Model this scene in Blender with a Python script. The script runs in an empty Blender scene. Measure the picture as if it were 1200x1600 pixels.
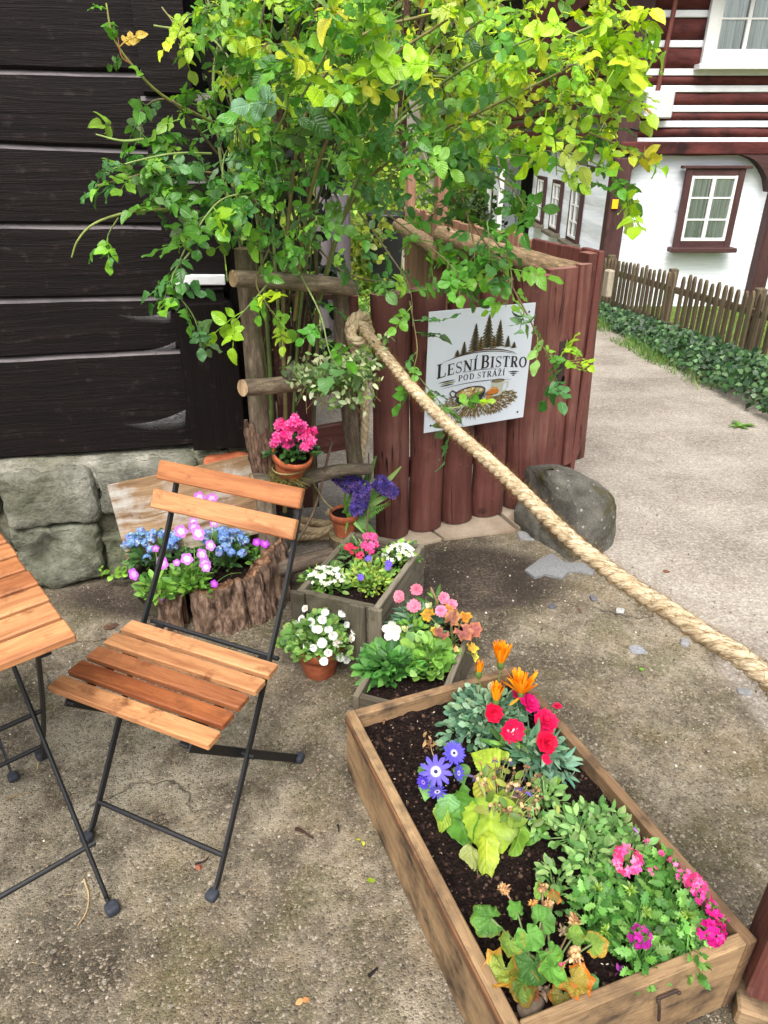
import bpy, math, random
import numpy as np
from mathutils import Vector, Matrix, noise as mnoise
random.seed(7); RNG = np.random.default_rng(11)
R = math.radians
scn = bpy.context.scene
COL = scn.collection
# ---------------------------------------------------------------- camera model (phone, 24 mm equivalent, tilted 28 degrees down)
F = 1100.0; PITCH = R(28.0); H = 1.5
SP, CP = math.sin(PITCH), math.cos(PITCH)
def ray(px, py):
    r, d = (px-600)/F, (py-800)/F
    return np.array([r, CP-d*SP, -(SP+d*CP)])
def G(px, py, z=0.0):
    r = ray(px, py); t = (z-H)/r[2]
    return np.array([r[0]*t, r[1]*t, z])
def Y(px, py, y):
    r = ray(px, py); t = y/r[1]
    return np.array([r[0]*t, y, H+r[2]*t])
def PL(px, py, p0, n):
    r = ray(px, py); o = np.array([0, 0, H]); n = np.array(n, float)
    t = np.dot(np.array(p0, float)-o, n)/np.dot(r, n)
    return o+r*t
def V3(*a): return np.array(a, float)
def nrm(a):
    a = np.asarray(a, float)
    return a/np.maximum(np.linalg.norm(a, axis=-1, keepdims=True), 1e-9)
def lin(c):                                     # sRGB 0-255 -> linear
    return tuple((x/255/12.92 if x/255 <= .04045 else ((x/255+.055)/1.055)**2.4) for x in c)
def U(a, b): return random.uniform(a, b)

# ---------------------------------------------------------------- mesh collector
def tri_frame(d, n):
    d = nrm(d); z = nrm(n - d*np.sum(n*d, -1, keepdims=True)); y = np.cross(z, d)
    return np.stack([d, y, z], -1)
class MB:
    def __init__(s): s.V = []; s.F = []; s.T = []; s.C = []; s.n = 0
    def add(s, V, F_, T=None, C=(1, 1, 1)):
        V = np.asarray(V, float); k = len(V)
        if T is None: T = V[:, :2]
        C = np.asarray(C, float)
        if C.ndim == 1: C = np.repeat(C[None], k, 0)
        s.V.append(V); s.T.append(np.asarray(T, float)); s.C.append(C)
        n = s.n
        s.F += [tuple(i+n for i in f) for f in F_]; s.n += k
    def batch(s, tpl, P, D, N, S, C, S2=None):
        """many copies of a template: positions, directions, normals, sizes, colours (N,3) or (N,k,3)"""
        tv, tf, tt, tc = tpl; P = np.asarray(P, float); k = len(P)
        if not k: return
        M = tri_frame(np.asarray(D, float), np.asarray(N, float))
        S = np.broadcast_to(np.asarray(S, float).reshape(-1, 1) if np.ndim(S) else np.full((k, 1), S), (k, 1))
        sc = np.repeat(S, 3, 1)
        if S2 is not None: sc = sc*np.asarray(S2, float)
        L = tv[None]*sc[:, None, :]
        W = np.einsum('kij,kvj->kvi', M, L)+P[:, None, :]
        C = np.asarray(C, float)
        if C.ndim == 1: C = np.repeat(C[None], k, 0)
        CC = C[:, None, :]*tc[None] if C.ndim == 2 else C
        m = len(tv); base = s.n
        s.V.append(W.reshape(-1, 3)); s.T.append(np.tile(tt, (k, 1))); s.C.append(CC.reshape(-1, 3))
        for f_i in range(k):
            b = base+f_i*m
            for f in tf: s.F.append(tuple(i+b for i in f))
        s.n += k*m
    def build(s, name, mat, parent=None, smooth=True, origin=None):
        V = np.concatenate(s.V); T = np.concatenate(s.T); C = np.concatenate(s.C)
        o = V.mean(0) if origin is None else np.asarray(origin, float)
        me = bpy.data.meshes.new(name)
        me.from_pydata((V-o).tolist(), [], s.F)
        li = np.empty(len(me.loops), np.int32); me.loops.foreach_get('vertex_index', li)
        uv = me.uv_layers.new(name='UVMap'); uv.data.foreach_set('uv', T[li].astype(np.float32).ravel())
        ca = me.color_attributes.new('Col', 'FLOAT_COLOR', 'POINT')
        ca.data.foreach_set('color', np.concatenate([C, np.ones((len(C), 1))], 1).astype(np.float32).ravel())
        if smooth: me.polygons.foreach_set('use_smooth', np.ones(len(me.polygons), bool))
        me.materials.append(mat); me.validate(); me.update()
        ob = bpy.data.objects.new(name, me); COL.objects.link(ob)
        wl = WL.get(parent.name, np.zeros(3)) if parent else np.zeros(3)
        ob.location = (o-wl).tolist(); WL[ob.name] = o
        if parent: ob.parent = parent
        return ob
WL = {}
def tag(o, label, cat=None, group=None, kind=None):
    if label: o['label'] = label
    if cat: o['category'] = cat
    if group: o['group'] = group
    if kind: o['kind'] = kind
    return o
def thing(name, label, cat, loc, group=None):
    o = bpy.data.objects.new(name, None); COL.objects.link(o)
    o.empty_display_size = .05; o.location = [float(x) for x in loc]; WL[o.name] = np.asarray(loc, float)
    return tag(o, label, cat, group)
def structure(o): o['kind'] = 'structure'; return o

# ---------------------------------------------------------------- shapes
I3 = np.eye(3)
def rotz(a): c, s_ = math.cos(a), math.sin(a); return np.array([[c, -s_, 0], [s_, c, 0], [0, 0, 1.]])
def axes(x, z):                                  # columns: x dir, y, z
    x = nrm(x); z = np.asarray(z, float); z = nrm(z-x*np.dot(x, z)); return np.stack([x, np.cross(z, x), z], 1)
def box(mb, c, s, M=I3, bev=.002, col=(1, 1, 1)):
    h = np.asarray(s, float)/2; b = min(bev, h.min()*.6); vs = []; idx = {}
    for sx in (-1, 1):
        for sy in (-1, 1):
            for sz in (-1, 1):
                sg = np.array([sx, sy, sz])
                for a in range(3):
                    p = sg*(h-b); p[a] = sg[a]*h[a]; idx[(sx, sy, sz, a)] = len(vs); vs.append(p)
    fs = []
    def q(keys):
        ids = [idx[k] for k in keys]; P = np.array([vs[i] for i in ids])
        if np.dot(np.cross(P[1]-P[0], P[2]-P[0]), P.mean(0)) < 0: ids.reverse()
        fs.append(ids)
    for a in range(3):
        o = [i for i in range(3) if i != a]
        for sg in (-1, 1):
            k = []
            for (s1, s2) in ((-1, -1), (1, -1), (1, 1), (-1, 1)):
                t = [0, 0, 0]; t[a] = sg; t[o[0]] = s1; t[o[1]] = s2; k.append((*t, a))
            q(k)
        for s1 in (-1, 1):
            for s2 in (-1, 1):
                ks = []
                for t_, ax in ((-1, o[0]), (1, o[0]), (1, o[1]), (-1, o[1])):
                    t = [0, 0, 0]; t[a] = t_; t[o[0]] = s1; t[o[1]] = s2; ks.append((*t, ax))
                q(ks)
    for sx in (-1, 1):
        for sy in (-1, 1):
            for sz in (-1, 1): q([(sx, sy, sz, a) for a in range(3)])
    vs = np.array(vs); L = int(np.argmax(h)); o = [i for i in range(3) if i != L]
    off = U(0, 20)
    V = []; T = []; Fs = []
    for f in fs:                                  # split vertices so edges stay crisp
        n0 = len(V)
        for i in f:
            V.append(vs[i]); T.append((vs[i][L]+off, vs[i][o[0]]+vs[i][o[1]]+off*.37))
        Fs.append(tuple(range(n0, n0+len(f))))
    mb.add(np.array(V)@np.asarray(M).T+np.asarray(c, float), Fs, T, col)
def bar(mb, a, b, w, t, up=(0, 0, 1), bev=.0015, col=(1, 1, 1)):      # box between two points, w across, t along up
    a = np.asarray(a, float); b = np.asarray(b, float); d = b-a
    box(mb, (a+b)/2, (np.linalg.norm(d), w, t), axes(d, up), bev, col)
def pframes(P):
    P = np.asarray(P, float); T = nrm(np.gradient(P, axis=0)); f = np.array([0, 0, 1.]) if abs(T[0][2]) < .9 else np.array([1., 0, 0])
    out = []
    for t in T:
        f = nrm(f-t*np.dot(f, t)); out.append((f, np.cross(t, f)))
    return out
def tube(mb, P, r, k=8, col=(1, 1, 1), cap=True, capcol=None, amp=0, fr=8., flat=1.0, seed=0):
    P = np.asarray(P, float); n = len(P); r = np.broadcast_to(np.asarray(r, float), (n,)); fm = pframes(P)
    L = np.concatenate([[0], np.cumsum(np.linalg.norm(np.diff(P, axis=0), axis=1))]); off = U(0, 9)
    V = []; T = []
    for i in range(n):
        for j in range(k+1):
            a = 2*math.pi*(j % k)/k; d = fm[i][0]*math.cos(a)*flat+fm[i][1]*math.sin(a)
            rr = r[i]
            if amp: rr *= 1+amp*mnoise.noise(Vector(P[i]*fr+d*1.3+seed))
            V.append(P[i]+d*rr); T.append((L[i]+off, j/k*2*math.pi*r[i]+off*.3))
    Fs = [(i*(k+1)+j, i*(k+1)+j+1, (i+1)*(k+1)+j+1, (i+1)*(k+1)+j) for i in range(n-1) for j in range(k)]
    mb.add(V, Fs, T, col)
    if cap:
        for i, flip in ((0, True), (n-1, False)):
            ring = [V[i*(k+1)+j] for j in range(k)]; c = np.mean(ring, 0)
            Vc = ring+[c]; Tc = [(off+.5*math.cos(2*math.pi*j/k)*r[i], .5*math.sin(2*math.pi*j/k)*r[i]) for j in range(k)]+[(off, 0)]
            fs = [((j+1) % k, j, k) if flip else (j, (j+1) % k, k) for j in range(k)]
            mb.add(Vc, fs, Tc, capcol if capcol is not None else col)
def spline(P, n=24):
    P = np.asarray(P, float)
    if len(P) == 2: return np.array([P[0]+(P[1]-P[0])*t for t in np.linspace(0, 1, n)])
    Q = np.vstack([2*P[0]-P[1], P, 2*P[-1]-P[-2]]); out = []; m = len(P)-1
    for t in np.linspace(0, m, n):
        i = min(int(t), m-1); u = t-i; a, b, c, d = Q[i:i+4]
        out.append(.5*((2*b)+(c-a)*u+(2*a-5*b+4*c-d)*u*u+(3*b-a-3*c+d)*u**3))
    return np.array(out)
def lathe(mb, prof, c, M=I3, k=28, col=(1, 1, 1)):
    V = []; T = []; n = len(prof); l = 0
    for i, (r, z) in enumerate(prof):
        if i: l += math.dist(prof[i-1], prof[i])
        for j in range(k+1):
            a = 2*math.pi*(j % k)/k; V.append((r*math.cos(a), r*math.sin(a), z)); T.append((j/k*.4, l))
    Fs = [(i*(k+1)+j, i*(k+1)+j+1, (i+1)*(k+1)+j+1, (i+1)*(k+1)+j) for i in range(n-1) for j in range(k)]
    mb.add(np.array(V)@np.asarray(M).T+np.asarray(c, float), Fs, T, col)
def rbox(mb, c, h, M=I3, e=4., res=10, amp=.01, fr=6., seed=0., col=(1, 1, 1), fine=0., rough=None):
    """rounded lump: cube grid pushed to a superellipsoid and roughened"""
    h = np.asarray(h, float); c = np.asarray(c, float); M = np.asarray(M, float)
    for a in range(3):
        for sg in (-1, 1):
            V = []; T = []
            o = [i for i in range(3) if i != a]
            g = np.linspace(-1, 1, res+1)
            for u in g:
                for v in g:
                    p = np.zeros(3); p[a] = sg; p[o[0]] = u; p[o[1]] = v
                    p = p/(np.sum(np.abs(p)**e))**(1/e)
                    w = M@(p*h)+c; nn = nrm(M@(nrm(np.sign(p)*np.abs(p)**(e-1))/h))
                    q = Vector(w*fr)+Vector((seed, seed*1.7, seed*.3))
                    d = amp*mnoise.fractal(q, .9, 2.1, 5)
                    if fine: d += fine*mnoise.noise(q*7)
                    w = w+nn*d; V.append(w); T.append((w[o[0]] if M is I3 else (p*h)[o[0]], (p*h)[o[1]]))
            n = res+1
            Fs = []
            for i in range(res):
                for j in range(res):
                    f = [i*n+j, (i+1)*n+j, (i+1)*n+j+1, i*n+j+1]
                    A, B, D = V[f[0]], V[f[1]], V[f[3]]
                    if np.dot(np.cross(B-A, D-A), M[:, a]*sg) < 0: f.reverse()
                    Fs.append(tuple(f))
            mb.add(np.array(V), Fs, T, col)
def poly(mb, pts, M, o, z=0., col=(1, 1, 1)):     # flat polygon in local axes M (cols x,y,n)
    P = np.array([(p[0], p[1], z) for p in pts]); mb.add(P@np.asarray(M).T+np.asarray(o, float), [tuple(range(len(P)))], P[:, :2], col)
def ribbon(mb, pts, w, M, o, z=0., col=(1, 1, 1)):
    P = np.array(pts, float); n = len(P); w = np.broadcast_to(np.asarray(w, float), (n,)); T = nrm(np.gradient(P, axis=0)); N = np.stack([-T[:, 1], T[:, 0]], 1)
    A = P+N*w[:, None]/2; B = P-N*w[:, None]/2; V = np.zeros((2*n, 3)); V[:n, :2] = A; V[n:, :2] = B; V[:, 2] = z
    mb.add(V@np.asarray(M).T+np.asarray(o, float), [(i, n+i, n+i+1, i+1) for i in range(n-1)], V[:, :2], col)

# ---------------------------------------------------------------- leaf, petal and pebble templates  (x along, y across, z normal)
def leaf_tpl(wf, n=5, fold=.25, curl=.18, wave=0., tipcol=1., edge=1., serr=0.):
    V = []; T = []; C = []; Fs = []
    for i in range(n+1):
        t = i/n; w = wf(t)
        z0 = -curl*t*t
        for s_ in (-1, 0, 1):
            ww = w*(1+(serr if i % 2 else -serr)) if s_ else 0
            V.append((t, s_*ww, z0+fold*abs(s_)*w+wave*math.sin(t*9+s_)*abs(s_)*.1)); T.append((t, s_*.5+.5 if s_ else .5))
            k = 1+(tipcol-1)*t*t; C.append([k*(edge if s_ else 1)]*3)
    for i in range(n):
        b = 3*i
        Fs += [(b+1, b, b+3, b+4), (b+2, b+1, b+4, b+5)]
    return np.array(V), Fs, np.array(T), np.array(C)
OVATE = leaf_tpl(lambda t: .345*math.sin(math.pi*min(1, t**.88))**.72+.004, 8, .16, .16)
OVS = [leaf_tpl(lambda t, a=a, w=w: w*math.sin(math.pi*min(1, t**a))**.72+.004, 12, fo, cu, wv, serr=.035) for a, w, fo, cu, wv in ((.88, .345, .16, .16, .3), (.8, .37, .34, .30, .5), (.95, .30, .08, -.10, .6), (.86, .33, .42, .5, .4), (.9, .36, -.12, .22, .7))]
LANCE = leaf_tpl(lambda t: .13*math.sin(math.pi*min(1, t**.8))**.7+.006, 5, .3, .3)
OBLONG = leaf_tpl(lambda t: .24*math.sin(math.pi*min(1, t**.95))**.7+.006, 5, .2, .22)
SPOON = leaf_tpl(lambda t: .04+.2*max(0, math.sin(math.pi*max(0, (t-.25)/.75)))**.7*(t > .25), 6, .15, .15)
ROUND = leaf_tpl(lambda t: .46*math.sin(math.pi*min(1, t**.8+.02))**.6+.01, 6, .12, .12)
TOOTH = leaf_tpl(lambda t: .26*math.sin(math.pi*min(1, t**.8))**.8+.01, 9, .15, .2, serr=.3)
STRAP = leaf_tpl(lambda t: .07*(1-t**3)+.012, 8, .5, .75)
IVY = leaf_tpl(lambda t: [.02, .42, .38, .5, .34, .26, .14, .01][min(7, int(t*7+.5))], 7, .1, .1)
BROAD = leaf_tpl(lambda t: .40*math.sin(math.pi*min(1, t**.8))**.6+.01, 10, .12, .15, serr=.06)
BLADE = leaf_tpl(lambda t: .035*(1-t)+.003, 3, .3, .4)
def flower_tpl(n=5, wid=.5, cup=.1, eye=(1, 1, 1), eyer=.25, notch=0., base=.15, tip=(1, 1, 1), round_=.6, m=4, tipw=.55):
    """flat-ish flower of n petals around +x axis as normal (the petals open towards +x)"""
    V = []; T = []; C = []; Fs = []
    for k in range(n):
        a = 2*math.pi*k/n; ca, sa = math.cos(a), math.sin(a); b0 = len(V)
        for i in range(m+1):
            t = i/m; rr = base+(1-base)*t; w = wid*math.sin(math.pi*(.12+.80*t))**round_*(1 if t < 1 else tipw)
            for s_ in (-1, 0, 1):
                r2 = rr*(1-(notch if s_ == 0 and i == m else 0)); y = s_*w*.5
                V.append((cup*(t**1.5)+.03*abs(s_), r2*ca-y*sa, r2*sa+y*ca)); T.append((t, .5+s_*.5))
                C.append(eye if t <= eyer else tip if i == m else (1, 1, 1))
        for i in range(m):
            b = b0+3*i; Fs += [(b, b+1, b+4, b+3), (b+1, b+2, b+5, b+4)]
    return np.array(V, float), Fs, np.array(T), np.array(C, float)
def ico_tpl():
    p = (1+5**.5)/2
    v = nrm(np.array([(-1, p, 0), (1, p, 0), (-1, -p, 0), (1, -p, 0), (0, -1, p), (0, 1, p), (0, -1, -p), (0, 1, -p), (p, 0, -1), (p, 0, 1), (-p, 0, -1), (-p, 0, 1)], float))
    f = [(0, 11, 5), (0, 5, 1), (0, 1, 7), (0, 7, 10), (0, 10, 11), (1, 5, 9), (5, 11, 4), (11, 10, 2), (10, 7, 6), (7, 1, 8), (3, 9, 4), (3, 4, 2), (3, 2, 6), (3, 6, 8), (3, 8, 9), (4, 9, 5), (2, 4, 11), (6, 2, 10), (8, 6, 7), (9, 8, 1)]
    return v*(1+.18*RNG.normal(size=(12, 1))), f, v[:, :2]*.5+.5, np.ones((12, 3))
PEB = ico_tpl()
def rdir(n): return nrm(RNG.normal(size=(n, 3)))
def pick(cols, n, jit=.12):
    c = np.array([lin(x) for x in cols]); k = c[RNG.integers(0, len(c), n)]
    return np.clip(k*(1+jit*RNG.normal(size=(n, 1)))*(1+.05*RNG.normal(size=(n, 3))), 0.001, 1)
def clump(mb, c, rx, ry, h, n, L, tpl, cols, up=.6, rnd=.45, stems=None, low=.25, jit=.15, nup=1.):
    a = RNG.uniform(0, 2*math.pi, n); rho = np.sqrt(RNG.uniform(0.0, 1, n))
    rad = np.stack([np.cos(a), np.sin(a), np.zeros(n)], 1)
    lump = 1+.18*np.sin(a*3+U(0, 6))+.12*np.sin(a*5+U(0, 6))
    z = h*np.sqrt(np.maximum(0, 1-rho**2*.92))*RNG.uniform(low, 1, n)
    P = np.asarray(c, float)+np.stack([rx*rho*lump*np.cos(a), ry*rho*lump*np.sin(a), z], 1)
    D = nrm(rad*(.35+rho[:, None])+np.array([0, 0, up])+rnd*RNG.normal(size=(n, 3)))
    N = np.array([0, -.25, nup])+rad*.3+.4*RNG.normal(size=(n, 3))
    mb.batch(tpl, P, D, N, RNG.uniform(L[0], L[1], n), pick(cols, n, jit))
    if stems is not None:
        for i in range(0, n, 3):
            b = np.asarray(c, float)+(P[i]-c)*np.array([.25, .25, 0]); m = (b+P[i])/2+np.array([0, 0, .1*h])
            tube(stems, [b, m, P[i]], [.0022, .0018, .0012], 4, pick(cols, 1)[0], cap=False)
    return P
# ================================================================ materials
class NT:
    def __init__(s, name):
        s.m = bpy.data.materials.new(name); s.m.use_nodes = True; s.t = s.m.node_tree; s.t.nodes.clear()
        s.out = s.t.nodes.new('ShaderNodeOutputMaterial')
    def n(s, ty, attrs=None, **inp):
        nd = s.t.nodes.new(ty)
        for k, v in (attrs or {}).items(): setattr(nd, k, v)
        for k, v in inp.items(): s.set(nd, k.replace('_', ' '), v)
        return nd
    def set(s, nd, k, v):
        i = nd.inputs[k]
        if isinstance(v, bpy.types.NodeSocket): s.t.links.new(v, i)
        elif isinstance(v, (tuple, list)) and len(v) == 3 and i.type == 'RGBA': i.default_value = (*v, 1)
        else: i.default_value = v
    def mix(s, f, a, b, bl='MIX'):
        nd = s.t.nodes.new('ShaderNodeMix'); nd.data_type = 'RGBA'; nd.blend_type = bl
        for i, v in ((0, f), (6, a), (7, b)):
            if isinstance(v, bpy.types.NodeSocket): s.t.links.new(v, nd.inputs[i])
            else: nd.inputs[i].default_value = v if i == 0 else (*v, 1)
        return nd.outputs[2]
    def ma(s, op, a, b=0.): 
        nd = s.t.nodes.new('ShaderNodeMath'); nd.operation = op
        for i, v in ((0, a), (1, b)):
            if isinstance(v, bpy.types.NodeSocket): s.t.links.new(v, nd.inputs[i])
            else: nd.inputs[i].default_value = v
        return nd.outputs[0]
    def ramp(s, f, st):
        nd = s.t.nodes.new('ShaderNodeValToRGB'); e = nd.color_ramp.elements
        while len(e) < len(st): e.new(.5)
        for el, (p, c) in zip(e, st):
            el.position = p; el.color = (*c, 1) if isinstance(c, (tuple, list)) else (c, c, c, 1)
        s.t.links.new(f, nd.inputs[0]); return nd.outputs[0]
    def pos(s): return s.n('ShaderNodeNewGeometry').outputs['Position']
    def uv(s): return s.n('ShaderNodeUVMap').outputs[0]
    def col(s): return s.n('ShaderNodeAttribute', {'attribute_name': 'Col'}).outputs['Color']
    def map(s, v, sc): return s.n('ShaderNodeMapping', Vector=v, Scale=sc).outputs[0]
    def noise(s, v, sc, det=5., ro=.55, dist=0.): return s.n('ShaderNodeTexNoise', Vector=v, Scale=sc, Detail=det, Roughness=ro, Distortion=dist).outputs['Fac']
    def voro(s, v, sc, feat='F1', out='Distance', rnd=1.): return s.n('ShaderNodeTexVoronoi', {'feature': feat}, Vector=v, Scale=sc, Randomness=rnd).outputs[out]
    def bump(s, h, st, d=.01, nrm_=None):
        nd = s.n('ShaderNodeBump', Height=h, Strength=st, Distance=d)
        if nrm_ is not None: s.set(nd, 'Normal', nrm_)
        return nd.outputs[0]
    def bsdf(s, c, ro=.7, nm=None, spec=.5, metal=0., **kw):
        b = s.n('ShaderNodeBsdfPrincipled', Base_Color=c, Roughness=ro, Metallic=metal)
        b.inputs['Specular IOR Level'].default_value = spec
        if nm is not None: s.set(b, 'Normal', nm)
        for k, v in kw.items(): s.set(b, k.replace('_', ' '), v)
        return b.outputs[0]
    def done(s, sh): s.t.links.new(sh, s.out.inputs[0]); return s.m

def paintedlog():
    t = NT('cracked_oxblood_paint'); uv = t.uv(); p = t.pos()
    g = t.noise(t.map(uv, (2., 30., 1)), 1., 5., .65); big = t.noise(p, 5., 4.); fine = t.noise(t.map(uv, (9, 240, 1)), 1., 3., .6)
    c = t.ramp(t.ma('ADD', t.ma('MULTIPLY', g, .6), t.ma('MULTIPLY', big, .5)), [(.36, lin((76, 42, 37))), (.55, lin((107, 64, 57))), (.74, lin((134, 92, 82)))])
    cr = t.noise(t.map(uv, (1.1, 34., 1)), 1., 3., .55, .8)
    crack = t.ramp(t.ma('ABSOLUTE', t.ma('SUBTRACT', cr, .5)), [(.004, 1.), (.012, 0.)])
    msk = t.ramp(t.noise(t.map(uv, (3., 6., 1)), 1., 3.), [(.5, 0.), (.6, 1.)])
    c = t.mix(t.ma('MULTIPLY', crack, msk), c, lin((30, 16, 14)))
    kn = t.voro(t.map(uv, (3.2, 5.5, 1)), 1.)
    c = t.mix(t.ramp(kn, [(.05, .8), (.10, 0.)]), c, lin((52, 26, 24)))
    c = t.mix(t.ramp(t.noise(p, 26., 5., .7), [(.62, 0.), (.74, .45)]), c, lin((150, 112, 102)))
    c = t.mix(1., c, t.col(), 'MULTIPLY')
    h = t.ma('SUBTRACT', t.ma('ADD', t.ma('MULTIPLY', g, .8), t.ma('MULTIPLY', fine, .4)), t.ma('MULTIPLY', t.ma('MULTIPLY', crack, msk), 1.5))
    return t.done(t.bsdf(c, t.ramp(g, [(.3, .6), (.7, .42)]), t.bump(h, .6, .006), .4))
def wood(name, dark, light, us=4., vs=70., ro=.5, bump=.25, wear=None, wearamt=.5, tint=True, spec=.4, knots=0., wornscale=9., fine=400.):
    t = NT(name); uv = t.uv()
    warp = t.noise(t.map(uv, (2., 6., 1)), 1., 3.)
    v2 = t.n('ShaderNodeVectorMath', {'operation': 'ADD'}); t.t.links.new(t.map(uv, (us, vs, 1)), v2.inputs[0])
    cmb = t.n('ShaderNodeCombineXYZ', Y=t.ma('MULTIPLY', warp, 5.)); t.t.links.new(cmb.outputs[0], v2.inputs[1])
    g = t.noise(v2.outputs[0], 1., 5., .6, .4)
    g2 = t.noise(t.map(uv, (us*6, fine, 1)), 1., 3., .6)
    big = t.noise(t.map(uv, (2.5, 9., 1)), 1., 4.)
    f = t.ma('ADD', t.ma('MULTIPLY', g, .75), t.ma('MULTIPLY', big, .35))
    c = t.ramp(f, [(.32, lin(dark)), (.72, lin(light))])
    c = t.mix(t.ramp(g2, [(.5, 0.), (.68, .4)]), c, tuple(x*.45 for x in lin(dark)))
    if tint: c = t.mix(1., c, t.col(), 'MULTIPLY')
    if wear:
        w = t.noise(t.pos(), wornscale, 6., .65)
        w = t.ma('ADD', w, t.ma('MULTIPLY', t.ma('SUBTRACT', g, .5), .5))
        c = t.mix(t.ramp(w, [(.6-.25*wearamt, 0.), (.78-.2*wearamt, 1.)]), c, lin(wear))
    h = t.ma('ADD', t.ma('MULTIPLY', g, .6), t.ma('MULTIPLY', g2, .4))
    return t.done(t.bsdf(c, t.ramp(g, [(.3, ro+.12), (.7, ro-.08)]), t.bump(h, bump, .004), spec))

def leafmat(name, ro=.42, trans=.35, spec=.45, vein=.3, tr=(1.25, 1.35, .55), var=.35, bd=.002, vsc=45.):
    t = NT(name); c = t.col(); uv = t.uv()
    n = t.noise(t.pos(), vsc, 5.)
    c = t.mix(var, c, t.mix(1., c, t.ramp(n, [(.3, (.55, .6, .5)), (.7, (1.35, 1.3, 1.2))]), 'MULTIPLY'))
    sep = t.n('ShaderNodeSeparateXYZ', Vector=uv)
    x, y = sep.outputs[0], sep.outputs[1]
    ay = t.ma('ABSOLUTE', t.ma('SUBTRACT', y, .5))
    w = t.n('ShaderNodeMath', {'operation': 'SINE'}); t.t.links.new(t.ma('MULTIPLY', t.ma('SUBTRACT', x, t.ma('MULTIPLY', ay, .55)), 42.), w.inputs[0])
    h = t.ma('ADD', t.ma('MULTIPLY', w.outputs[0], .25), t.ma('MULTIPLY', t.ramp(ay, [(0., 0.), (.07, 1.)]), 1.))
    mid = t.ramp(ay, [(.0, .35), (.05, 0.)])
    c = t.mix(mid, c, t.mix(1., c, (1.7, 1.6, 1.5), 'MULTIPLY'))
    geo = t.n('ShaderNodeNewGeometry')
    cb = t.mix(geo.outputs['Backfacing'], c, t.mix(.35, c, (.35, .42, .30)))
    b = t.bsdf(cb, ro, t.bump(h, vein, bd), spec)
    tl = t.n('ShaderNodeBsdfTranslucent', Color=t.mix(1., c, tr, 'MULTIPLY'))
    mx = t.n('ShaderNodeMixShader', Fac=trans); t.t.links.new(b, mx.inputs[1]); t.t.links.new(tl.outputs[0], mx.inputs[2])
    return t.done(mx.outputs[0])
def petalmat(name, trans=.3, ro=.6):
    t = NT(name); c = t.col()
    n = t.noise(t.map(t.uv(), (3, 24, 1)), 1., 3.)
    c = t.mix(.5, c, t.mix(1., c, t.ramp(n, [(.3, (.72, .7, .72)), (.7, (1.15, 1.15, 1.15))]), 'MULTIPLY'))
    b = t.bsdf(c, ro, t.bump(n, .15, .002), .2)
    tl = t.n('ShaderNodeBsdfTranslucent', Color=c)
    mx = t.n('ShaderNodeMixShader', Fac=trans); t.t.links.new(b, mx.inputs[1]); t.t.links.new(tl.outputs[0], mx.inputs[2])
    return t.done(mx.outputs[0])
def plain(name, c=None, ro=.6, spec=.4, metal=0., var=.25, sc=20., bump=.1, bsc=60., bd=.004):
    t = NT(name); base = t.col() if c is None else lin(c)
    n = t.noise(t.pos(), sc, 6., .6)
    if c is None: cc = t.mix(1., base, t.ramp(n, [(.3, 1-var), (.7, 1+var*.6)]), 'MULTIPLY')
    else: cc = t.ramp(n, [(.3, tuple(x*(1-var) for x in base)), (.7, tuple(min(1, x*(1+var*.6)) for x in base))])
    return t.done(t.bsdf(cc, t.ramp(n, [(.3, ro-.06), (.7, min(1, ro+.08))]), t.bump(t.noise(t.pos(), bsc, 4.), bump, bd), spec, metal))

M = {}
M['slat'] = wood('oiled_acacia', (126, 78, 50), (202, 156, 114), us=3., vs=48., ro=.5, bump=.2, spec=.35, wear=(112, 66, 40), wearamt=.12, wornscale=16.)
M['logwall'] = wood('dark_tarred_wood', (8, 6, 6), (26, 19, 18), us=2.2, vs=70., ro=.6, bump=1., spec=.16, wear=(52, 45, 43), wearamt=.0, wornscale=24.)
M['redwood'] = wood('oxblood_painted_wood', (76, 40, 37), (118, 70, 63), us=1.6, vs=34., ro=.5, bump=.45, wear=(140, 104, 96), wearamt=.03, wornscale=12.)
M['gatewood'] = paintedlog()
M['greywood'] = wood('weathered_grey_wood', (70, 64, 54), (138, 130, 114), us=3., vs=60., ro=.8, bump=.6, wear=(60, 54, 42), wearamt=.25, spec=.2)
M['boxwood'] = wood('weathered_box_wood', (104, 82, 60), (186, 158, 122), us=2.2, vs=44., ro=.8, bump=1., wear=(64, 52, 42), wearamt=.62, spec=.25, wornscale=7.)
M['paleboard'] = wood('pale_scratched_board', (92, 68, 48), (158, 130, 98), us=3., vs=40., ro=.8, bump=.8, wear=(166, 164, 158), wearamt=.6, spec=.2, wornscale=8.)
M['fencewood'] = wood('old_fence_wood', (62, 52, 42), (116, 102, 84), us=3., vs=60., ro=.85, bump=.5, wear=(86, 90, 62), wearamt=.3, spec=.15, wornscale=6.)
M['tanwood'] = wood('tan_plank_wood', (120, 88, 70), (168, 128, 104), us=2., vs=30., ro=.75, bump=.4, wear=(150, 126, 110), wearamt=.25, spec=.2)
M['housebeam'] = wood('house_beam_wood', (58, 24, 24), (104, 52, 48), us=1.2, vs=14., ro=.7, bump=.8, wear=(40, 18, 18), wearamt=.3, spec=.25, wornscale=3., fine=60.)
M['darkframe'] = wood('dark_house_frame', (52, 32, 32), (84, 56, 54), us=1.2, vs=16., ro=.65, bump=.5, spec=.3, fine=80.)
M['greypost'] = wood('silvered_post', (84, 78, 84), (132, 124, 126), us=1.5, vs=24., ro=.8, bump=.5, spec=.2)

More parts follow.
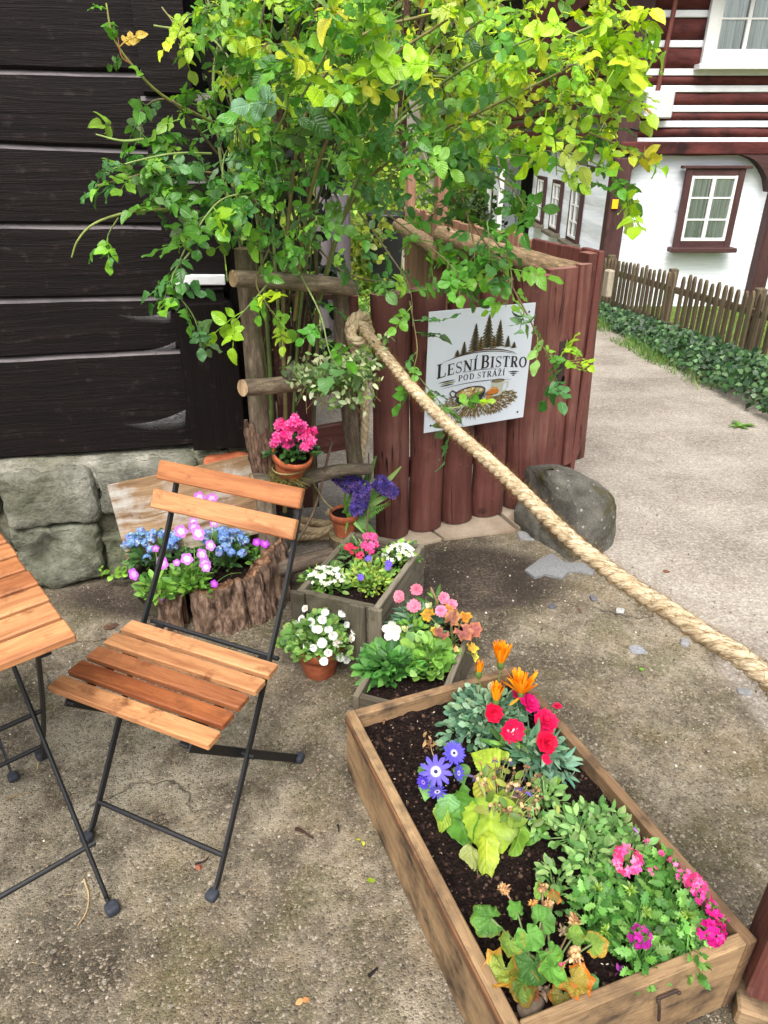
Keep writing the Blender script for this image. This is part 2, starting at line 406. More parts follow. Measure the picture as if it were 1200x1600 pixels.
def barklog():
    t = NT('peeled_branch_bark'); p = t.pos(); uv = t.uv()
    n = t.noise(t.map(uv, (14, 60, 1)), 1., 6., .65); n2 = t.noise(p, 9., 5.)
    c = t.ramp(n, [(.3, lin((58, 50, 43))), (.55, lin((108, 96, 83))), (.75, lin((152, 140, 122)))])
    c = t.mix(t.ramp(n2, [(.5, 0.), (.7, .6)]), c, lin((74, 78, 54)))
    lent = t.voro(t.map(uv, (60, 110, 1)), 1.)
    c = t.mix(t.ramp(lent, [(.05, .8), (.16, 0.)]), c, lin((158, 142, 116)))
    c = t.mix(1., c, t.col(), 'MULTIPLY')
    return t.done(t.bsdf(c, .75, t.bump(n, .5, .004), .25))
M['log'] = barklog()
def bark():
    t = NT('furrowed_bark'); p = t.pos(); uv = t.uv()
    n = t.noise(t.map(p, (1, 1, .3)), 55., 6., .7); n2 = t.noise(p, 12., 4.)
    c = t.ramp(n, [(.28, lin((28, 21, 18))), (.46, lin((96, 76, 64))), (.68, lin((164, 138, 120)))])
    c = t.mix(t.ramp(n2, [(.5, 0.), (.72, .5)]), c, lin((104, 84, 62)))
    c = t.mix(1., c, t.col(), 'MULTIPLY')
    return t.done(t.bsdf(c, .9, t.bump(n, 1., .012), .15))
M['bark'] = bark()
def stone():
    t = NT('mossy_sandstone'); p = t.pos()
    n = t.noise(p, 9., 9., .72); n2 = t.noise(p, 70., 6., .75); n3 = t.noise(p, 2.6, 4.)
    c = t.ramp(n, [(.3, lin((92, 92, 83))), (.5, lin((142, 141, 128))), (.7, lin((184, 182, 170)))])
    c = t.mix(t.ramp(n3, [(.42, 0.), (.62, .7)]), c, lin((110, 112, 84)))
    c = t.mix(t.ramp(n2, [(.3, .55), (.5, 0.)]), c, lin((62, 60, 52)))
    c = t.mix(1., c, t.col(), 'MULTIPLY')
    return t.done(t.bsdf(c, .92, t.bump(t.ma('ADD', n, t.ma('MULTIPLY', n2, .6)), 1., .03), .15))
M['stone'] = stone()
def granite():
    t = NT('lichen_boulder'); p = t.pos()
    n = t.noise(p, 9., 8., .7); v = t.noise(p, 150., 3., .7); s = t.voro(p, 26.); m = t.noise(p, 6., 5., .6)
    c = t.ramp(n, [(.3, lin((68, 66, 60))), (.7, lin((124, 121, 112)))])
    c = t.mix(t.ramp(v, [(.35, .6), (.5, 0.)]), c, lin((52, 52, 50)))
    c = t.mix(t.ramp(s, [(.06, .7), (.2, 0.)]), c, lin((186, 186, 180)))
    c = t.mix(t.ramp(m, [(.56, 0.), (.66, .9)]), c, lin((78, 72, 40)))
    return t.done(t.bsdf(c, .9, t.bump(t.ma('ADD', n, t.ma('MULTIPLY', v, .4)), .8, .012), .2))
M['boulder'] = granite()
M['metal'] = plain('black_powder_steel', (26, 27, 30), .5, .45, 0., .3, 80., .15, 300.)
M['footcap'] = plain('scuffed_foot_plastic', (52, 56, 64), .65, .3, 0., .35, 90., .2, 200.)
M['iron'] = plain('rusty_iron', (70, 56, 50), .7, .4, .3, .4, 60., .3, 150.)
M['leaf'] = leafmat('leaf', .4, .33, .45)
M['roseleaf'] = leafmat('rose_leaf', .34, .34, .55, .5, (1.35, 1.45, .45))
M['bgleaf'] = leafmat('background_leaf', .5, .4, .35, 0., (1.3, 1.35, .5))
M['bigleaf'] = leafmat('veined_leaf', .45, .25, .35, .4, (1.2, 1.3, .5), .8, .005, 38.)
M['matteleaf'] = leafmat('matte_leaf', .55, .25, .3, .4)
M['petal'] = petalmat('petal')
M['stem'] = plain('green_stem', None, .55, .35, 0., .3, 40., .15, 90.)
M['dry'] = plain('dry_plant', None, .85, .15, 0., .35, 90., .4, 160.)
M['signwhite'] = plain('sign_panel_white', (214, 222, 232), .35, .5, 0., .03, 4., .0, 60.)
M['ink'] = plain('printed_ink', None, .4, .45, 0., .12, 160., .0, 60.)
M['plaster'] = plain('white_plaster', (240, 242, 246), .9, .1, 0., .1, 8., .3, 40., .01)
M['whitepaint'] = plain('white_window_paint', (226, 226, 224), .5, .4, 0., .06, 6., .05, 40.)
M['binplastic'] = plain('black_bin_plastic', (24, 25, 28), .45, .5, 0., .15, 8., .03, 40.)
M['tagwhite'] = plain('white_tag_plastic', (226, 228, 226), .4, .5, 0., .05, 6., 0., 40.)
M['crumb'] = plain('soil_crumb', None, .95, .1, 0., .3, 90., .5, 200.)
M['pebble'] = plain('pebble', None, .85, .25, 0., .3, 120., .3, 250.)
M['moss'] = plain('dry_moss', None, .95, .05, 0., .3, 90., .4, 200.)
def terracotta():
    t = NT('terracotta'); p = t.pos(); n = t.noise(p, 22., 6., .65); n2 = t.noise(p, 70., 5.)
    c = t.ramp(n, [(.3, lin((140, 72, 46))), (.7, lin((196, 116, 80)))])
    c = t.mix(t.ramp(t.noise(p, 14., 5., .7), [(.58, 0.), (.75, .6)]), c, lin((206, 168, 142)))
    c = t.mix(1., c, t.col(), 'MULTIPLY')
    return t.done(t.bsdf(c, .8, t.bump(n2, .2, .003), .25))
M['terracotta'] = terracotta()
def soil():
    t = NT('potting_soil'); p = t.pos(); n = t.noise(p, 55., 8., .75); v = t.voro(p, 140.); w = t.voro(p, 90.)
    c = t.ramp(n, [(.3, lin((18, 12, 11))), (.55, lin((42, 30, 27))), (.78, lin((76, 58, 50)))])
    return t.done(t.bsdf(c, .95, t.bump(t.ma('ADD', n, t.ma('MULTIPLY', v, .7)), 1., .02), .12))
M['soil'] = soil()
def ropemat():
    t = NT('hemp_rope'); uv = t.uv(); n = t.noise(t.map(uv, (22, 260, 1)), 1., 4., .65); n2 = t.noise(t.pos(), 16., 4.)
    c = t.ramp(n, [(.25, lin((156, 130, 96))), (.5, lin((216, 195, 160))), (.75, lin((242, 229, 202)))])
    c = t.mix(t.ramp(n2, [(.45, 0.), (.7, .4)]), c, lin((170, 142, 104)))
    c = t.mix(1., c, t.col(), 'MULTIPLY')
    return t.done(t.bsdf(c, .95, t.bump(n, 1., .006), .1))
M['rope'] = ropemat()
def groundmat():
    t = NT('courtyard_and_gravel'); p = t.pos(); zone = t.n('ShaderNodeSeparateColor', Color=t.col())
    zg, zs, zd = zone.outputs[0], zone.outputs[1], zone.outputs[2]        # gravel path, grass earth, loose dark dirt
    nbig = t.noise(p, 1.7, 7., .62, .3); nmid = t.noise(p, 6.5, 8., .7, .2); nfin = t.noise(p, 90., 6., .75); nsand = t.noise(p, 420., 2., .8)
    # old exposed-aggregate concrete
    c = t.ramp(t.ma('ADD', t.ma('MULTIPLY', nbig, .55), t.ma('MULTIPLY', nmid, .5)),
               [(.37, lin((48, 43, 36))), (.46, lin((82, 75, 63))), (.53, lin((112, 103, 88))), (.62, lin((160, 150, 131)))])
    och = t.noise(p, 3.3, 6., .7)
    c = t.mix(t.ramp(och, [(.52, 0.), (.62, .6)]), c, lin((124, 108, 82)))
    ms = t.noise(p, 4.1, 7., .72, .5)
    c = t.mix(t.ramp(ms, [(.50, 0.), (.62, .6)]), c, lin((82, 80, 46)))
    pal = t.n('ShaderNodeVectorMath', {'operation': 'DISTANCE'}); t.t.links.new(p, pal.inputs[0]); pal.inputs[1].default_value = (-.72, 1.35, 0)
    pw = t.ma('MULTIPLY', t.ramp(pal.outputs['Value'], [(.1, 1.), (.55, 0.)]), t.ramp(nmid, [(.38, 0.), (.58, 1.)]))
    c = t.mix(t.ma('MULTIPLY', pw, .6), c, lin((178, 172, 152)))
    v1 = t.n('ShaderNodeTexVoronoi', Vector=p, Scale=150.); ed = t.voro(p, 150., 'DISTANCE_TO_EDGE')
    sepc = t.n('ShaderNodeSeparateColor', Color=v1.outputs['Color'])
    ag = t.ramp(sepc.outputs[0], [(0., lin((44, 40, 36))), (.35, lin((88, 76, 62))), (.7, lin((138, 124, 104))), (.93, lin((172, 160, 142)))])
    agf = t.ma('MULTIPLY', t.ramp(sepc.outputs[1], [(.30, 0.), (.42, 1.)]), t.ramp(ed, [(.04, 0.), (.16, .8)]))
    c = t.mix(t.ma('MULTIPLY', agf, .8), c, ag)
    v2 = t.n('ShaderNodeTexVoronoi', Vector=p, Scale=48.); s2 = t.n('ShaderNodeSeparateColor', Color=v2.outputs['Color'])
    peb = t.ma('MULTIPLY', t.ramp(s2.outputs[0], [(.86, 0.), (.88, 1.)]), t.ramp(v2.outputs['Distance'], [(.22, 1.), (.30, 0.)]))
    c = t.mix(t.ma('MULTIPLY', peb, .45), c, t.ramp(s2.outputs[1], [(.1, lin((92, 84, 76))), (.9, lin((198, 190, 176)))]))
    c = t.mix(t.ramp(nfin, [(.34, .6), (.46, 0.)]), c, lin((48, 42, 35)))
    c = t.mix(t.ramp(t.noise(p, 160., 4., .8), [(.56, 0.), (.66, .55)]), c, lin((160, 148, 128)))
    ckv = t.n('ShaderNodeVectorMath', {'operation': 'ADD'}); t.t.links.new(p, ckv.inputs[0]); wv = t.n('ShaderNodeTexNoise', Vector=p, Scale=3.5, Detail=5.); sv = t.n('ShaderNodeVectorMath', {'operation': 'SCALE'}); t.t.links.new(wv.outputs['Color'], sv.inputs[0]); sv.inputs['Scale'].default_value = .55; t.t.links.new(sv.outputs[0], ckv.inputs[1])
    ck = t.ma('MULTIPLY', t.ramp(t.voro(ckv.outputs[0], 1.15, 'DISTANCE_TO_EDGE'), [(.0025, 1.), (.0075, 0.)]), t.ramp(t.noise(p, 1.9, 3.), [(.48, 0.), (.56, 1.)]))
    c = t.mix(t.ma('MULTIPLY', ck, .5), c, lin((38, 33, 28)))
    # loose dark dirt
    d = t.ramp(t.ma('ADD', t.ma('MULTIPLY', nfin, .6), t.ma('MULTIPLY', nmid, .4)), [(.34, lin((38, 33, 30))), (.5, lin((66, 58, 51))), (.66, lin((118, 106, 92)))])
    zdn = t.ramp(t.ma('ADD', zd, t.ma('MULTIPLY', t.ma('SUBTRACT', nmid, .5), .9)), [(.35, 0.), (.65, 1.)])
    c = t.mix(zdn, c, d)
    # gravel path
    gn = t.noise(p, 2.2, 7., .6); g1 = t.n('ShaderNodeTexVoronoi', Vector=p, Scale=120.); g1s = t.n('ShaderNodeSeparateColor', Color=g1.outputs['Color'])
    g = t.ramp(t.ma('ADD', t.ma('MULTIPLY', gn, .6), t.ma('MULTIPLY', nfin, .4)), [(.36, lin((122, 114, 104))), (.5, lin((160, 150, 138))), (.64, lin((190, 181, 169)))])
    g = t.mix(.28, g, t.ramp(g1s.outputs[0], [(.1, lin((92, 84, 77))), (.6, lin((156, 147, 136))), (.95, lin((212, 206, 196)))]))
    g = t.mix(t.ramp(nfin, [(.34, .4), (.48, 0.)]), g, lin((92, 82, 72)))
    zgn = t.ramp(t.ma('ADD', zg, t.ma('MULTIPLY', t.ma('SUBTRACT', nmid, .5), .7)), [(.38, 0.), (.62, 1.)])
    c = t.mix(zgn, c, g)
    gr = t.ramp(nmid, [(.35, lin((70, 80, 34))), (.65, lin((122, 134, 60)))])
    c = t.mix(t.ramp(t.ma('ADD', zs, t.ma('MULTIPLY', t.ma('SUBTRACT', nmid, .5), .6)), [(.4, 0.), (.6, 1.)]), c, gr)
    ck = t.ma('MULTIPLY', ck, t.ma('SUBTRACT', 1., zgn))
    h = t.ma('ADD', t.ma('ADD', t.ma('MULTIPLY', nfin, .6), t.ma('MULTIPLY', ed, 1.2)), t.ma('ADD', t.ma('MULTIPLY', nsand, .35), t.ma('MULTIPLY', nmid, 1.2)))
    return t.done(t.bsdf(c, .9, t.bump(t.ma('SUBTRACT', h, t.ma('MULTIPLY', ck, 1.2)), .75, .006), .22))
M['ground'] = groundmat()
def slabmat():
    t = NT('sandstone_paving'); p = t.pos(); n = t.noise(p, 5., 7., .6); f = t.noise(p, 150., 5., .7)
    c = t.ramp(n, [(.3, lin((150, 132, 112))), (.7, lin((196, 180, 160)))])
    c = t.mix(t.ramp(f, [(.3, .5), (.5, 0.)]), c, lin((120, 104, 88)))
    return t.done(t.bsdf(c, .9, t.bump(f, .5, .005), .2))
M['slab'] = slabmat()
def whitelog():
    t = NT('whitewashed_boards'); p = t.pos()
    n = t.noise(t.map(p, (1.2, 1.2, 18)), 1.3, 6., .6); w = t.noise(p, 3., 5.)
    br = t.n('ShaderNodeTexWave', {'wave_type': 'BANDS', 'bands_direction': 'Z'}, Vector=p, Scale=.95, Distortion=.6, Detail=2.).outputs['Fac']
    crack = t.noise(t.map(p, (2.2, 2.2, 40)), 1., 4., .7)
    c = t.ramp(n, [(.3, lin((222, 229, 240))), (.65, lin((244, 248, 254)))])
    c = t.mix(t.ramp(crack, [(.26, .6), (.36, 0.)]), c, lin((150, 152, 158)))
    return t.done(t.bsdf(c, .75, t.bump(t.ma('ADD', t.ma('MULTIPLY', n, .5), t.ma('MULTIPLY', br, .8)), .6, .03), .2))
M['whitelog'] = whitelog()
def glass():
    t = NT('window_glass')
    g = t.n('ShaderNodeBsdfGlossy', Color=(.9, .93, .95), Roughness=.03); tr = t.n('ShaderNodeBsdfTransparent', Color=(.92, .95, .95))
    fr = t.n('ShaderNodeFresnel', IOR=1.5)
    mx = t.n('ShaderNodeMixShader', Fac=t.ma('ADD', t.ma('MULTIPLY', fr.outputs[0], 1.4), .04)); t.t.links.new(tr.outputs[0], mx.inputs[1]); t.t.links.new(g.outputs[0], mx.inputs[2])
    return t.done(mx.outputs[0])
M['glass'] = glass()
def curtain():
    t = NT('pale_curtain'); p = t.pos(); n = t.noise(t.map(p, (30, 30, 1)), 1., 3.)
    return t.done(t.bsdf(t.ramp(n, [(.35, lin((176, 178, 178))), (.65, lin((240, 240, 236)))]), .9, None, .1))
M['curtain'] = curtain()
M['dark'] = plain('dark_interior', (16, 15, 15), .9, .1, 0., .2)
M['rooftile'] = plain('slate_roof', (70, 66, 66), .8, .25, 0., .3, 3., .5, 8., .02)
M['greenpaint'] = plain('green_painted_edge', (70, 128, 112), .6, .3, 0., .15, 6.)
M['pipe'] = plain('rust_brown_pipe', (112, 62, 52), .5, .4, .2, .25, 12.)
M['greybox'] = plain('grey_meter_box', (196, 198, 200), .55, .4, 0., .08, 9.)
def web():
    t = NT('cobweb_silk'); uv = t.uv()
    n = t.noise(t.map(uv, (9, 60, 1)), 1., 6., .7); m = t.noise(t.map(uv, (3, 4, 1)), 1., 5., .7)
    a = t.ma('MULTIPLY', t.ramp(n, [(.38, .05), (.62, .75)]), t.ramp(m, [(.3, .25), (.6, .9)]))
    d = t.n('ShaderNodeBsdfDiffuse', Color=(.62, .62, .63, 1)); tr = t.n('ShaderNodeBsdfTransparent')
    sep = t.n('ShaderNodeSeparateColor', Color=t.col())
    mx = t.n('ShaderNodeMixShader', Fac=t.ma('MULTIPLY', t.ma('MULTIPLY', a, .6), sep.outputs[0])); t.t.links.new(tr.outputs[0], mx.inputs[1]); t.t.links.new(d.outputs[0], mx.inputs[2])
    return t.done(mx.outputs[0])
M['web'] = web()
# ================================================================ ground
def sm(a, b, x): t = np.clip((x-a)/(b-a), 0, 1); return t*t*(3-2*t)
def gz(x, y):
    x = np.asarray(x, float); y = np.asarray(y, float)
    t = np.maximum(0, y-2.8)
    z = -.06*np.minimum(t, 10.2)*sm(0, .6, t)
    z = z+.30*np.maximum(0, y-16.)*sm(0, 4., y-16.)
    z = z+.10*np.maximum(0, -x-3.)*sm(4, 8, y)*sm(0, 1, -x-3)
    return np.minimum(z, 7.)
def gzf(x, y): return float(gz(x, y))
GD = np.array([.947, .32]); GD = GD/np.linalg.norm(GD)
GATE0 = V3(.03, 2.60, 0); GDIR = nrm(V3(.56, .265, 0)); GN = V3(GDIR[1], -GDIR[0], 0)      # gate plane, normal to the camera side
def zones(x, y):
    d = -((x-GATE0[0])*GN[0]+(y-GATE0[1])*GN[1])                      # behind the gate
    yard = sm(-.04, .06, d)*sm(-.75, -.6, x)
    edge = .95+(2.45-y)*.235+.05*np.sin(y*7)
    road = sm(-.16, .12, x-edge)
    zg = np.maximum(yard, road)
    zd = np.exp(-(((x-.32)/.34)**2+((y-2.28)/.22)**2))*1.5
    zd = np.maximum(zd, 1.1*np.exp(-(((x+.75)/.5)**2+((y-2.15)/.16)**2)))
    zd = np.maximum(zd, 1.1*np.exp(-(((x+.1)/.3)**2+((y-1.95)/.2)**2)))
    grass = np.maximum(sm(2.6, 2.8, x+(y-5.15)*.08), sm(4.6, 5.8, y)*sm(.1, -.5, x+.02*y))
    grass = np.maximum(grass, sm(9.5, 12, y)*(1-sm(.2, .5, x)*sm(2.3, 1.9, x)))
    return zg, grass, zd
def ground_grid(xs, ys, name_cb):
    X, Yy = np.meshgrid(xs, ys, indexing='ij'); Z = gz(X, Yy)
    near = (Yy < 3.2) & (np.abs(X) < 2)
    for i in range(X.shape[0]):
        for j in range(X.shape[1]):
            if near[i, j] or (Yy[i, j] < 9 and abs(X[i, j]) < 3):
                p = Vector((X[i, j]*2.3, Yy[i, j]*2.3, 0)); Z[i, j] += .006*mnoise.fractal(p, 1., 2., 3)
                if near[i, j]: Z[i, j] += .0018*mnoise.noise(p*14)
    zg, zs, zd = zones(X, Yy)
    return X, Yy, Z, np.stack([zg, zs, zd], -1)
def axis_pts(brk): 
    out = []
    for a, b, st in brk: out += list(np.arange(a, b-1e-6, st))
    return np.array(out+[brk[-1][1]])
xs = axis_pts([(-60, -10, 5.), (-10, -3, .5), (-3, -1.6, .1), (-1.6, 1.7, .02), (1.7, 3.2, .08), (3.2, 10, .5), (10, 60, 5.)])
ys = axis_pts([(-30, -4, 4.), (-4, .4, .25), (.4, 3.3, .02), (3.3, 8, .1), (8, 20, .5), (20, 70, 5.)])
GX, GY, GZ, GC = ground_grid(xs, ys, None)
nx, ny = GX.shape
idx = np.arange(nx*ny).reshape(nx, ny)
V = np.stack([GX, GY, GZ], -1).reshape(-1, 3); C = GC.reshape(-1, 3)
path_mask = (GC[:, :, 0] > .5)
fc = path_mask[:-1, :-1] & path_mask[1:, :-1] & path_mask[1:, 1:] & path_mask[:-1, 1:]
fs = {True: [], False: []}
for i in range(nx-1):
    for j in range(ny-1):
        fs[bool(fc[i, j])].append((idx[i, j], idx[i+1, j], idx[i+1, j+1], idx[i, j+1]))
for key, nm_, lab in ((False, 'ground', 'old mossy exposed aggregate concrete of the courtyard'), (True, 'gravel_path', 'pale trodden gravel path outside the gate')):
    used = sorted({i for f in fs[key] for i in f}); rm = {u: k for k, u in enumerate(used)}
    mb = MB(); mb.add(V[used], [tuple(rm[i] for i in f) for f in fs[key]], V[used][:, :2], C[used])
    o = structure(mb.build(nm_, M['ground'], origin=(0, 0, 0))); o['label'] = lab
def on_g(x, y, dz=0.): return V3(x, y, gzf(x, y)+dz)

# sandstone paving under the gate
mb = MB()
for pts in ([(588, 842), (640, 858), (690, 846), (655, 822), (640, 805), (590, 812)], [(694, 845), (806, 831), (755, 789), (662, 820)], [(811, 829), (842, 815), (815, 780), (760, 786)]):
    P = [G(a, b, .0) for a, b in pts]; c = np.mean(P, 0); n = len(P)
    top = [p+V3(0, 0, .012) for p in P]; ins = [c+(p-c)*.985+V3(0, 0, .014) for p in P]
    Vv = [p-V3(0, 0, .02) for p in P]+top+ins
    f = [(i, (i+1) % n, n+(i+1) % n, n+i) for i in range(n)]+[(n+i, n+(i+1) % n, 2*n+(i+1) % n, 2*n+i) for i in range(n)]
    A = np.array(ins); area = sum(A[i][0]*A[(i+1) % n][1]-A[(i+1) % n][0]*A[i][1] for i in range(n))
    if area < 0: f = [tuple(reversed(q)) for q in f]
    f.append(tuple(range(2*n, 3*n)) if area > 0 else tuple(reversed(range(2*n, 3*n))))
    mb.add(Vv, f)
o = structure(mb.build('paving', M['slab'], smooth=False)); o['label'] = 'sandstone paving slabs under the gate'

# ================================================================ half-timbered house
HY = 9.0; HX = 2.71
def hz(py, px=1080, y=HY): return Y(px, py, y)[2]
house = thing('cottage', 'half-timbered cottage with dark red beams and whitewashed ground floor beyond the path', 'house', (HX, HY, -.7))
mb = MB(); box(mb, (HX+3.0, HY+4.4, .32), (5.96, 8.7, 2.04), I3, .01); mb.build('ground_floor_wall', M['whitelog'], house, False)
mb = MB(); box(mb, (HX+3.0, HY+4.4, 2.35), (5.9, 8.6, 2.2), I3, .01); mb.build('upper_wall', M['plaster'], house, False)
mb = MB(); box(mb, (HX+3.0, HY+4.38, -.85), (6.05, 8.78, .44), I3, .02); mb.build('plinth', M['stone'], house, False)
bands = [hz(p) for p in (240, 220, 194, 170, 139, 113, 69, 22)]+[3.0, 3.4]
wz0, wz1 = hz(110), 3.30
ux0 = Y(1100, 60, HY)[0]
for i in range(len(bands)-1):
    z0, z1 = bands[i]+(.030 if i else -.02), bands[i+1]-.030
    if z1-z0 < .05: continue
    zc = (z0+z1)/2
    def beam(x0, x1):
        mb = MB(); n = 16; hh = (z1-z0)/2
        Vv = []; 
        for k in range(n+1):
            x = x0+(x1-x0)*k/n
            j1 = .018*mnoise.noise(Vector((x*1.3, i*3.1, 0))); j2 = .018*mnoise.noise(Vector((x*1.3, i*3.1+1.5, 4)))
            for (yy, zz) in ((HY+.06, z0+j1), (HY-.03, z0+j1+.012), (HY-.045, zc), (HY-.03, z1+j2-.012), (HY+.06, z1+j2)): Vv.append((x, yy, zz))
        T = [(v[0], v[2]+v[1]) for v in Vv]
        mb.add(Vv, [(5*k+j, 5*(k+1)+j, 5*(k+1)+j+1, 5*k+j+1) for k in range(n) for j in range(4)], T)
        mb.build('wall_beam', M['housebeam'], house)
    beam(HX+.1, HX+6.0)
    mb = MB(); box(mb, (HX+3.0, HY-.01, bands[i+1]), (5.9, .05, .064), I3, .006); mb.build('chinking', M['plaster'], house, False)
    mb = MB(); box(mb, (HX-.02, HY+4.4, zc), (.1, 8.7, z1-z0), I3, .012); mb.build('wall_beam', M['housebeam'], house, False)
# corner board, posts, arch
mb = MB(); bar(mb, Y(975, 230, HY-.06), Y(996, 0, HY-.06)+V3(.04, 0, 1.0), .26, .07, (0, 1, 0), .008); mb.build('corner_board', M['darkframe'], house, False)
pl, pr = Y(952, 395, HY-.03), Y(1174, 465, HY-.03)
mb = MB(); box(mb, (pl[0], HY-.02, .25), (.2, .2, 2.1), I3, .015); mb.build('corner_post', M['darkframe'], house, False)
mb = MB(); box(mb, (pr[0]+.02, HY-.02, .25), (.17, .2, 2.1), I3, .015); mb.build('corner_post', M['darkframe'], house, False)
mb = MB(); box(mb, (HX+3, HY-.03, hz(236)+.03), (6.1, .16, .13), I3, .012); mb.build('arch_beam', M['housebeam'], house, False)
arc = [(972, 300), (978, 275), (997, 256), (1028, 243), (1075, 236), (1125, 236), (1160, 243), (1180, 254), (1194, 276), (1198, 300)]
A = list(spline([Y(a, b, HY-.04) for a, b in arc], 44)); zt = hz(236)+.0
mb = MB(); Vv = []
for p in A:
    q = V3(p[0], 0, max(zt, p[2])) 
    for yy in (HY-.10, HY+.06): Vv += [(p[0], yy, p[2]), (p[0], yy, zt+.02)]
f = []
for k in range(len(A)-1):
    b = 4*k; f += [(b, b+4, b+5, b+1), (b, b+2, b+6, b+4)]
mb.add(Vv, f, [(v[0], v[2]) for v in Vv]); mb.build('arch_brace', M['darkframe'], house, False)

def house_window(c, ax, w, h, fr, fm, nc=2, nr=3, sill=None, depth=.05, cur=True, hood=False):
    """c centre on the wall face, ax = in-wall direction; outward normal = ax x z"""
    ax = nrm(ax); n = np.cross(ax, (0, 0, 1.)); Mx = np.stack([ax, -n, V3(0, 0, 1)], 1)
    def bx(u, d, z, su, sd, sz, bev=.004):
        mb = MB(); box(mb, np.asarray(c)+ax*u+n*d+V3(0, 0, z), (su, sd, sz), Mx, bev); return mb
    mbf = MB()
    for s_ in (-1, 1): box(mbf, np.asarray(c)+ax*s_*(w/2-fr/2)+n*depth/2, (fr, depth, h), Mx, .004)
    for s_ in (-1, 1): box(mbf, np.asarray(c)+n*(depth/2-.004)+V3(0, 0, s_*(h/2-fr/2)), (w-2*fr, depth, fr), Mx, .004)
    win = mbf.build('window', fm, house, False)
    if hood: bx(0, depth*.6, h/2+.015, w+.12, depth*1.6, .03).build('frame_hood', fm, win, False)
    iw, ih = w-2*fr, h-2*fr; s_ = .032
    mbs = MB()
    for k in (-1, 0, 1): box(mbs, np.asarray(c)+ax*k*(iw/2-s_*.5*abs(k))+n*.03, (s_*(1 if k else 1.3), .03, ih), Mx, .003)
    for k in (-1, 1): box(mbs, np.asarray(c)+n*.029+V3(0, 0, k*(ih/2-s_/2)), (iw-.01, .028, s_), Mx, .003)
    for k in range(1, nr): box(mbs, np.asarray(c)+n*.028+V3(0, 0, -ih/2+ih*k/nr), (iw-.01, .02, .018), Mx, .002)
    mbs.build('sash', M['whitepaint'], win, False)
    bx(0, .006, 0, iw, .008, ih, .001).build('dark_room', M['dark'], win, False)
    mb = MB(); k = 40
    for sd in (-1, 1):
        u0, u1 = (-iw/2+.02, -iw*.06) if sd < 0 else (iw*.06, iw/2-.02)
        Vv = []
        for i in range(k+1):
            u = u0+(u1-u0)*i/k; d = .0155+.003*math.sin(i*1.3)+.0015*math.sin(i*2.9)
            for z in (-ih/2+.02, ih/2-.02): Vv.append(np.asarray(c)+ax*u+n*d+V3(0, 0, z))
        mb.add(Vv, [(2*i, 2*i+2, 2*i+3, 2*i+1) for i in range(k)])
    mb.build('curtain', M['curtain'], win)
    bx(0, .0215, 0, iw-.04, .002, ih-.04, .0005).build('pane', M['glass'], win, False)
    if sill: bx(0, .07, -h/2-.02, w+.1, .16, .05).build('sill', sill, win, False)
def house_window_px(x0, x1, y0, y1, **k):
    a = Y((x0+x1)/2, (y0+y1)/2, HY); xa = Y(x0, (y0+y1)/2, HY)[0]; xb = Y(x1, (y0+y1)/2, HY)[0]; za = Y((x0+x1)/2, y0, HY)[2]; zb = Y((x0+x1)/2, y1, HY)[2]
    house_window((a[0], HY-.012, (za+zb)/2), (1, 0, 0), xb-xa, za-zb, **k)
house_window_px(1060, 1150, 263, 386, fr=.075, fm=M['darkframe'], sill=M['darkframe'], hood=True)
zb = Y(1155, 106, HY)[2]
house_window((Y(1160, 60, HY)[0], HY-.05, zb+.58), (1, 0, 0), .86, 1.12, fr=.11, fm=M['whitepaint'], sill=M['whitepaint'], depth=.06)
house_window((HX+4.4, HY-.012, .55), (1, 0, 0), .8, .95, fr=.075, fm=M['darkframe'], sill=M['darkframe'])
house_window((HX+4.4, HY-.05, zb+.58), (1, 0, 0), .86, 1.12, fr=.11, fm=M['whitepaint'], sill=M['whitepaint'])
for yy in (10.75, 12.0, 13.25): house_window((HX+.01, yy, .55), (0, -1, 0), .62, .74, fr=.05, fm=M['darkframe'], sill=M['greywood'])
mb = MB(); box(mb, (HX-.0, 14.7, .15), (.06, .95, 1.8), I3, .005); mb.build('side_door', M['dark'], house, False)
mb = MB(); box(mb, (HX-.33, 14.7, 1.22), (.75, 1.7, .05), axes((1, 0, .55), (0, 0, 1)), .006); pr_ = mb.build('porch_roof', M['greywood'], house, False)
mb = MB(); box(mb, (HX-.66, 14.7, .985), (.03, 1.7, .07), I3, .004); mb.build('porch_edge', M['greenpaint'], pr_, False)
for sy in (-.78, .78):
    mb = MB(); box(mb, (HX-.6, 14.7+sy, .15), (.09, .09, 1.7), I3, .006); mb.build('porch_post', M['whitepaint'], house, False)
mb = MB(); box(mb, (HX-.14, 16.4, .1), (.28, 1.5, 2.1), I3, .01); mb.build('side_extension', M['whitelog'], house, False)
# roof
mb = MB()
r0, r1, ye, yr = 3.2, 6.6, HY-.5, HY+4.4
Vv = [(HX-.4, ye, r0), (HX+6.4, ye, r0), (HX+6.4, yr, r1), (HX-.4, yr, r1), (HX-.4, HY+9.3, r0), (HX+6.4, HY+9.3, r0)]
Vv += [(x, y, z-.12) for x, y, z in Vv]
mb.add(Vv, [(0, 1, 2, 3), (3, 2, 5, 4), (6, 9, 8, 7), (9, 10, 11, 8), (0, 6, 7, 1), (4, 5, 11, 10), (0, 3, 9, 6), (3, 4, 10, 9), (1, 7, 8, 2), (2, 8, 11, 5)]); mb.build('roof', M['rooftile'], house, False)
mb = MB(); mb.add([(HX, HY+.05, 3.2), (HX, HY+8.75, 3.2), (HX, yr, 6.4), (HX+.05, HY+.05, 3.2), (HX+.05, HY+8.75, 3.2), (HX+.05, yr, 6.4)], [(0, 2, 1), (3, 4, 5), (0, 3, 5, 2), (1, 2, 5, 4), (0, 1, 4, 3)]); mb.build('gable', M['darkframe'], house, False)
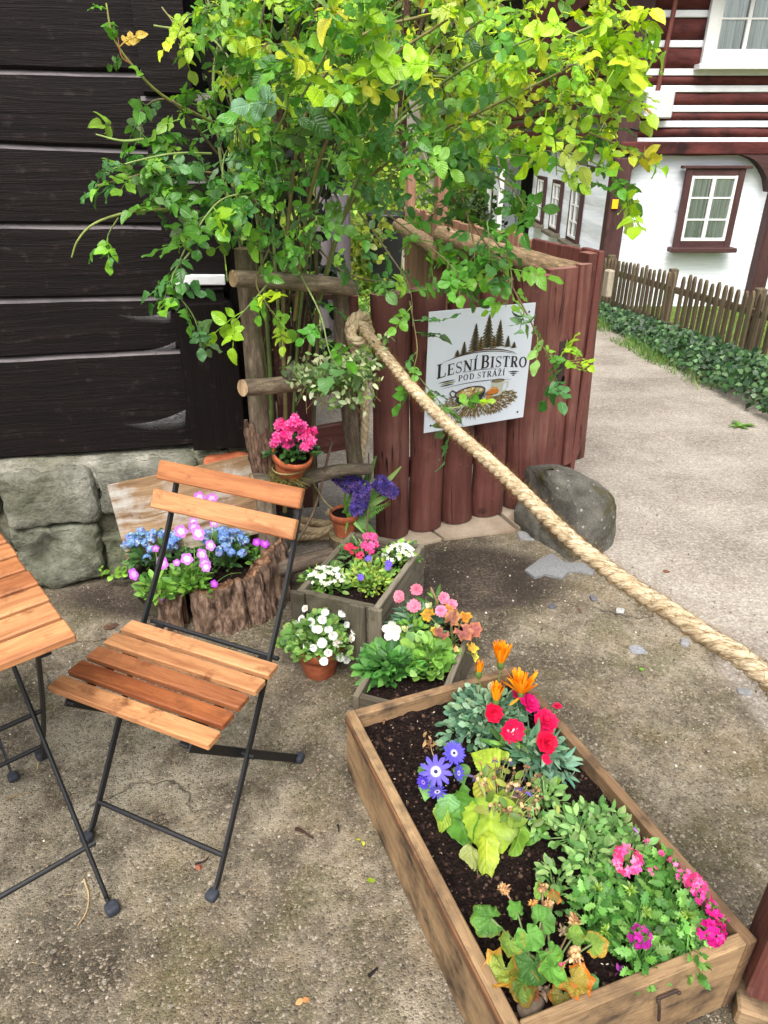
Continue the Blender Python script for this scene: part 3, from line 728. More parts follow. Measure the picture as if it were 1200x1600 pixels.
# pipe and meter box
mb = MB(); a, b = Y(1026, 150, HY-.14), Y(1056, 0, HY-.14); tube(mb, [a, b, b+(b-a)*.6], .026, 10); mb.build('pipe', M['pipe'], house)
c = Y(1028, 164, HY-.12); mb = MB(); box(mb, c, (.30, .13, .26), I3, .012); bx_ = mb.build('meter_box', M['greybox'], house, False)
mb = MB(); tube(mb, spline([Y(1020, 180, HY-.12), Y(1018, 195, HY-.12), Y(1005, 204, HY-.11), Y(985, 200, HY-.1)], 12), .008, 6); mb.build('cable', M['binplastic'], bx_)
c = Y(961, 319, HY-.14); mb = MB(); box(mb, c, (.07, .015, .1), I3, .002, lin((236, 186, 30))); mb.build('yellow_plate', M['ink'], house, False)

# ================================================================ picket fence along the path
def fpt(y): return V3(2.90-(y-5.15)*.08, y, gzf(2.90-(y-5.15)*.08, y))
fence = thing('picket_fence', 'weathered grey picket fence along the far side of the path before the cottage', 'fence', fpt(4.2))
ydir = nrm(fpt(8)-fpt(4)); side = V3(ydir[1], -ydir[0], 0)
y = 3.9; k = 0
while y < 8.85:
    k += 1
    if k not in (29,):
        p = fpt(y); hh = .63+U(-.02, .02); w = .046; th = .02; lean = U(-.02, .02)
        mb = MB()
        prof = [(-w/2, 0), (w/2, 0), (w/2, hh-.045), (w*.28, hh-.012), (0, hh), (-w*.28, hh-.012), (-w/2, hh-.045)]
        n = len(prof); Vv = []; T = []
        of = U(0, 20)
        for s_ in (-1, 1):
            for (a, z) in prof: Vv.append(p+ydir*(a+lean*z)*V3(1, 1, 0)+side*(-.035+s_*th/2)+V3(0, 0, z)); T.append((z+of, a+s_*.02+of*.3))
        f = [tuple(range(n)), tuple(reversed(range(n, 2*n)))]+[(i, n+i, n+(i+1) % n, (i+1) % n) for i in range(n)]
        tint = U(.75, 1.2); mb.add(Vv, f, T, (tint, tint*U(.97, 1.03), tint*U(.92, 1.0)))
        mb.build('picket', M['fencewood'], fence, False)
    y += .103
for zz in (.14, .47):
    mb = MB(); bar(mb, fpt(3.85)+V3(0, 0, zz), fpt(8.9)+V3(0, 0, zz), .04, .055); mb.build('rail', M['fencewood'], fence, False)
for yy in (4.0, 5.62, 7.1, 8.7):
    p = fpt(yy)+side*.06; mb = MB(); box(mb, p+V3(0, 0, .30), (.075, .075, .68), I3, .006); mb.build('post', M['fencewood'], fence, False)

# ivy and grass at its foot
mb = MB(); n = 5200
yy = RNG.uniform(3.6, 8.8, n)**1.0; w = RNG.uniform(0, 1, n)
off = .02-.50*w*np.clip(1.15-(yy-4.6)*.15, .3, 1.15); hgt = (.05+.20*np.sin(np.pi*np.clip(w*.8+.15, 0, 1)))*np.clip(1.15-(yy-4)*.14, .5, 1.1)
base = np.array([fpt(a) for a in yy])
P = base+side*off[:, None]+np.stack([0*yy, 0*yy, hgt*RNG.uniform(.55, 1.05, n)], 1)
D = nrm(-side*.7+V3(0, 0, -.3)+.7*RNG.normal(size=(n, 3))); N = V3(-.5, -.45, .8)+.35*RNG.normal(size=(n, 3))
mb.batch(IVY, P, D, N, RNG.uniform(.03, .054, n), pick([(44, 76, 44), (58, 92, 54), (74, 108, 66), (40, 66, 42), (100, 130, 88)], n, .2))
tag(mb.build('ivy', M['leaf']), 'dense dark ivy growing at the foot of the picket fence', 'ground cover', None, 'stuff')
mb = MB(); n = 7000
yy = RNG.uniform(5.0, 9.4, n); base = np.array([fpt(a) for a in yy]); off = -.16-RNG.uniform(0, 1, n)**1.3*(.50-.03*(yy-4))
keep = (np.sin(yy*5.1)+np.sin(yy*2.3+1)+RNG.normal(size=n)*.5 > -.9) & ((yy > 5.8) | (RNG.uniform(size=n) < .35))
P = (base+side*off[:, None])[keep]; m = len(P)
mb.batch(BLADE, P, V3(0, 0, 1)+.45*RNG.normal(size=(m, 3)), RNG.normal(size=(m, 3)), RNG.uniform(.04, .12, m), pick([(84, 128, 44), (110, 150, 60), (66, 104, 38), (136, 164, 84)], m))
n = 5000; X_ = RNG.uniform(3.05, 6, n); Y_ = RNG.uniform(4., 8.8, n); P = np.stack([X_, Y_, gz(X_, Y_)], 1)
mb.batch(BLADE, P, V3(0, 0, 1)+.45*RNG.normal(size=(n, 3)), RNG.normal(size=(n, 3)), RNG.uniform(.06, .16, n), pick([(100, 140, 50), (130, 160, 70), (80, 114, 44)], n))
tag(mb.build('grass', M['bgleaf']), 'bright green grass between the ivy and the gravel path', 'grass', None, 'stuff')
# a dandelion by the path edge
c = G(1160, 648); c[2] = gzf(c[0], c[1])
wd = thing('weed', 'flat green weed rosette at the edge of the path in front of the ivy', 'weed', c)
mb = MB(); n = 14; a = RNG.uniform(0, 6.3, n); D = np.stack([np.cos(a), np.sin(a), .5+0*a], 1); mb.batch(LANCE, np.repeat(c[None], n, 0), D, V3(0, 0, 1)+0*D, RNG.uniform(.05, .10, n), pick([(96, 140, 54), (120, 160, 76)], n)); mb.build('leaves', M['leaf'], wd)

# ================================================================ greenery behind
def bg_tree(name, label, x, y, h, r, cols, n=1500, ls=(.1, .22), trunk=True, group='trees behind the yard', th=.35):
    z = gzf(x, y); t = thing(name, label, 'tree' if trunk else 'bush', (x, y, z), group)
    if trunk:
        mb = MB(); P = [(x, y, z-.1), (x+U(-.1, .1), y, z+h*.3), (x+U(-.2, .2), y+U(-.2, .2), z+h*.75)]
        tube(mb, spline(P, 8), np.linspace(r*.075, r*.03, 8), 8, (.45, .42, .4), amp=.2)
        for k in range(6):
            a = U(0, 6.3); b = np.array(P[1])+V3(0, 0, U(0, h*.35)); e = b+V3(math.cos(a)*r*.7, math.sin(a)*r*.7, U(.15, .4)*h)
            tube(mb, spline([b, (b+e)/2+V3(0, 0, .15), e], 6), np.linspace(r*.03, r*.01, 6), 5, (.45, .42, .4))
        mb.build('trunk', M['bark'], t)
    mb = MB(); k = 16; z0 = z+(h*th if trunk else 0.05)
    ctr = [V3(x+U(-.7, .7)*r, y+U(-.7, .7)*r, z0+U(.1, .9)*(h-(z0-z))) for _ in range(k)]
    for c in ctr:
        m = n//k; d = rdir(m); rr = r*U(.32, .55)*RNG.uniform(.45, 1.05, m)[:, None]
        P = c+d*rr*V3(1, 1, .8); P[:, 2] = np.maximum(P[:, 2], z+.03)
        mb.batch(OVATE, P, nrm(d+.8*RNG.normal(size=(m, 3))+V3(0, 0, -.2)), V3(0, -.3, .8)+.7*RNG.normal(size=(m, 3)), RNG.uniform(ls[0], ls[1], m), pick(cols, m, .2))
    mb.build('crown' if trunk else 'foliage', M['bgleaf'], t)
g1 = [(96, 132, 40), (130, 164, 52), (70, 104, 34), (160, 186, 70)]; g2 = [(48, 76, 32), (64, 96, 38), (38, 60, 28)]; g3 = [(122, 138, 46), (100, 128, 42), (146, 152, 60)]
for i, (nm_, lb, x, y_, h, r, cl, tr_) in enumerate([
    ('broadleaf_tree', 'bright green tree behind the climbing rose, left of the bin', -1.6, 13.5, 5.2, 2.0, g1, True),
    ('broadleaf_tree', 'yellow-green tree behind the middle of the climbing rose', .3, 17.5, 6.0, 2.2, g3, True),
    ('broadleaf_tree', 'dark green tree next to the white side wall of the cottage', 1.55, 20.5, 6.0, 1.7, g2, True),
    ('broadleaf_tree', 'tall dark tree farthest left behind the log building', -4.6, 14., 6.5, 2.4, g2, True),
    ('broadleaf_tree', 'light green tree on the slope above the brown path', -.2, 24., 7., 2.6, g1, True),
    ('broadleaf_tree', 'dark tree on the slope behind the rose canopy', -2.8, 21., 7., 2.8, g2, True),
    ('broadleaf_tree', 'yellowish tree at the top of the slope beside the cottage roof', 2.2, 27., 7., 2.6, g3, True),
    ('broadleaf_tree', 'large tree rising behind the cottage roof', 6.5, 24., 8., 3.2, g1, True),
    ('garden_bush', 'low yellow-green bush left of the black bin', -.55, 9.6, 1.2, .7, g3, False),
    ('garden_bush', 'leafy bush behind the black bin', .2, 11.4, 1.9, .9, g1, False),
    ('garden_bush', 'dark bush at the foot of the white side wall', 1.75, 15.4, 1.3, .6, g2, False),
    ('garden_bush', 'green bush behind the grey posts left of the gate', -1.3, 8.4, 1.5, .75, g1, False),
    ('garden_bush', 'dark evergreen bush close behind the dense stems of the rose', -.60, 3.9, 3.0, .46, [(24, 40, 22), (34, 52, 26), (20, 34, 18)], False),  # added bush, near-black leaves stand in for the shade behind the stems
    ('garden_bush', 'bright bush along the brown path beyond the plank fence', .75, 15.8, 1.0, .6, g3, False)]):
    bg_tree(nm_, lb, x, y_, h, r, cl, 1700 if tr_ else 1300, (.12, .24) if tr_ else (.05, .11), tr_, 'trees behind the yard' if tr_ else 'bushes in the back yard')
mb = MB(); n = 9000
X_ = RNG.uniform(-2.2, .75, n); Y_ = RNG.uniform(5.2, 11.5, n); kp = X_ < .35+.08*(Y_-4)*RNG.uniform(-1, 1.2, n); X_, Y_ = X_[kp], Y_[kp]; n = len(X_)
P = np.stack([X_, Y_, gz(X_, Y_)+RNG.uniform(0, .22, n)*(.4+.6*np.sin(X_*4+Y_*3)**2)], 1)
mb.batch(OVATE, P, V3(0, 0, .5)+RNG.normal(size=(n, 3)), V3(0, -.3, 1)+.5*RNG.normal(size=(n, 3)), RNG.uniform(.03, .085, n), pick([(96, 140, 54), (124, 164, 66), (74, 110, 42), (150, 170, 90)], n, .2))
tag(mb.build('yard_herbs', M['bgleaf']), 'low leafy herbs covering the ground of the back yard', 'ground cover', None, 'stuff')
mb = MB(); n = 6000
X_ = RNG.uniform(-7, 4, n); Y_ = RNG.uniform(16, 34, n); P = np.stack([X_, Y_, gz(X_, Y_)+RNG.uniform(0, .4, n)], 1)
kp = ~((np.abs(X_-(1.0-.04*(Y_-16))) < .5)); P = P[kp]; n = len(P)
mb.batch(OVATE, P, V3(0, -.3, .5)+RNG.normal(size=(n, 3)), V3(0, -.5, 1)+.5*RNG.normal(size=(n, 3)), RNG.uniform(.12, .3, n), pick(g1+g3, n, .2))
tag(mb.build('hillside_scrub', M['bgleaf']), 'bright scrub covering the slope behind the yard', 'ground cover', None, 'stuff')
# a far wood closes the horizon
mb = MB(); n = 9000
a = RNG.uniform(-1.2, 1.15, n); rr = RNG.uniform(36, 46, n); X_ = rr*np.sin(a); Y_ = rr*np.cos(a); P = np.stack([X_, Y_, np.minimum(gz(X_, Y_), 6)+RNG.uniform(0, 1, n)**.8*8], 1)
mb.batch(OVATE, P, rdir(n), V3(0, -.6, .6)+.6*RNG.normal(size=(n, 3)), RNG.uniform(.7, 1.4, n), pick(g1+g2, n, .2))
tag(mb.build('far_wood', M['bgleaf']), 'wood on the hill closing the view', 'wood', None, 'stuff')

# bin
BY = 9.6; c = Y(603, 338, BY); zb_ = gzf(c[0], BY); ht = c[2]-zb_
bn = thing('wheelie_bin', 'black wheelie bin standing in the yard behind the gate', 'bin', (c[0], BY, zb_))
mb = MB(); k = 5
prof = [(0.16, .04), (.18, .3), (.215, ht*.8), (.225, ht)]
Vv = []; 
for r_, z in prof:
    for (sx, sy) in ((-1, -1), (1, -1), (1, 1), (-1, 1)):
        Vv.append((c[0]+sx*r_, BY+sy*r_*1.1, zb_+z))
mb.add(Vv, [(4*i+j, 4*i+(j+1) % 4, 4*(i+1)+(j+1) % 4, 4*(i+1)+j) for i in range(3) for j in range(4)]+[(3, 2, 1, 0)]); mb.build('bin_body', M['binplastic'], bn, False)
mb = MB(); rbox(mb, (c[0], BY, zb_+ht+.02), (.25, .28, .035), I3, 5, 6, 0); mb.build('lid', M['binplastic'], bn)
mb = MB(); tube(mb, [(c[0]-.2, BY+.3, zb_+ht-.02), (c[0]+.2, BY+.3, zb_+ht-.02)], .015, 8); mb.build('handle', M['binplastic'], bn)
for s_ in (-1, 1):
    mb = MB(); tube(mb, [(c[0]+s_*.16, BY+.22, zb_+.09), (c[0]+s_*.2, BY+.22, zb_+.09)], .09, 14); mb.build('wheel', M['binplastic'], bn)
# grey posts behind the rose
for px, top, yy, lb in ((531, 304, 6.0, 'silvered grey round post with a flat top behind the trellis, nearest the bin'), (505, 284, 6.3, 'silvered grey round post behind the rose, left of the flat-topped one')):
    p = Y(px, top, yy); z = gzf(p[0], yy); t = thing('log_post', lb, 'post', (p[0], yy, z), 'grey posts behind the rose')
    mb = MB(); n = 10; tube(mb, [(p[0]+.004*math.sin(i), yy, z-.05+(p[2]-z+.05)*i/(n-1)) for i in range(n)], .074, 14, capcol=(1.5, 1.45, 1.3), amp=.06); mb.build('post_shaft', M['greypost'], t)
# plank fence with log rails beyond the gate
pf = thing('plank_fence', 'brown plank fence with thick pale log rails behind the gate along the path', 'fence', (.86, 3.1, 0))
A0, A1 = V3(.90, 3.06, 0), V3(.36, 4.6, 0); A2 = V3(.22, 6.4, 0)
def fseg(a, b, n, mats, h0, h1, jag=.015):
    d = nrm(b-a); sd = V3(d[1], -d[0], 0); L = np.linalg.norm(b-a)
    for i in range(n):
        p = a+(b-a)*(i+.5)/n; z = gzf(p[0], p[1]); h = h0+(h1-h0)*(i+.5)/n+U(-jag, jag)
        mb = MB(); t_ = U(.85, 1.15); box(mb, p+V3(0, 0, (z+.05+h)/2), (L/n-.006, .025, h-z-.05), axes(d, (0, 0, 1)), .003, (t_, t_, t_)); mb.build('plank', mats, pf, False)
fseg(A0, A0+(A1-A0)*.34, 4, M['redwood'], 1.08, 1.07); fseg(A0+(A1-A0)*.34, A1, 9, M['tanwood'], 1.08, 1.06); fseg(A1, A2, 12, M['tanwood'], 1.08, .98)
dA = nrm(A1-A0); sA = V3(dA[1], -dA[0], 0); sA = sA if sA[0] < 0 else -sA
def lrail(a, b, r, z0, z1):
    mb = MB(); n = 9; P = [a+(b-a)*i/(n-1)+V3(0, 0, z0+(z1-z0)*i/(n-1)) for i in range(n)]; tube(mb, P, r, 16, (1.75, 1.5, 1.15), capcol=(2.2, 1.9, 1.4), amp=.08, fr=5); mb.build('log_rail', M['log'], pf)
lrail(A0+sA*.075+dA*.05, A0+sA*.085+dA*.60, .055, .985, .985); lrail(A0+sA*.085+dA*.63, A1+sA*.09-dA*.2, .06, .98, .99); lrail(A1+sA*.09-dA*.15, A2+sA*.1, .055, .90, .85)
lrail(A0+sA*.085+dA*.1, A1+sA*.09, .055, .45, .45)
for p, h in ((A1+sA*.02, 1.32), (A0+dA*.62+sA*.05, .95), (A2, 1.25)):
    mb = MB(); z = gzf(p[0], p[1]); box(mb, p+V3(0, 0, (h+z)/2), (.07, .07, h-z), axes(dA, (0, 0, 1)), .006); mb.build('fence_post', M['tanwood'], pf, False)
# ================================================================ dark log building at the left
WA = R(12); WD = V3(math.cos(WA), math.sin(WA), 0); WN = V3(WD[1], -WD[0], 0)      # along the wall, towards the camera
WF = V3(-1.10, 2.25, 0)                                   # foot of the stone base
W0 = WF-WN*.11                                            # plane of the log faces
def W(px, py, off=0.): return PL(px, py, W0+WN*off, WN)
def wl(u, z, off=0.): return W0+WD*u+WN*off+V3(0, 0, z)
def wu(p): return float(np.dot(p-W0, WD))
bld = thing('log_building', 'dark tarred log building on a rough stone base, left of the trellis', 'building', WF)
zs = [W(0, p)[2] for p in (712, 553, 461, 341, 213, 98)]; zs2 = [W(220, p)[2] for p in (697, 543, 456, 344, 223, 104)]
zs += [zs[-1]+.26, zs[-1]+.54, zs[-1]+.8, zs[-1]+1.1, zs[-1]+1.4]; zs2 += [zs2[-1]+.26, zs2[-1]+.54, zs2[-1]+.8, zs2[-1]+1.1, zs2[-1]+1.4]
u0, u1 = wu(W(0, 500)), wu(W(220, 500)); uL = u0-2.2
def zat(i, u): t = (u-u0)/(u1-u0); t = max(-.6, min(1.6, t)); return zs[i]+(zs2[i]-zs[i])*t
def log_face(ua, ub, za, zb, off, n=40, seed=0, gap=.012, cham=.020):
    mb = MB(); of = U(0, 20); rows = []
    for k in range(n+1):
        u = ua+(ub-ua)*k/n; a, b = za(u), zb(u)
        a += .004*mnoise.noise(Vector((u*4, seed, 7))); b += .004*mnoise.noise(Vector((u*5, seed, 3))); j = .003*mnoise.noise(Vector((u*3, seed*2.3, 0)))
        rows.append((u, [(-.09, a-.012), (-.006, a-.012), (.004, a-.004), (.005+j, a+(b-a)*.35), (.005+j, a+(b-a)*.7), (.004, b-.027), (-.030, b-.004), (-.09, b)]))
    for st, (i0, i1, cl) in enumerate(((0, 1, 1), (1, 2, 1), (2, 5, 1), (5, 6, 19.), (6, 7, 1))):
        Vv = []; T = []; m = i1-i0+1
        for u, r in rows:
            for i in range(i0, i1+1): Vv.append(wl(u, r[i][1], off+r[i][0])); T.append((u+of, r[i][1]+r[i][0]))
        f = [(m*k+i, m*(k+1)+i, m*(k+1)+i+1, m*k+i+1) for k in range(n) for i in range(m-1)]
        mb.add(Vv, f, T, (cl, cl*1.38, cl*1.5) if cl > 2 else (1, 1, 1))  # pale chamfer: sky light on the top edge put into the colour, with dust
    u, r = rows[-1]; mb.add([wl(u, z, off+o_) for o_, z in r], [tuple(range(8))]); u, r = rows[0]; mb.add([wl(u, z, off+o_) for o_, z in r], [tuple(reversed(range(8)))])
    return mb
ub_top, ub_bot = wu(W(232, 120)), wu(W(345, 400))
for i in range(len(zs)-1):
    ue = wu(W(300, 640)) if i == 0 else wu(W(285, 520)) if i == 1 else wu(W(350, 400)) if i == 2 else wu(W(268, 270)) if i == 3 else wu(W(250, 150)) if i == 4 else wu(W(240, 60))
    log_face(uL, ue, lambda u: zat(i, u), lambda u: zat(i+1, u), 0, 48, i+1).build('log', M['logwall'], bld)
mb = MB(); zt = zs[-1]
pa, pb = wl(uL, (zs[0]+zt)/2, -.075), wl(wu(W(345, 400)), (zs[0]+zt)/2, -.075)
bar(mb, pa, pb, .05, zt-zs[0]); mb.build('wall_core', M['dark'], bld, False)
# side wall running back from the corner
mb = MB(); p = wl(wu(W(352, 300, .0)), (zs[0]+zt)/2, -.02)
bar(mb, p, p-WN*2.6, .04, zt-zs[0]); mb.build('side_wall', M['logwall'], bld, False)
# corner joint: stacked log ends, proud of the wall
for (pa_, pb_, x0, x1, of_, sd) in ((-420, 142, 224, 300, .035, 11), (142, 272, 236, 345, .02, 12), (272, 428, 262, 352, .02, 13), (442, 480, 268, 352, .012, 14)):
    za_, zb2 = W((x0+x1)/2, pb_, of_)[2], W((x0+x1)/2, pa_, of_)[2]
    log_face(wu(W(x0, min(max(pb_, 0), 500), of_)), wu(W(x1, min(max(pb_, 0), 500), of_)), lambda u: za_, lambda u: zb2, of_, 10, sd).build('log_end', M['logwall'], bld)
a, b = W(272, 436, .02), W(352, 436, .02)
mb = MB(); bar(mb, a, b, .05, .032, (0, 0, 1), .003); mb.build('white_chinking', M['plaster'], bld, False)
# squat corner post with rounded shoulders
pz0, pz1 = W(330, 703, .09)[2], W(320, 474, .09)[2]
ul, ur = wu(W(288, 600, .09)), wu(W(377, 600, .09))
mb = MB(); Vv = []; T = []; pf_ = []
r_ = .035
for a in np.linspace(math.pi, math.pi/2, 6): pf_.append((ul+r_+r_*math.cos(a), pz1-r_+r_*math.sin(a)))
for a in np.linspace(math.pi/2, 0, 6): pf_.append((ur-r_+r_*math.cos(a), pz1-r_+r_*math.sin(a)))
pf_ += [(ur, pz0), (ul, pz0)]; n = len(pf_)
rings = [(-.1, 1.), (.085, 1.), (.095, .96)]
uc, zc_ = (ul+ur)/2, (pz0+pz1)/2
for o_, s_ in rings:
    for u, z in pf_: Vv.append(wl(uc+(u-uc)*s_, zc_+(z-zc_)*(.5+.5*s_), o_)); T.append((z+3, u+o_*.5))
f = [(k*n+i, k*n+(i+1) % n, (k+1)*n+(i+1) % n, (k+1)*n+i) for k in range(2) for i in range(n)]+[tuple(reversed(range(2*n, 3*n)))]
f = [tuple(reversed(q)) for q in f]
mb.add(Vv, f, T); mb.build('corner_post', M['logwall'], bld, False)
# stone base
def fstone(x0, x1, y0, y1, dep, seed, amp=.018, e=5., off=0., col=(1, 1, 1), res=22):
    p0, p1 = PL(x0, (y0+y1)/2, WF+WN*off, WN), PL(x1, (y0+y1)/2, WF+WN*off, WN); za, zb = PL((x0+x1)/2, y1, WF+WN*off, WN)[2], PL((x0+x1)/2, y0, WF+WN*off, WN)[2]
    c = (p0+p1)/2; c[2] = (za+zb)/2; c = c-WN*(dep/2)
    mb = MB(); rbox(mb, c, (np.linalg.norm(p1-p0)/2, dep/2, (zb-za)/2), np.stack([WD, -WN, V3(0, 0, 1)], 1), 14., res, amp*1.25, 6., seed, col, fine=.005); mb.build('foundation_stone', M['stone'], bld)
fstone(-2, 149, 738, 826, .34, 1, .016, 5, .01); fstone(149, 312, 728, 800, .3, 2.2, .016, 5, .0); fstone(312, 430, 735, 792, .3, 3.1, .012, 5, -.02, (1., .92, .84))
fstone(-330, -6, 735, 830, .32, 4.4, .02, 5, .0)
fstone(18, 156, 826, 916, .34, 5.5, .03, 4, .02, (.86, .9, .84)); fstone(160, 232, 838, 905, .3, 6.1, .02, 4, .0, (.84, .88, .82)); fstone(232, 420, 800, 905, .3, 7.3, .02, 5, -.02, (.9, .9, .86)); fstone(-330, 12, 832, 925, .34, 8.6, .03, 4, .02, (.88, .9, .86))
mb = MB(); zt_ = W(150, 706)[2]; zf0 = PL(150, 752, WF, WN)[2]
rbox(mb, WF+WD*(-.66)-WN*.235+V3(0, 0, zf0/2-.02), (1.3, .19, zf0/2), np.stack([WD, -WN, V3(0, 0, 1)], 1), 12, 46, .022, 7, 3.3, (.82, .8, .74), .004); mb.build('mortar', M['stone'], bld)
mb = MB(); c = (W(-500, 708)+W(400, 690))/2; rbox(mb, WF+WD*(-.66)-WN*.16+V3(0, 0, zf0+.0), (1.3, .13, .056), np.stack([WD, -WN, V3(0, 0, 1)], 1), 6, 46, .014, 8, 9.3, (1.3, 1.28, 1.26), .003); mb.build('ledge', M['stone'], bld)  # ledge tinted paler than the stones: light on its top put into the colour
mb = MB(); p = W(356, 722, .10); rbox(mb, p, (.085, .05, .022), np.stack([WD, -WN, V3(0, 0, 1)], 1), 5, 8, .006, 14, 2, (1, 1, 1)); mb.build('brick', M['terracotta'], bld)
# small weed in the wall joint
c = PL(170, 893, WF+WN*.03, WN)
wd = thing('weed', 'tiny light green weed sprouting from a joint of the stone base', 'weed', c)
mb = MB(); n = 26; a = RNG.uniform(-1, 1, n); P = np.stack([c[0]+RNG.uniform(-.035, .075, n), c[1]-RNG.uniform(0, .02, n), c[2]+RNG.uniform(-.02, .03, n)], 1)
mb.batch(ROUND, P, np.stack([a, -1+0*a, RNG.uniform(-.3, .5, n)], 1), V3(0, -.6, .7)+.3*RNG.normal(size=(n, 3)), RNG.uniform(.012, .026, n), pick([(126, 170, 66), (150, 190, 84)], n)); mb.build('leaves', M['leaf'], wd)
# cobwebs
def cobweb(pts, lab, sag=.02):
    mb = MB(); A, B, C_ = [np.asarray(p) for p in pts]; n = 12; Vv = []; T = []; Cc = []
    for i in range(n+1):
        for j in range(n+1-i):
            a, b = i/n, j/n; g_ = 1-a-b; p = A*g_+B*a+C_*b; s_ = 4*(a*b+b*g_+a*g_)
            Vv.append(p+V3(0, 0, -sag*s_)+WN*.012*s_); T.append((a*1.5, b)); k = min(1, .35+1.5*b*(1-a)); Cc.append((k, k, k))
    ix = {}; q = 0
    for i in range(n+1):
        for j in range(n+1-i): ix[(i, j)] = q; q += 1
    f = []
    for i in range(n):
        for j in range(n-i):
            f.append((ix[(i, j)], ix[(i+1, j)], ix[(i, j+1)]))
            if i+j < n-1: f.append((ix[(i+1, j)], ix[(i+1, j+1)], ix[(i, j+1)]))
    mb.add(Vv, f, T, Cc); tag(mb.build('cobweb', M['web']), lab, 'cobweb', 'cobwebs at the corner of the log wall')
cobweb([W(192, 662, .01), W(287, 668, .012), W(290, 640, .06)], 'largest grey cobweb, in the corner low beside the squat post', .012)
cobweb([W(176, 489, .01), W(266, 502, .012), W(266, 486, .05)], 'thin cobweb strand on the log beside the top of the squat post', .012)
cobweb([W(205, 548, .01), W(274, 546, .012), W(274, 534, .05)], 'cobweb in the log gap halfway down the squat post', .008)

# leaning board behind the stump planter
a, b, c, d = PL(177, 756, WF+WN*.03, WN), PL(415, 705, WF+WN*.03, WN), PL(420, 830, WF+WN*.13, WN), PL(197, 880, WF+WN*.13, WN)
mb = MB(); ctr = (a+b+c+d)/4; xd = nrm((b-a)+(c-d)); zd_ = nrm((a+b)-(c+d)); Mx = axes(xd, zd_)
box(mb, ctr, (np.linalg.norm(b-a), .022, np.linalg.norm(a-d)), Mx, .003)
lb = mb.build('leaning_board', M['paleboard'], None, False); tag(lb, 'scuffed pale wooden board leaning on the stone base behind the flowers', 'board')
# grey step block right of it
mb = MB(); rbox(mb, G(375, 855)+V3(.05, .24, .13), (.14, .08, .13), np.stack([WD, -WN, V3(0, 0, 1)], 1), 7, 10, .012, 7, 5); tag(mb.build('stone_block', M['stone']), 'grey stone block behind the trellis foot, right of the leaning board', 'stone')

# ================================================================ dark board fence between wall and gate
DB = V3(-.30, 2.62, 0); DD = nrm(V3(.97, .2, 0)); DN = V3(DD[1], -DD[0], 0)
def D_(px, py, off=0.): return PL(px, py, DB+DN*off, DN)
df = thing('board_fence', 'dark brown board fence panel behind the trellis', 'fence', DB)
for k, (x0, x1, yt, yb) in enumerate([(362, 398, 440, 800), (399, 432, 444, 800), (433, 463, 441, 796), (464, 492, 446, 792)]):
    p0, p1 = D_(x0, 640), D_(x1, 640); zt_, zb2 = D_((x0+x1)/2, yt)[2], max(.01, D_((x0+x1)/2, yb)[2])
    mb = MB(); c = (p0+p1)/2; c[2] = (zt_+zb2)/2; box(mb, c, (np.linalg.norm(p1-p0)-.004, .025, zt_-zb2), np.stack([DD, -DN, V3(0, 0, 1)], 1), .003, (.42, .40, .42)); mb.build('plank', M['redwood'], df, False)
mb = MB(); bar(mb, D_(474, 692, .03), D_(548, 678, .03), .03, .115, (0, 0, 1), .004, (.8, .8, .8)); mb.build('cross_board', M['redwood'], df, False)
mb = MB(); bar(mb, D_(372, 466, .02), D_(548, 462, .02), .03, .02, (0, 0, 1), .003, (.5, .5, .5)); mb.build('top_bar', M['redwood'], df, False)

# ================================================================ trellis of peeled branches
T0 = V3(-.40, 2.17, 0); TD = nrm(V3(1, .50, 0)); TN = V3(TD[1], -TD[0], 0)
def T_(px, py, off=0.): return PL(px, py, T0+TN*off, TN)
tr = thing('branch_trellis', 'rustic trellis of peeled branches carrying the climbing rose, left of the gate', 'trellis', T0)
CUT = (2.4, 2.1, 1.65)
def branch(name, pts, r, col=(1, 1, 1), kk=14, cc=CUT, amp=.08):
    mb = MB(); P = spline(pts, 14); r = np.interp(np.linspace(0, 1, 14), np.linspace(0, 1, len(r)), r); tube(mb, P, r, kk, col, True, cc, amp, 9, seed=U(0, 9)); return mb.build(name, M['log'], tr)
branch('post', [T_(381, 388), T_(393, 520), T_(408, 690), T_(424, 900)], [.029, .030, .033, .036], (1.15, 1.12, 1.06))
branch('post', [T_(530, 438, -.02), T_(541, 600, -.02), T_(556, 735, -.02)], [.025, .027, .029], (.95, .9, .87))
branch('rail', [T_(364, 435, .14), T_(460, 440, .08), T_(553, 450, .03)], [.0235, .025, .025], (1.55, 1.5, 1.45))
branch('rail', [T_(379, 606, .14), T_(430, 602, .10), T_(540, 590, .03)], [.0255, .026, .024], (1.35, 1.3, 1.24))
branch('rail', [T_(392, 752, .04), T_(470, 748, .04), T_(530, 735, .04), T_(578, 733, .04)], [.028, .028, .023, .02], (.85, .85, .84))
branch('rail', [T_(395, 895, .04), T_(450, 885, .04), T_(520, 866, .04)], [.033, .032, .028], (.75, .72, .72))
mb = MB()                                    # bark left on the lower post
for k in range(8):
    a = k*.42-1.4; 
    P = [T_(402+U(-3, 3), 655+U(0, 18))+V3(math.sin(a)*.034, -math.cos(a)*.034, 0), T_(410, 700)+V3(math.sin(a)*.040, -math.cos(a)*.040, 0), T_(416, 745)+V3(math.sin(a)*.037, -math.cos(a)*.037, 0)]
    tube(mb, spline(P, 10), [.006, .010, .012, .011, .012, .010, .012, .010, .009, .005], 6, (.85, .8, .78), amp=.5, fr=60)
mb.build('loose_bark', M['bark'], tr)
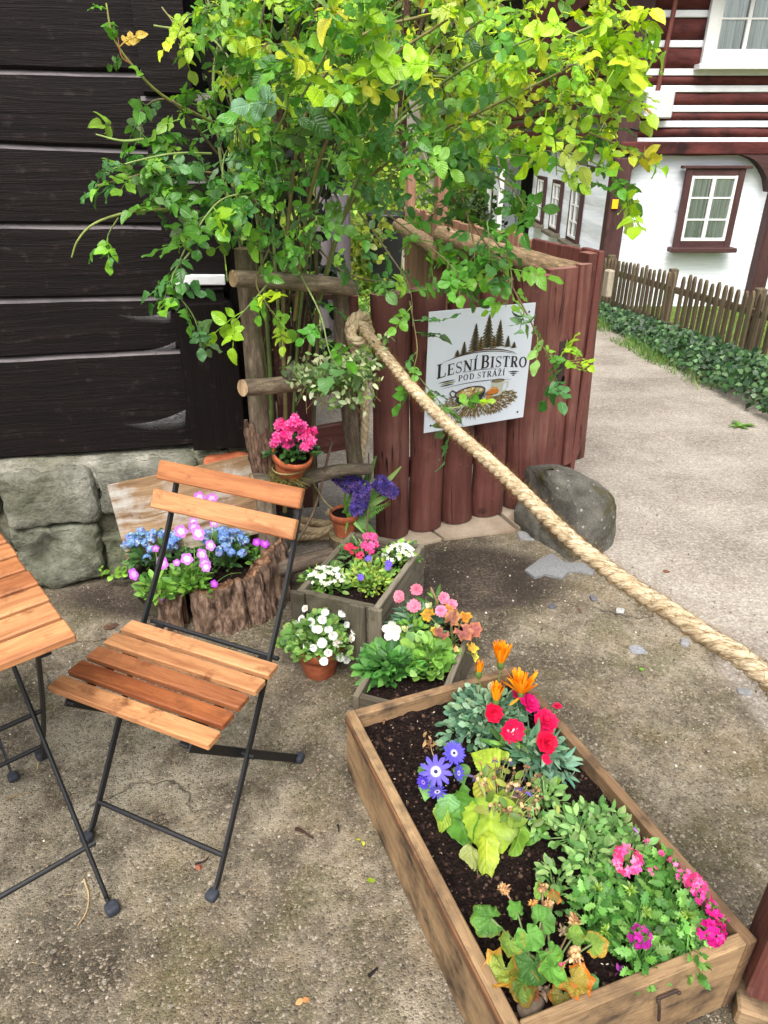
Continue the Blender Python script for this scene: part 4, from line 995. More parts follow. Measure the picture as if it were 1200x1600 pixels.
# thin sticks leaning in front
def stick(pts, r, lab, col=(.7, .62, .55)):
    mb = MB(); tube(mb, spline(pts, 14), np.linspace(r, r*.6, 14), 7, col, amp=.15, fr=30); tag(mb.build('stick', M['log']), lab, 'stick', 'sticks leaning on the trellis')
stick([T_(452, 862, .09), T_(490, 800, .07), T_(516, 700, .05), T_(519, 694, .05)], .006, 'thin dark stick leaning up behind the hyacinth pot')
stick([T_(520, 795, .10), T_(506, 782, .09), T_(484, 745, .06)], .004, 'short thin stick crossing behind the hyacinth pot', (.9, .95, .6))
stick([T_(573, 835, .05), T_(576, 770, .03), T_(576, 708, .02)], .004, 'upright twig right of the hyacinth blooms', (1.1, 1.0, .85))

# ================================================================ gate
def GP(px, py, off=0.): return PL(px, py, GATE0+GN*off, GN)
gate = thing('garden_gate', 'oxblood gate of half-round logs and boards with pale cut tops', 'gate', GATE0)
gm = np.stack([GDIR, -GN, V3(0, 0, 1)], 1)
tops = [(578, 458), (925, 415)]
def ytop(x): return 458+(415-458)*(x-578)/(925-578)
GL = [((576, 640), (587, 636), 835), ((641, 697), (637, 686), 824), ((699, 745), (688, 733), 813), ((748, 800), (735, 783), 802), ((802, 858), (784, 832), 792)]
for k, (tx, bx_, yb) in enumerate(GL):
    tl, trr = GP(tx[0], ytop(tx[0])+2), GP(tx[1], ytop(tx[1])+2); bl, br = GP(bx_[0], yb), GP(bx_[1], yb)
    mb = MB(); n = 18; kk = 18; Vv = []; T = []; of = U(0, 20)
    for i in range(n+1):
        t = i/n; l = tl*(1-t)+bl*t; r_ = trr*(1-t)+br*t; c = (l+r_)/2; hw = np.linalg.norm(r_-l)/2*.955
        c[2] = max(c[2], .02) if i == n else c[2]
        hw *= 1+.05*mnoise.noise(Vector((k*3.1, t*4, 1))); dep = .062 if k < 5 else .03
        cx = .010*mnoise.noise(Vector((k*5.3, t*2.5, 4)))
        for j in range(kk+1):
            a = 2*math.pi*(j % kk)/kk
            fx, fy = math.cos(a), math.sin(a)
            yb_ = -abs(fy)**.9*dep if fy < 0 else .018*fy
            rough = 1+.03*mnoise.noise(Vector((k*2+fx*2, t*9, fy*2)))
            Vv.append(c+GDIR*(fx*hw*rough+cx)+GN*(-yb_*rough)); T.append(((1-t)*1.05+of, j/kk*.3))
    f = [(i*(kk+1)+j, (i+1)*(kk+1)+j, (i+1)*(kk+1)+j+1, i*(kk+1)+j+1) for i in range(n) for j in range(kk)]
    tint = U(.9, 1.12)
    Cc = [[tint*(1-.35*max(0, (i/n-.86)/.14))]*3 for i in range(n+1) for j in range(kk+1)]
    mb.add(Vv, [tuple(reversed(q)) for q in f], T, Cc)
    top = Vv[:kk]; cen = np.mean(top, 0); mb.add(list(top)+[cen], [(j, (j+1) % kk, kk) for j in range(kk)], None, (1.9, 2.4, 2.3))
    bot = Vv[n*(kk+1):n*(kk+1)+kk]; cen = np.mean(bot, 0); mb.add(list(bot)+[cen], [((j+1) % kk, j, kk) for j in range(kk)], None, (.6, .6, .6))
    mb.build('log_slat', M['gatewood'], gate)
def gboard(tx, bx, yt, yb, off, th, name, tint, par=gate):
    tl, trr = GP(tx[0], yt[0], off), GP(tx[1], yt[1], off); bl, br = GP(bx[0], yb[0], off), GP(bx[1], yb[1], off)
    mb = MB(); n = 10; Vv = []; T = []; of = U(0, 20)
    for i in range(n+1):
        t = i/n; l = tl*(1-t)+bl*t; r_ = trr*(1-t)+br*t; w = np.linalg.norm(r_-l); ch = .006
        for (q, o_) in ((0, -th), (0, -ch), (ch/w, 0), (.5, .002), (1-ch/w, 0), (1, -ch), (1, -th)): Vv.append(l+(r_-l)*q+GN*o_); T.append(((1-t)*1.1+of, q*w+o_))
    m = 7; f = [(i*m+j, (i+1)*m+j, (i+1)*m+j+1, i*m+j+1) for i in range(n) for j in range(m-1)]+[(i*m+m-1, (i+1)*m+m-1, (i+1)*m, i*m) for i in range(n)]
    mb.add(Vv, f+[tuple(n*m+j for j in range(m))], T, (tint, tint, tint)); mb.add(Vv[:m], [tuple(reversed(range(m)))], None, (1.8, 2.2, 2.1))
    return mb.build(name, M['gatewood'], par, False)
gboard((861, 907), (834, 878), (422, 417), (758, 728), .028, .04, 'wide_board', 1.05)
gboard((909, 927), (880, 894), (414, 412), (728, 722), .045, .035, 'edge_board', .98)
for z in (.28, .80):
    mb = MB(); bar(mb, GATE0-GDIR*.03-GN*.055+V3(0, 0, z), GATE0+GDIR*.93-GN*.055+V3(0, 0, z), .04, .075, (0, 0, 1), .003); mb.build('cross_rail', M['redwood'], gate, False)
mb = MB(); a, b = GP(881, 533, .032), GP(872, 616, .032); bar(mb, a, b, .038, .006, GN, .001, (.9, .85, .85)); lp = mb.build('lock_plate', M['iron'], gate, False)
mb = MB(); bar(mb, GP(866, 566, .05), GP(884, 563, .05), .014, .012, (0, 0, 1), .003, (1.1, 1.05, 1.05)); mb.build('latch', M['iron'], lp, False)
mb = MB(); rbox(mb, GP(880, 592, .036), (.007, .004, .014), gm, 3, 4, 0); mb.build('keyhole', M['dark'], lp)
post = thing('gate_post', 'tall oxblood gate post board with a pale latch block at the path side', 'post', (.875, 2.98, .28))
gboard((922, 946), (898, 914), (397, 394), (720, 714), -.06, .07, 'post_board', .85, post)
p = GP(950, 443, -.10); mb = MB(); box(mb, p, (.032, .04, .115), gm, .006, (2.2, 2.2, 2.2)); mb.build('latch_block', M['greywood'], post, False)
hp = thing('gate_post', 'slim oxblood post left of the gate where the rope is knotted', 'post', GP(549, 830, .0)*V3(1, 1, 0))
a, b = PL(549, 463, V3(-.1, 2.66, 0), (0, -1, 0)), PL(558, 835, V3(-.1, 2.66, 0), (0, -1, 0)); b[2] = max(b[2], 0)
mb = MB(); bar(mb, a, b, .05, .05, (0, -1, 0), .004, (.9, .9, .9)); mb.build('post_shaft', M['redwood'], hp, False)
mb = MB(); box(mb, a+V3(0, 0, .004), (.05, .05, .006), I3, .001, (2.2, 2.0, 1.9)); mb.build('post_top', M['redwood'], hp, False)

# ================================================================ bistro sign
so = .10
cTL, cTR, cBR, cBL = GP(669, 488, so), GP(836, 472, so), GP(818, 652, so), GP(663, 676, so)
sc_ = (cTL+cTR+cBR+cBL)/4; sx_ = nrm((cTR-cTL)+(cBR-cBL)); sn = nrm(np.cross(sx_, nrm((cTL+cTR)-(cBL+cBR)))); sz_ = np.cross(sn, sx_)
SW, SH = np.linalg.norm(((cTR-cTL)+(cBR-cBL))/2), np.linalg.norm(((cTL-cBL)+(cTR-cBR))/2)
sgn = thing('bistro_sign', 'white square sign with black lettering, fir trees and a pan screwed on the gate', 'sign', sc_)
mb = MB(); box(mb, sc_, (SW, SH, .004), np.stack([sx_, sz_, sn], 1), .0008); mb.build('panel', M['signwhite'], sgn, False)
SM = np.stack([sx_, sz_, sn], 1); SO = sc_-sx_*SW/2-sz_*SH/2
def sp(u, v): return (u*SW, v*SH)
Z1, Z2, Z3, Z4, Z5 = .0028, .0034, .0040, .0046, .0052
for k, (u, v) in enumerate(((.06, .93), (.94, .93), (.06, .06), (.93, .06))):
    mb = MB(); rbox(mb, SO+SM@V3(*sp(u, v), .003), (.0042, .0042, .002), SM, 2.5, 4, 0); mb.build('screw', M['iron'], sgn)
INK = lin((34, 34, 38)); BRN = lin((92, 66, 42)); GOLD = lin((150, 120, 62)); FIRD = lin((30, 32, 24))
# letters drawn as strokes with thick and thin stems and slab serifs
TH, TN_ = .20, .09
def arcp(cx, cy, rx, ry, a0, a1, n=14): return [(cx+rx*math.cos(R(a)), cy+ry*math.sin(R(a))) for a in np.linspace(a0, a1, n)]
def serif(x, y, w=.30): return ([(x-w/2, y), (x+w/2, y)], .06)
GLY = {
 'L': (.62, [([(.16, 0), (.16, 1)], TH), ([(.0, .03), (.6, .03)], .07), ([(.58, 0), (.60, .26)], .06), serif(.16, .97, .36)]),
 'E': (.64, [([(.16, 0), (.16, 1)], TH), ([(.02, .035), (.6, .035)], .07), ([(.02, .965), (.57, .965)], .07), ([(.16, .51), (.48, .51)], .06), ([(.58, 0), (.60, .24)], .055), ([(.56, 1), (.57, .78)], .055), ([(.47, .62), (.47, .40)], .05)]),
 'S': (.60, [(arcp(.29, .74, .22, .23, 30, 200, 10)+arcp(.29, .27, .24, .25, 70, -70, 10)[0:0]+[(.16, .58), (.3, .5), (.44, .40)]+arcp(.29, .26, .22, .24, 30, -150, 10), [.05]*6+[.09]*4+[.15]*3+[.10]*4+[.06]*6), ([(.50, 1.0), (.49, .74)], .05), ([(.07, .0), (.08, .28)], .05)]),
 'N': (.82, [([(.14, 0), (.14, 1)], TN_), ([(.12, .98), (.68, .02)], TH), ([(.68, 0), (.68, 1)], TN_), serif(.12, .03, .28), serif(.08, .97, .2), serif(.68, .97, .28)]),
 'I': (.36, [([(.17, 0), (.17, 1)], TH), serif(.17, .03, .34), serif(.17, .97, .34)]),
 'B': (.66, [([(.16, 0), (.16, 1)], TH), ([(.02, .965), (.3, .965)]+arcp(.3, .74, .22, .225, 90, -90, 12)+[(.16, .515)], [.06]*2+[.06, .08, .11, .14, .16, .17, .17, .16, .14, .11, .08, .06]+[.06]), ([(.16, .515), (.32, .515)]+arcp(.32, .275, .25, .24, 90, -90, 12)+[(.02, .035)], [.06]*2+[.06, .08, .11, .14, .16, .17, .17, .16, .14, .11, .08, .06]+[.06])]),
 'T': (.66, [([(.31, 0), (.31, 1)], TH), ([(.02, .965), (.6, .965)], .07), ([(.03, 1), (.02, .74)], .055), ([(.59, 1), (.60, .74)], .055), serif(.31, .03, .34)]),
 'R': (.72, [([(.16, 0), (.16, 1)], TH), ([(.02, .965), (.32, .965)]+arcp(.32, .735, .23, .23, 90, -90, 12)+[(.16, .505)], [.06]*2+[.06, .08, .11, .14, .16, .17, .17, .16, .14, .11, .08, .06]+[.06]), ([(.34, .5), (.62, .02)], TH), serif(.16, .03, .34), serif(.64, .03, .2)]),
 'O': (.80, [(arcp(.38, .5, .30, .46, 90, 450, 30), [.07+.11*abs(math.sin(R(a-90))) for a in np.linspace(90, 450, 30)])]),
 'P': (.62, [([(.16, 0), (.16, 1)], TH), ([(.02, .965), (.3, .965)]+arcp(.3, .72, .25, .245, 90, -90, 12)+[(.16, .475)], [.06]*2+[.06, .08, .11, .14, .16, .17, .17, .16, .14, .11, .08, .06]+[.06]), serif(.16, .03, .34)]),
 'D': (.76, [([(.16, 0), (.16, 1)], TH), ([(.02, .965), (.28, .965)]+arcp(.28, .5, .38, .465, 90, -90, 18)+[(.02, .035)], [.06]*2+[.06+.11*math.cos(R(a)) for a in np.linspace(90, -90, 18)]+[.06])]),
 'A': (.74, [([(.08, 0), (.36, 1)], TN_), ([(.34, 1), (.64, 0)], TH), ([(.18, .33), (.52, .33)], .06), serif(.08, .03, .24), serif(.63, .03, .3)]),
 'Z': (.64, [([(.06, .035), (.58, .035)], .07), ([(.06, .965), (.56, .965)], .07), ([(.50, .98), (.10, .02)], TH), ([(.57, 0), (.59, .24)], .055), ([(.07, 1), (.06, .76)], .055)])}
GLY['Á'] = (GLY['A'][0], GLY['A'][1]+[([(.36, 1.08), (.52, 1.30)], [.12, .06])]); GLY['Í'] = (GLY['I'][0], GLY['I'][1]+[([(.17, 1.08), (.33, 1.30)], [.12, .06])])
GLY['Ž'] = (GLY['Z'][0], GLY['Z'][1]+[([(.16, 1.30), (.32, 1.10), (.48, 1.30)], [.06, .1, .06])])
def write(txt, ua, ub, base, hs, sp_=.10, z=Z2):
    mb = MB(); tot = 0; it = []
    for ch, h in zip(txt, hs):
        w = (.34 if ch == ' ' else GLY[ch][0]+sp_)*h; it.append((ch, tot, h)); tot += w
    k = (ub-ua)/tot
    for ch, x, h in it:
        if ch == ' ': continue
        for st in GLY[ch][1]:
            P = np.array(st[0], float); P = np.array([P[0]+(P[1]-P[0])*t for t in np.linspace(0, 1, 4)]) if len(P) == 2 else P; w = np.broadcast_to(np.asarray(st[1], float), (len(st[0]),)); w = np.interp(np.linspace(0, 1, len(P)), np.linspace(0, 1, len(w)), w)
            xy = []
            for px, py in P:
                u = ua+(x+px*h)*k; v = base(u)+py*h; xy.append(sp(u, v))
            ribbon(mb, xy, w*h*SH*1.0, SM, SO, z, INK)
    return mb
write('LESNÍ BISTRO', .095, .985, lambda u: .452+.044*(1-((u-.53)/.45)**2), [.118]+[.094]*4+[.06]+[.112]+[.094]*5).build('lettering', M['ink'], sgn, False)
write('POD STRÁŽÍ', .30, .765, lambda u: .412+.006*(1-((u-.53)/.24)**2), [.050]*10, .16).build('lettering', M['ink'], sgn, False)
def curve(f, u0, u1, w, n=18, z=Z2, col=INK, mb=None):
    us = np.linspace(u0, u1, n); ribbon(mb, [sp(u, f(u)) for u in us], [w*SH*(.25+.75*math.sin(math.pi*i/(n-1))) for i in range(n)], SM, SO, z, col)
mb = MB()
curve(lambda u: .585+.055*(1-((u-.5)/.36)**2), .14, .86, .007, mb=mb); curve(lambda u: .60+.055*(1-((u-.52)/.32)**2), .2, .84, .014, mb=mb, col=BRN)
curve(lambda u: .473+.016*(1-((u-.5)/.2)**2), .33, .70, .005, mb=mb); curve(lambda u: .368+.022*(1-((u-.5)/.34)**2), .15, .83, .006, mb=mb)
for k, (v, a, b) in enumerate(((.418, .115, .27), (.402, .14, .275), (.386, .13, .26))):
    curve(lambda u: v+.012*(u-.11)/.15, a, b, .012, 8, mb=mb, col=(lin((128, 132, 60)) if k == 1 else INK)); curve(lambda u: v+.02-.01*(u-.8)/.15, .79+.02*k, .90-.02*k, .011, 8, mb=mb)
mb.build('ornament_line', M['ink'], sgn, False)
mb = MB()                                       # fir trees
def fir(cu, v0, v1, hw, seed):
    rs = random.Random(seed); n = 9; H_ = v1-v0
    ribbon(mb, [sp(cu, v0), sp(cu, v1)], [.012*SH, .003*SH], SM, SO, Z2, FIRD)
    for i in range(n):
        t = i/(n-1); v = v0+H_*(.05+.9*t); w = hw*(1.12-t)**.85*.95+.004
        for s_ in (-1, 1):
            pts = [sp(cu, v+H_*.13), sp(cu+s_*w*.5, v+H_*.05), sp(cu+s_*w, v-H_*.035+rs.uniform(-.01, .01)*H_), sp(cu+s_*w*.7, v-H_*.055), sp(cu+s_*w*.45, v-H_*.04), sp(cu, v-H_*.04)]
            poly(mb, pts if s_ < 0 else pts[::-1], SM, SO, Z2+.00004*i, FIRD if rs.random() < .6 else lin((58, 54, 30)))
            poly(mb, [sp(cu+s_*w*.15, v+H_*.03), sp(cu+s_*w*.55, v-.0*H_), sp(cu+s_*w*.9, v-H_*.03), sp(cu+s_*w*.5, v-H_*.022)][::(1 if s_ < 0 else -1)], SM, SO, Z3+.00004*i, GOLD)
fir(.435, .655, .865, .062, 1); fir(.555, .665, .925, .078, 2); fir(.665, .665, .875, .060, 3); fir(.335, .635, .735, .034, 4); fir(.755, .655, .745, .034, 5); fir(.275, .625, .675, .03, 6); fir(.82, .64, .69, .03, 7); fir(.49, .66, .76, .03, 8); fir(.615, .66, .76, .03, 9)
mb.build('fir_picture', M['ink'], sgn, False)
mb = MB(); rs = random.Random(4)                # straw bed
for i in range(1500):
    a = rs.uniform(0, 6.28); r = math.sqrt(rs.random()); u = .53+.35*r*math.cos(a); v = .215+.125*r*math.sin(a)
    if v > .27 and .25 < u < .83: continue
    an = math.atan2(v-.24, (u-.53)*.6)+rs.uniform(-.5, .5); l = rs.uniform(.015, .05); P = [sp(u, v), sp(u+l*.5*math.cos(an), v+l*.5*math.sin(an)+.002), sp(u+l*math.cos(an), v+l*math.sin(an))]
    ribbon(mb, P, [.0026, .0028, .0008], SM, SO, Z1+.0000003*i, lin(rs.choice([(120, 92, 52), (92, 72, 40), (150, 122, 72), (70, 58, 34), (104, 104, 52)])))
for i in range(150):
    u, v = rs.uniform(.12, .92), rs.uniform(.12, .42)
    if abs((u-.53)/.42)**2+abs((v-.23)/.2)**2 < 1: ribbon(mb, [sp(u, v), sp(u+.004, v+.003)], .0008, SM, SO, Z1+.0006, INK)
mb.build('straw_picture', M['ink'], sgn, False)
def ell(mb, cu, cv, ru, rv, z, col, n=26, a0=0, a1=360, rot=0):
    pts = []
    for a in np.linspace(a0, a1, n, endpoint=(a1-a0) < 359):
        x, y = ru*math.cos(R(a)), rv*math.sin(R(a)); x, y = x*math.cos(rot)-y*math.sin(rot), x*math.sin(rot)+y*math.cos(rot); pts.append(sp(cu+x, cv+y))
    poly(mb, pts, SM, SO, z, col)
mb = MB(); PAN = lin((44, 42, 44))
poly(mb, [sp(.27+.01, .30), sp(.30, .225), sp(.36, .195), sp(.45, .19), sp(.53, .215), sp(.565, .265), sp(.575, .315), sp(.5, .31), sp(.36, .3)], SM, SO, Z3, PAN)
ell(mb, .422, .305, .152, .05, Z3+.0001, PAN, rot=.06); ell(mb, .424, .303, .138, .04, Z3+.0002, lin((150, 128, 84)), rot=.06)
ribbon(mb, [sp(*p) for p in ((.29, .315), (.245, .34), (.225, .315), (.245, .285), (.285, .28))], .006, SM, SO, Z3+.0003, PAN)
for i in range(26):
    a = rs.uniform(0, 6.28); r = math.sqrt(rs.random())*.85; c_ = rs.choice([(206, 184, 120), (226, 214, 160), (172, 128, 60), (120, 84, 52), (214, 206, 178), (196, 164, 92)])
    ell(mb, .424+.128*r*math.cos(a), .303+.034*r*math.sin(a)+.006, rs.uniform(.012, .022), rs.uniform(.010, .016), Z4+.00002*i, lin(c_), 10)
for s_ in (-1, 1): ribbon(mb, [sp(.33+.01*s_, .27+.01*s_), sp(.42, .30), sp(.50, .33+.004*s_)], .0008, SM, SO, Z5, lin((90, 70, 40)))
mb.build('pan_picture', M['ink'], sgn, False)
mb = MB(); MUG = lin((196, 200, 184))
MO = -.035
poly(mb, [sp(.625, .405+MO), sp(.635, .30+MO), sp(.66, .275+MO), sp(.72, .278+MO), sp(.745, .30+MO), sp(.758, .41+MO)], SM, SO, Z3, MUG)
ell(mb, .692, .408+MO, .067, .017, Z3+.0002, lin((70, 66, 52))); ell(mb, .692, .405+MO, .058, .012, Z3+.0003, lin((128, 118, 84)))
ribbon(mb, [sp(*p) for p in ((.752, .385+MO), (.79, .39+MO), (.80, .35+MO), (.775, .315+MO), (.742, .31+MO))], .006, SM, SO, Z3+.0001, MUG)
for i in range(8): ribbon(mb, [sp(.64+.013*i, .26+.01*(i % 3)), sp(.638+.014*i, .352)], .0007, SM, SO, Z4, lin((120, 122, 100)))
mb.build('mug_picture', M['ink'], sgn, False)
mb = MB()
poly(mb, [sp(.545, .185), sp(.575, .165), sp(.605, .19), sp(.66, .265), sp(.615, .275)], SM, SO, Z4, lin((176, 124, 62)))
poly(mb, [sp(.583, .268), sp(.60, .30), sp(.64, .322), sp(.685, .315), sp(.71, .285), sp(.70, .262), sp(.655, .255), sp(.62, .262)][::-1], SM, SO, Z4+.0002, lin((198, 116, 40)))
ribbon(mb, [sp(.59, .268), sp(.65, .257), sp(.70, .265)], .003, SM, SO, Z5, lin((110, 62, 26))); ribbon(mb, [sp(.60, .295), sp(.64, .312), sp(.68, .306)], .004, SM, SO, Z5, lin((226, 160, 84)))
mb.build('mushroom_picture', M['ink'], sgn, False)

# ================================================================ corner stone at the gate
bo = thing('corner_stone', 'rounded mossy guard stone under the gate post beside the path', 'stone', (.82, 2.62, 0))
mb = MB(); Vv = []; T = []; bm_ = rotz(R(22)); bc = V3(.675, 2.575, 0); nu, nv = 44, 40
for i in range(nu+1):                            # D-shaped guard stone: flat left and back, round towards the path, top sloping off
    a = -math.pi*.5+i/nu*math.pi*1.0; px_, py_ = .315*math.cos(a)**.8 if math.cos(a) > 0 else 0, .20*math.sin(a)
    for j in range(nv+1):
        s_ = j/nv
        if s_ < .55: q = s_/.55; rr = 1.02-.10*q**2.5; z = .245*q
        else: q = (s_-.55)/.45; rr = .92*(1-q)**.8; z = .245+.075*math.sin(q*math.pi/2)
        rr *= 1 if s_ < .55 else 1
        top = 1-.30*max(0, px_*rr/.30)**2.2
        p = bm_@V3(px_*rr, py_*rr, 0)+bc+V3(0, 0, z*top+.0)
        d = .015*mnoise.fractal(Vector(p*8), .9, 2.1, 5)+.003*mnoise.noise(Vector(p*60))
        nn_ = nrm(V3(math.cos(a), math.sin(a), .1 if s_ < .5 else .8)); p = p+(bm_@nn_)*d; Vv.append(p); T.append((a, z))
m = nv+1; f = [(i*m+j, (i+1)*m+j, (i+1)*m+j+1, i*m+j+1) for i in range(nu) for j in range(nv)]
nfl = 20
for j in range(nv):                               # flat left face, roughened
    pass
mb.add(Vv, f, T)
L0 = [Vv[j] for j in range(m)]; L1 = [Vv[nu*m+j] for j in range(m)]; Vf = []
for j in range(m):
    for k in range(nfl+1):
        p = L0[j]+(L1[j]-L0[j])*k/nfl; e = math.sin(math.pi*k/nfl); p = p-(bm_@V3(1, 0, 0))*e*(.03+.02*mnoise.fractal(Vector(p*9), .9, 2.1, 5)); Vf.append(p)
mb.add(Vf, [(j*(nfl+1)+k, (j+1)*(nfl+1)+k, (j+1)*(nfl+1)+k+1, j*(nfl+1)+k+1) for j in range(m-1) for k in range(nfl)], None, (1.15, 1.08, .92)); mb.build('stone_body', M['boulder'], bo)
mb = MB(); rbox(mb, (.655, 2.66, .03), (.07, .10, .10), rotz(R(20)), 3.5, 10, .02, 9, 4.2, (.75, .72, .62)); mb.build('broken_corner', M['boulder'], bo)
# chips of stone on the ground
for k, (px, py, rx, ry, rz_, cl, lb) in enumerate([
    (828, 838, .04, .05, .012, (1.1, 1.1, 1.1), 'small broken concrete piece at the foot of the corner stone'),
    (969, 955, .018, .014, .006, (1.5, 1.5, 1.45), 'small white angular chip right of the rope in mid courtyard'),
    (927, 936, .014, .01, .008, (.5, .5, .56), 'dark grey pebble nearest the flat slab piece'),
    (862, 949, .014, .012, .01, (.38, .38, .42), 'dark pebble between the orange flowers and the slab piece'),
    (996, 1016, .026, .024, .005, (.95, .98, 1.05), 'flat bluish-grey chip trodden into the middle of the courtyard'),
    (1162, 1082, .022, .016, .008, (.75, .76, .78), 'grey flat chip below the rope near the right edge'),
    (1070, 1006, .018, .014, .008, (.9, .9, .92), 'grey chip under the rope')]):
    p = G(px, py); mb = MB(); rbox(mb, p+V3(0, 0, rz_*.3), (rx, ry, rz_*.8), rotz(U(0, 3)), 5, 6, min(rx, ry)*.55, .35/rx, k*2.3, tuple(.27*x for x in cl)); tag(mb.build('stone_chip', M['pebble'], None, False), lb, 'stone', 'loose stones in the courtyard')

pts = [(820, 890), (842, 874), (862, 864), (873, 872), (885, 879), (908, 879), (935, 886), (926, 898), (905, 893), (889, 893), (879, 903), (851, 897), (836, 902)]
Pp = [G(*q, .0075) for q in pts]; cen = np.mean(Pp, 0); n = len(Pp); mb = MB()
if sum(Pp[i][0]*Pp[(i+1) % n][1]-Pp[(i+1) % n][0]*Pp[i][1] for i in range(n)) < 0: Pp.reverse()
ring2 = [cen+(q-cen)*.95+V3(0, 0, .001+.004*mnoise.noise(Vector(q*30))) for q in Pp]; Vv = [q-V3(0, 0, .02) for q in Pp]+Pp+ring2+[cen+V3(0, 0, .005)]
mb.add(Vv, [(i, (i+1) % n, n+(i+1) % n, n+i) for i in range(n)]+[(n+i, n+(i+1) % n, 2*n+(i+1) % n, 2*n+i) for i in range(n)]+[(2*n+i, 2*n+(i+1) % n, 3*n) for i in range(n)], None, lin((126, 127, 128)))
tag(mb.build('stone_chip', M['pebble'], None, False), 'flat pale grey slab piece lying in front of the corner stone', 'stone', 'loose stones in the courtyard')
# ================================================================ rope barrier
def invd(px, d0=2.28, d1=1.0): t = (px-560)/(1200-560); return 1/((1/d0)*(1-t)+(1/d1)*t)
def atdepth(px, py, d): r = ray(px, py); return V3(0, 0, H)+r*d     # ray has unit depth along the lens axis
rp = [(566, 512), (600, 553), (640, 602), (700, 664), (760, 717), (800, 754), (850, 803), (900, 850), (950, 890), (1000, 926), (1050, 957), (1100, 992), (1150, 1022), (1200, 1060), (1240, 1092)]
RP = [atdepth(a, b, invd(a)) for a, b in rp]
pc_ = G(1152, 1592)+V3(.054, .022, 0)                    # the post the rope is wound round
RP += [pc_+V3(-.02, .075, .79), pc_+V3(.075, .02, .785), pc_+V3(.03, -.08, .775), pc_+V3(-.075, -.02, .765), pc_+V3(-.02, .08, .755), pc_+V3(.07, .04, .745)]
rope = thing('rope', 'thick twisted hemp rope knotted to the post and slung across the courtyard', 'rope', RP[0])
fib = MB()
def twist(P, R_, name, pitch=2.25, phase=0., par=rope, fuzz=1., col=(1, 1, 1)):
    P = np.asarray(P); L = np.concatenate([[0], np.cumsum(np.linalg.norm(np.diff(P, axis=0), axis=1))]); n = max(24, int(L[-1]/(R_*.22))); s_ = np.linspace(0, L[-1], n)
    Q = np.stack([np.interp(s_, L, P[:, i]) for i in range(3)], 1); fm = pframes(Q); mb = MB()
    for k in range(3):
        A = []
        for i in range(n):
            a = -2*math.pi*s_[i]/(pitch*2*R_)+k*2*math.pi/3+phase; A.append(Q[i]+(fm[i][0]*math.cos(a)+fm[i][1]*math.sin(a))*R_*.41)
        tube(mb, A, R_*.60*(1+.05*np.sin(np.arange(n)*.9+k)), 12, col)
        A = np.array(A); nf = int(n*18*fuzz)
        if nf:
            ii = RNG.integers(1, n-1, nf); d = rdir(nf); tt = nrm(A[ii+0]-A[ii-1]); d = nrm(d-tt*np.sum(d*tt, 1, keepdims=True))
            fib.batch(BLADE, A[ii]+d*R_*.5, nrm(tt*RNG.normal(size=(nf, 1))+d*.55+.3*RNG.normal(size=(nf, 3))), d, RNG.uniform(.008, .022, nf), pick([(206, 178, 132), (170, 140, 98), (224, 200, 156)], nf), (1, .55, 1))
    return mb.build(name, M['rope'], par)
RR = .0168
twist(spline(RP, 130), RR, 'span')
kn = [(563, 560), (552, 540), (546, 515), (552, 498), (566, 494), (575, 508), (574, 528), (562, 534), (549, 524), (556, 508), (568, 510), (580, 522)]
KD = [2.34, 2.31, 2.26, 2.24, 2.27, 2.32, 2.30, 2.22, 2.21, 2.24, 2.25, 2.26]
twist(spline([atdepth(a, b, d) for (a, b), d in zip(kn, KD)], 70), .0165, 'knot', fuzz=.6)
tl_ = [(560, 545), (568, 600), (570, 660), (563, 712), (556, 748)]
twist(spline([atdepth(a, b, 2.42+.05*i) for i, (a, b) in enumerate(tl_)], 40), .0165, 'hanging_end', fuzz=.5)
cc = G(494, 852, .0); P = []
for i in range(120):
    a = i/120*2*math.pi*3.2; rr = .075+.016*math.sin(a*.7+1)+.012*(i/120); P.append(cc+V3(rr*math.cos(a), .6*rr*math.sin(a)*1.0+.02, .025+.085*(i/120)+.012*math.sin(a*1.7)))
twist(P, .017, 'coil', fuzz=.4, col=(.9, .88, .84))
fib.build('fibres', M['rope'], rope)
# post at the right bottom corner
p = G(1182, 1600); pb_ = thing('barrier_post', 'oxblood wooden post at the right edge holding the rope', 'post', (p[0]+.045, p[1]+.03, 0))
e0 = G(1152, 1592); e1 = G(1185, 1640)
mb = MB(); w_ = .10; c = e0+V3(w_/2+.004, .022, 0); tp = .86; Mz = rotz(R(-20))
Vv = []; 
n = 8
for i in range(n+1): box(mb, c+V3(0, 0, tp*(i+.5)/(n+1)), (w_, w_, tp/(n+1)), Mz, .0001, (1.1-.0*i, 1, 1)) if False else None
box(mb, c+V3(0, 0, tp/2+.045), (w_, w_, tp-.09), Mz, .006); mb.build('post_shaft', M['redwood'], pb_, False)
mb = MB(); box(mb, c+V3(0, 0, .024), (w_+.004, w_+.004, .048), Mz, .005); mb.build('worn_foot', M['boxwood'], pb_, False)

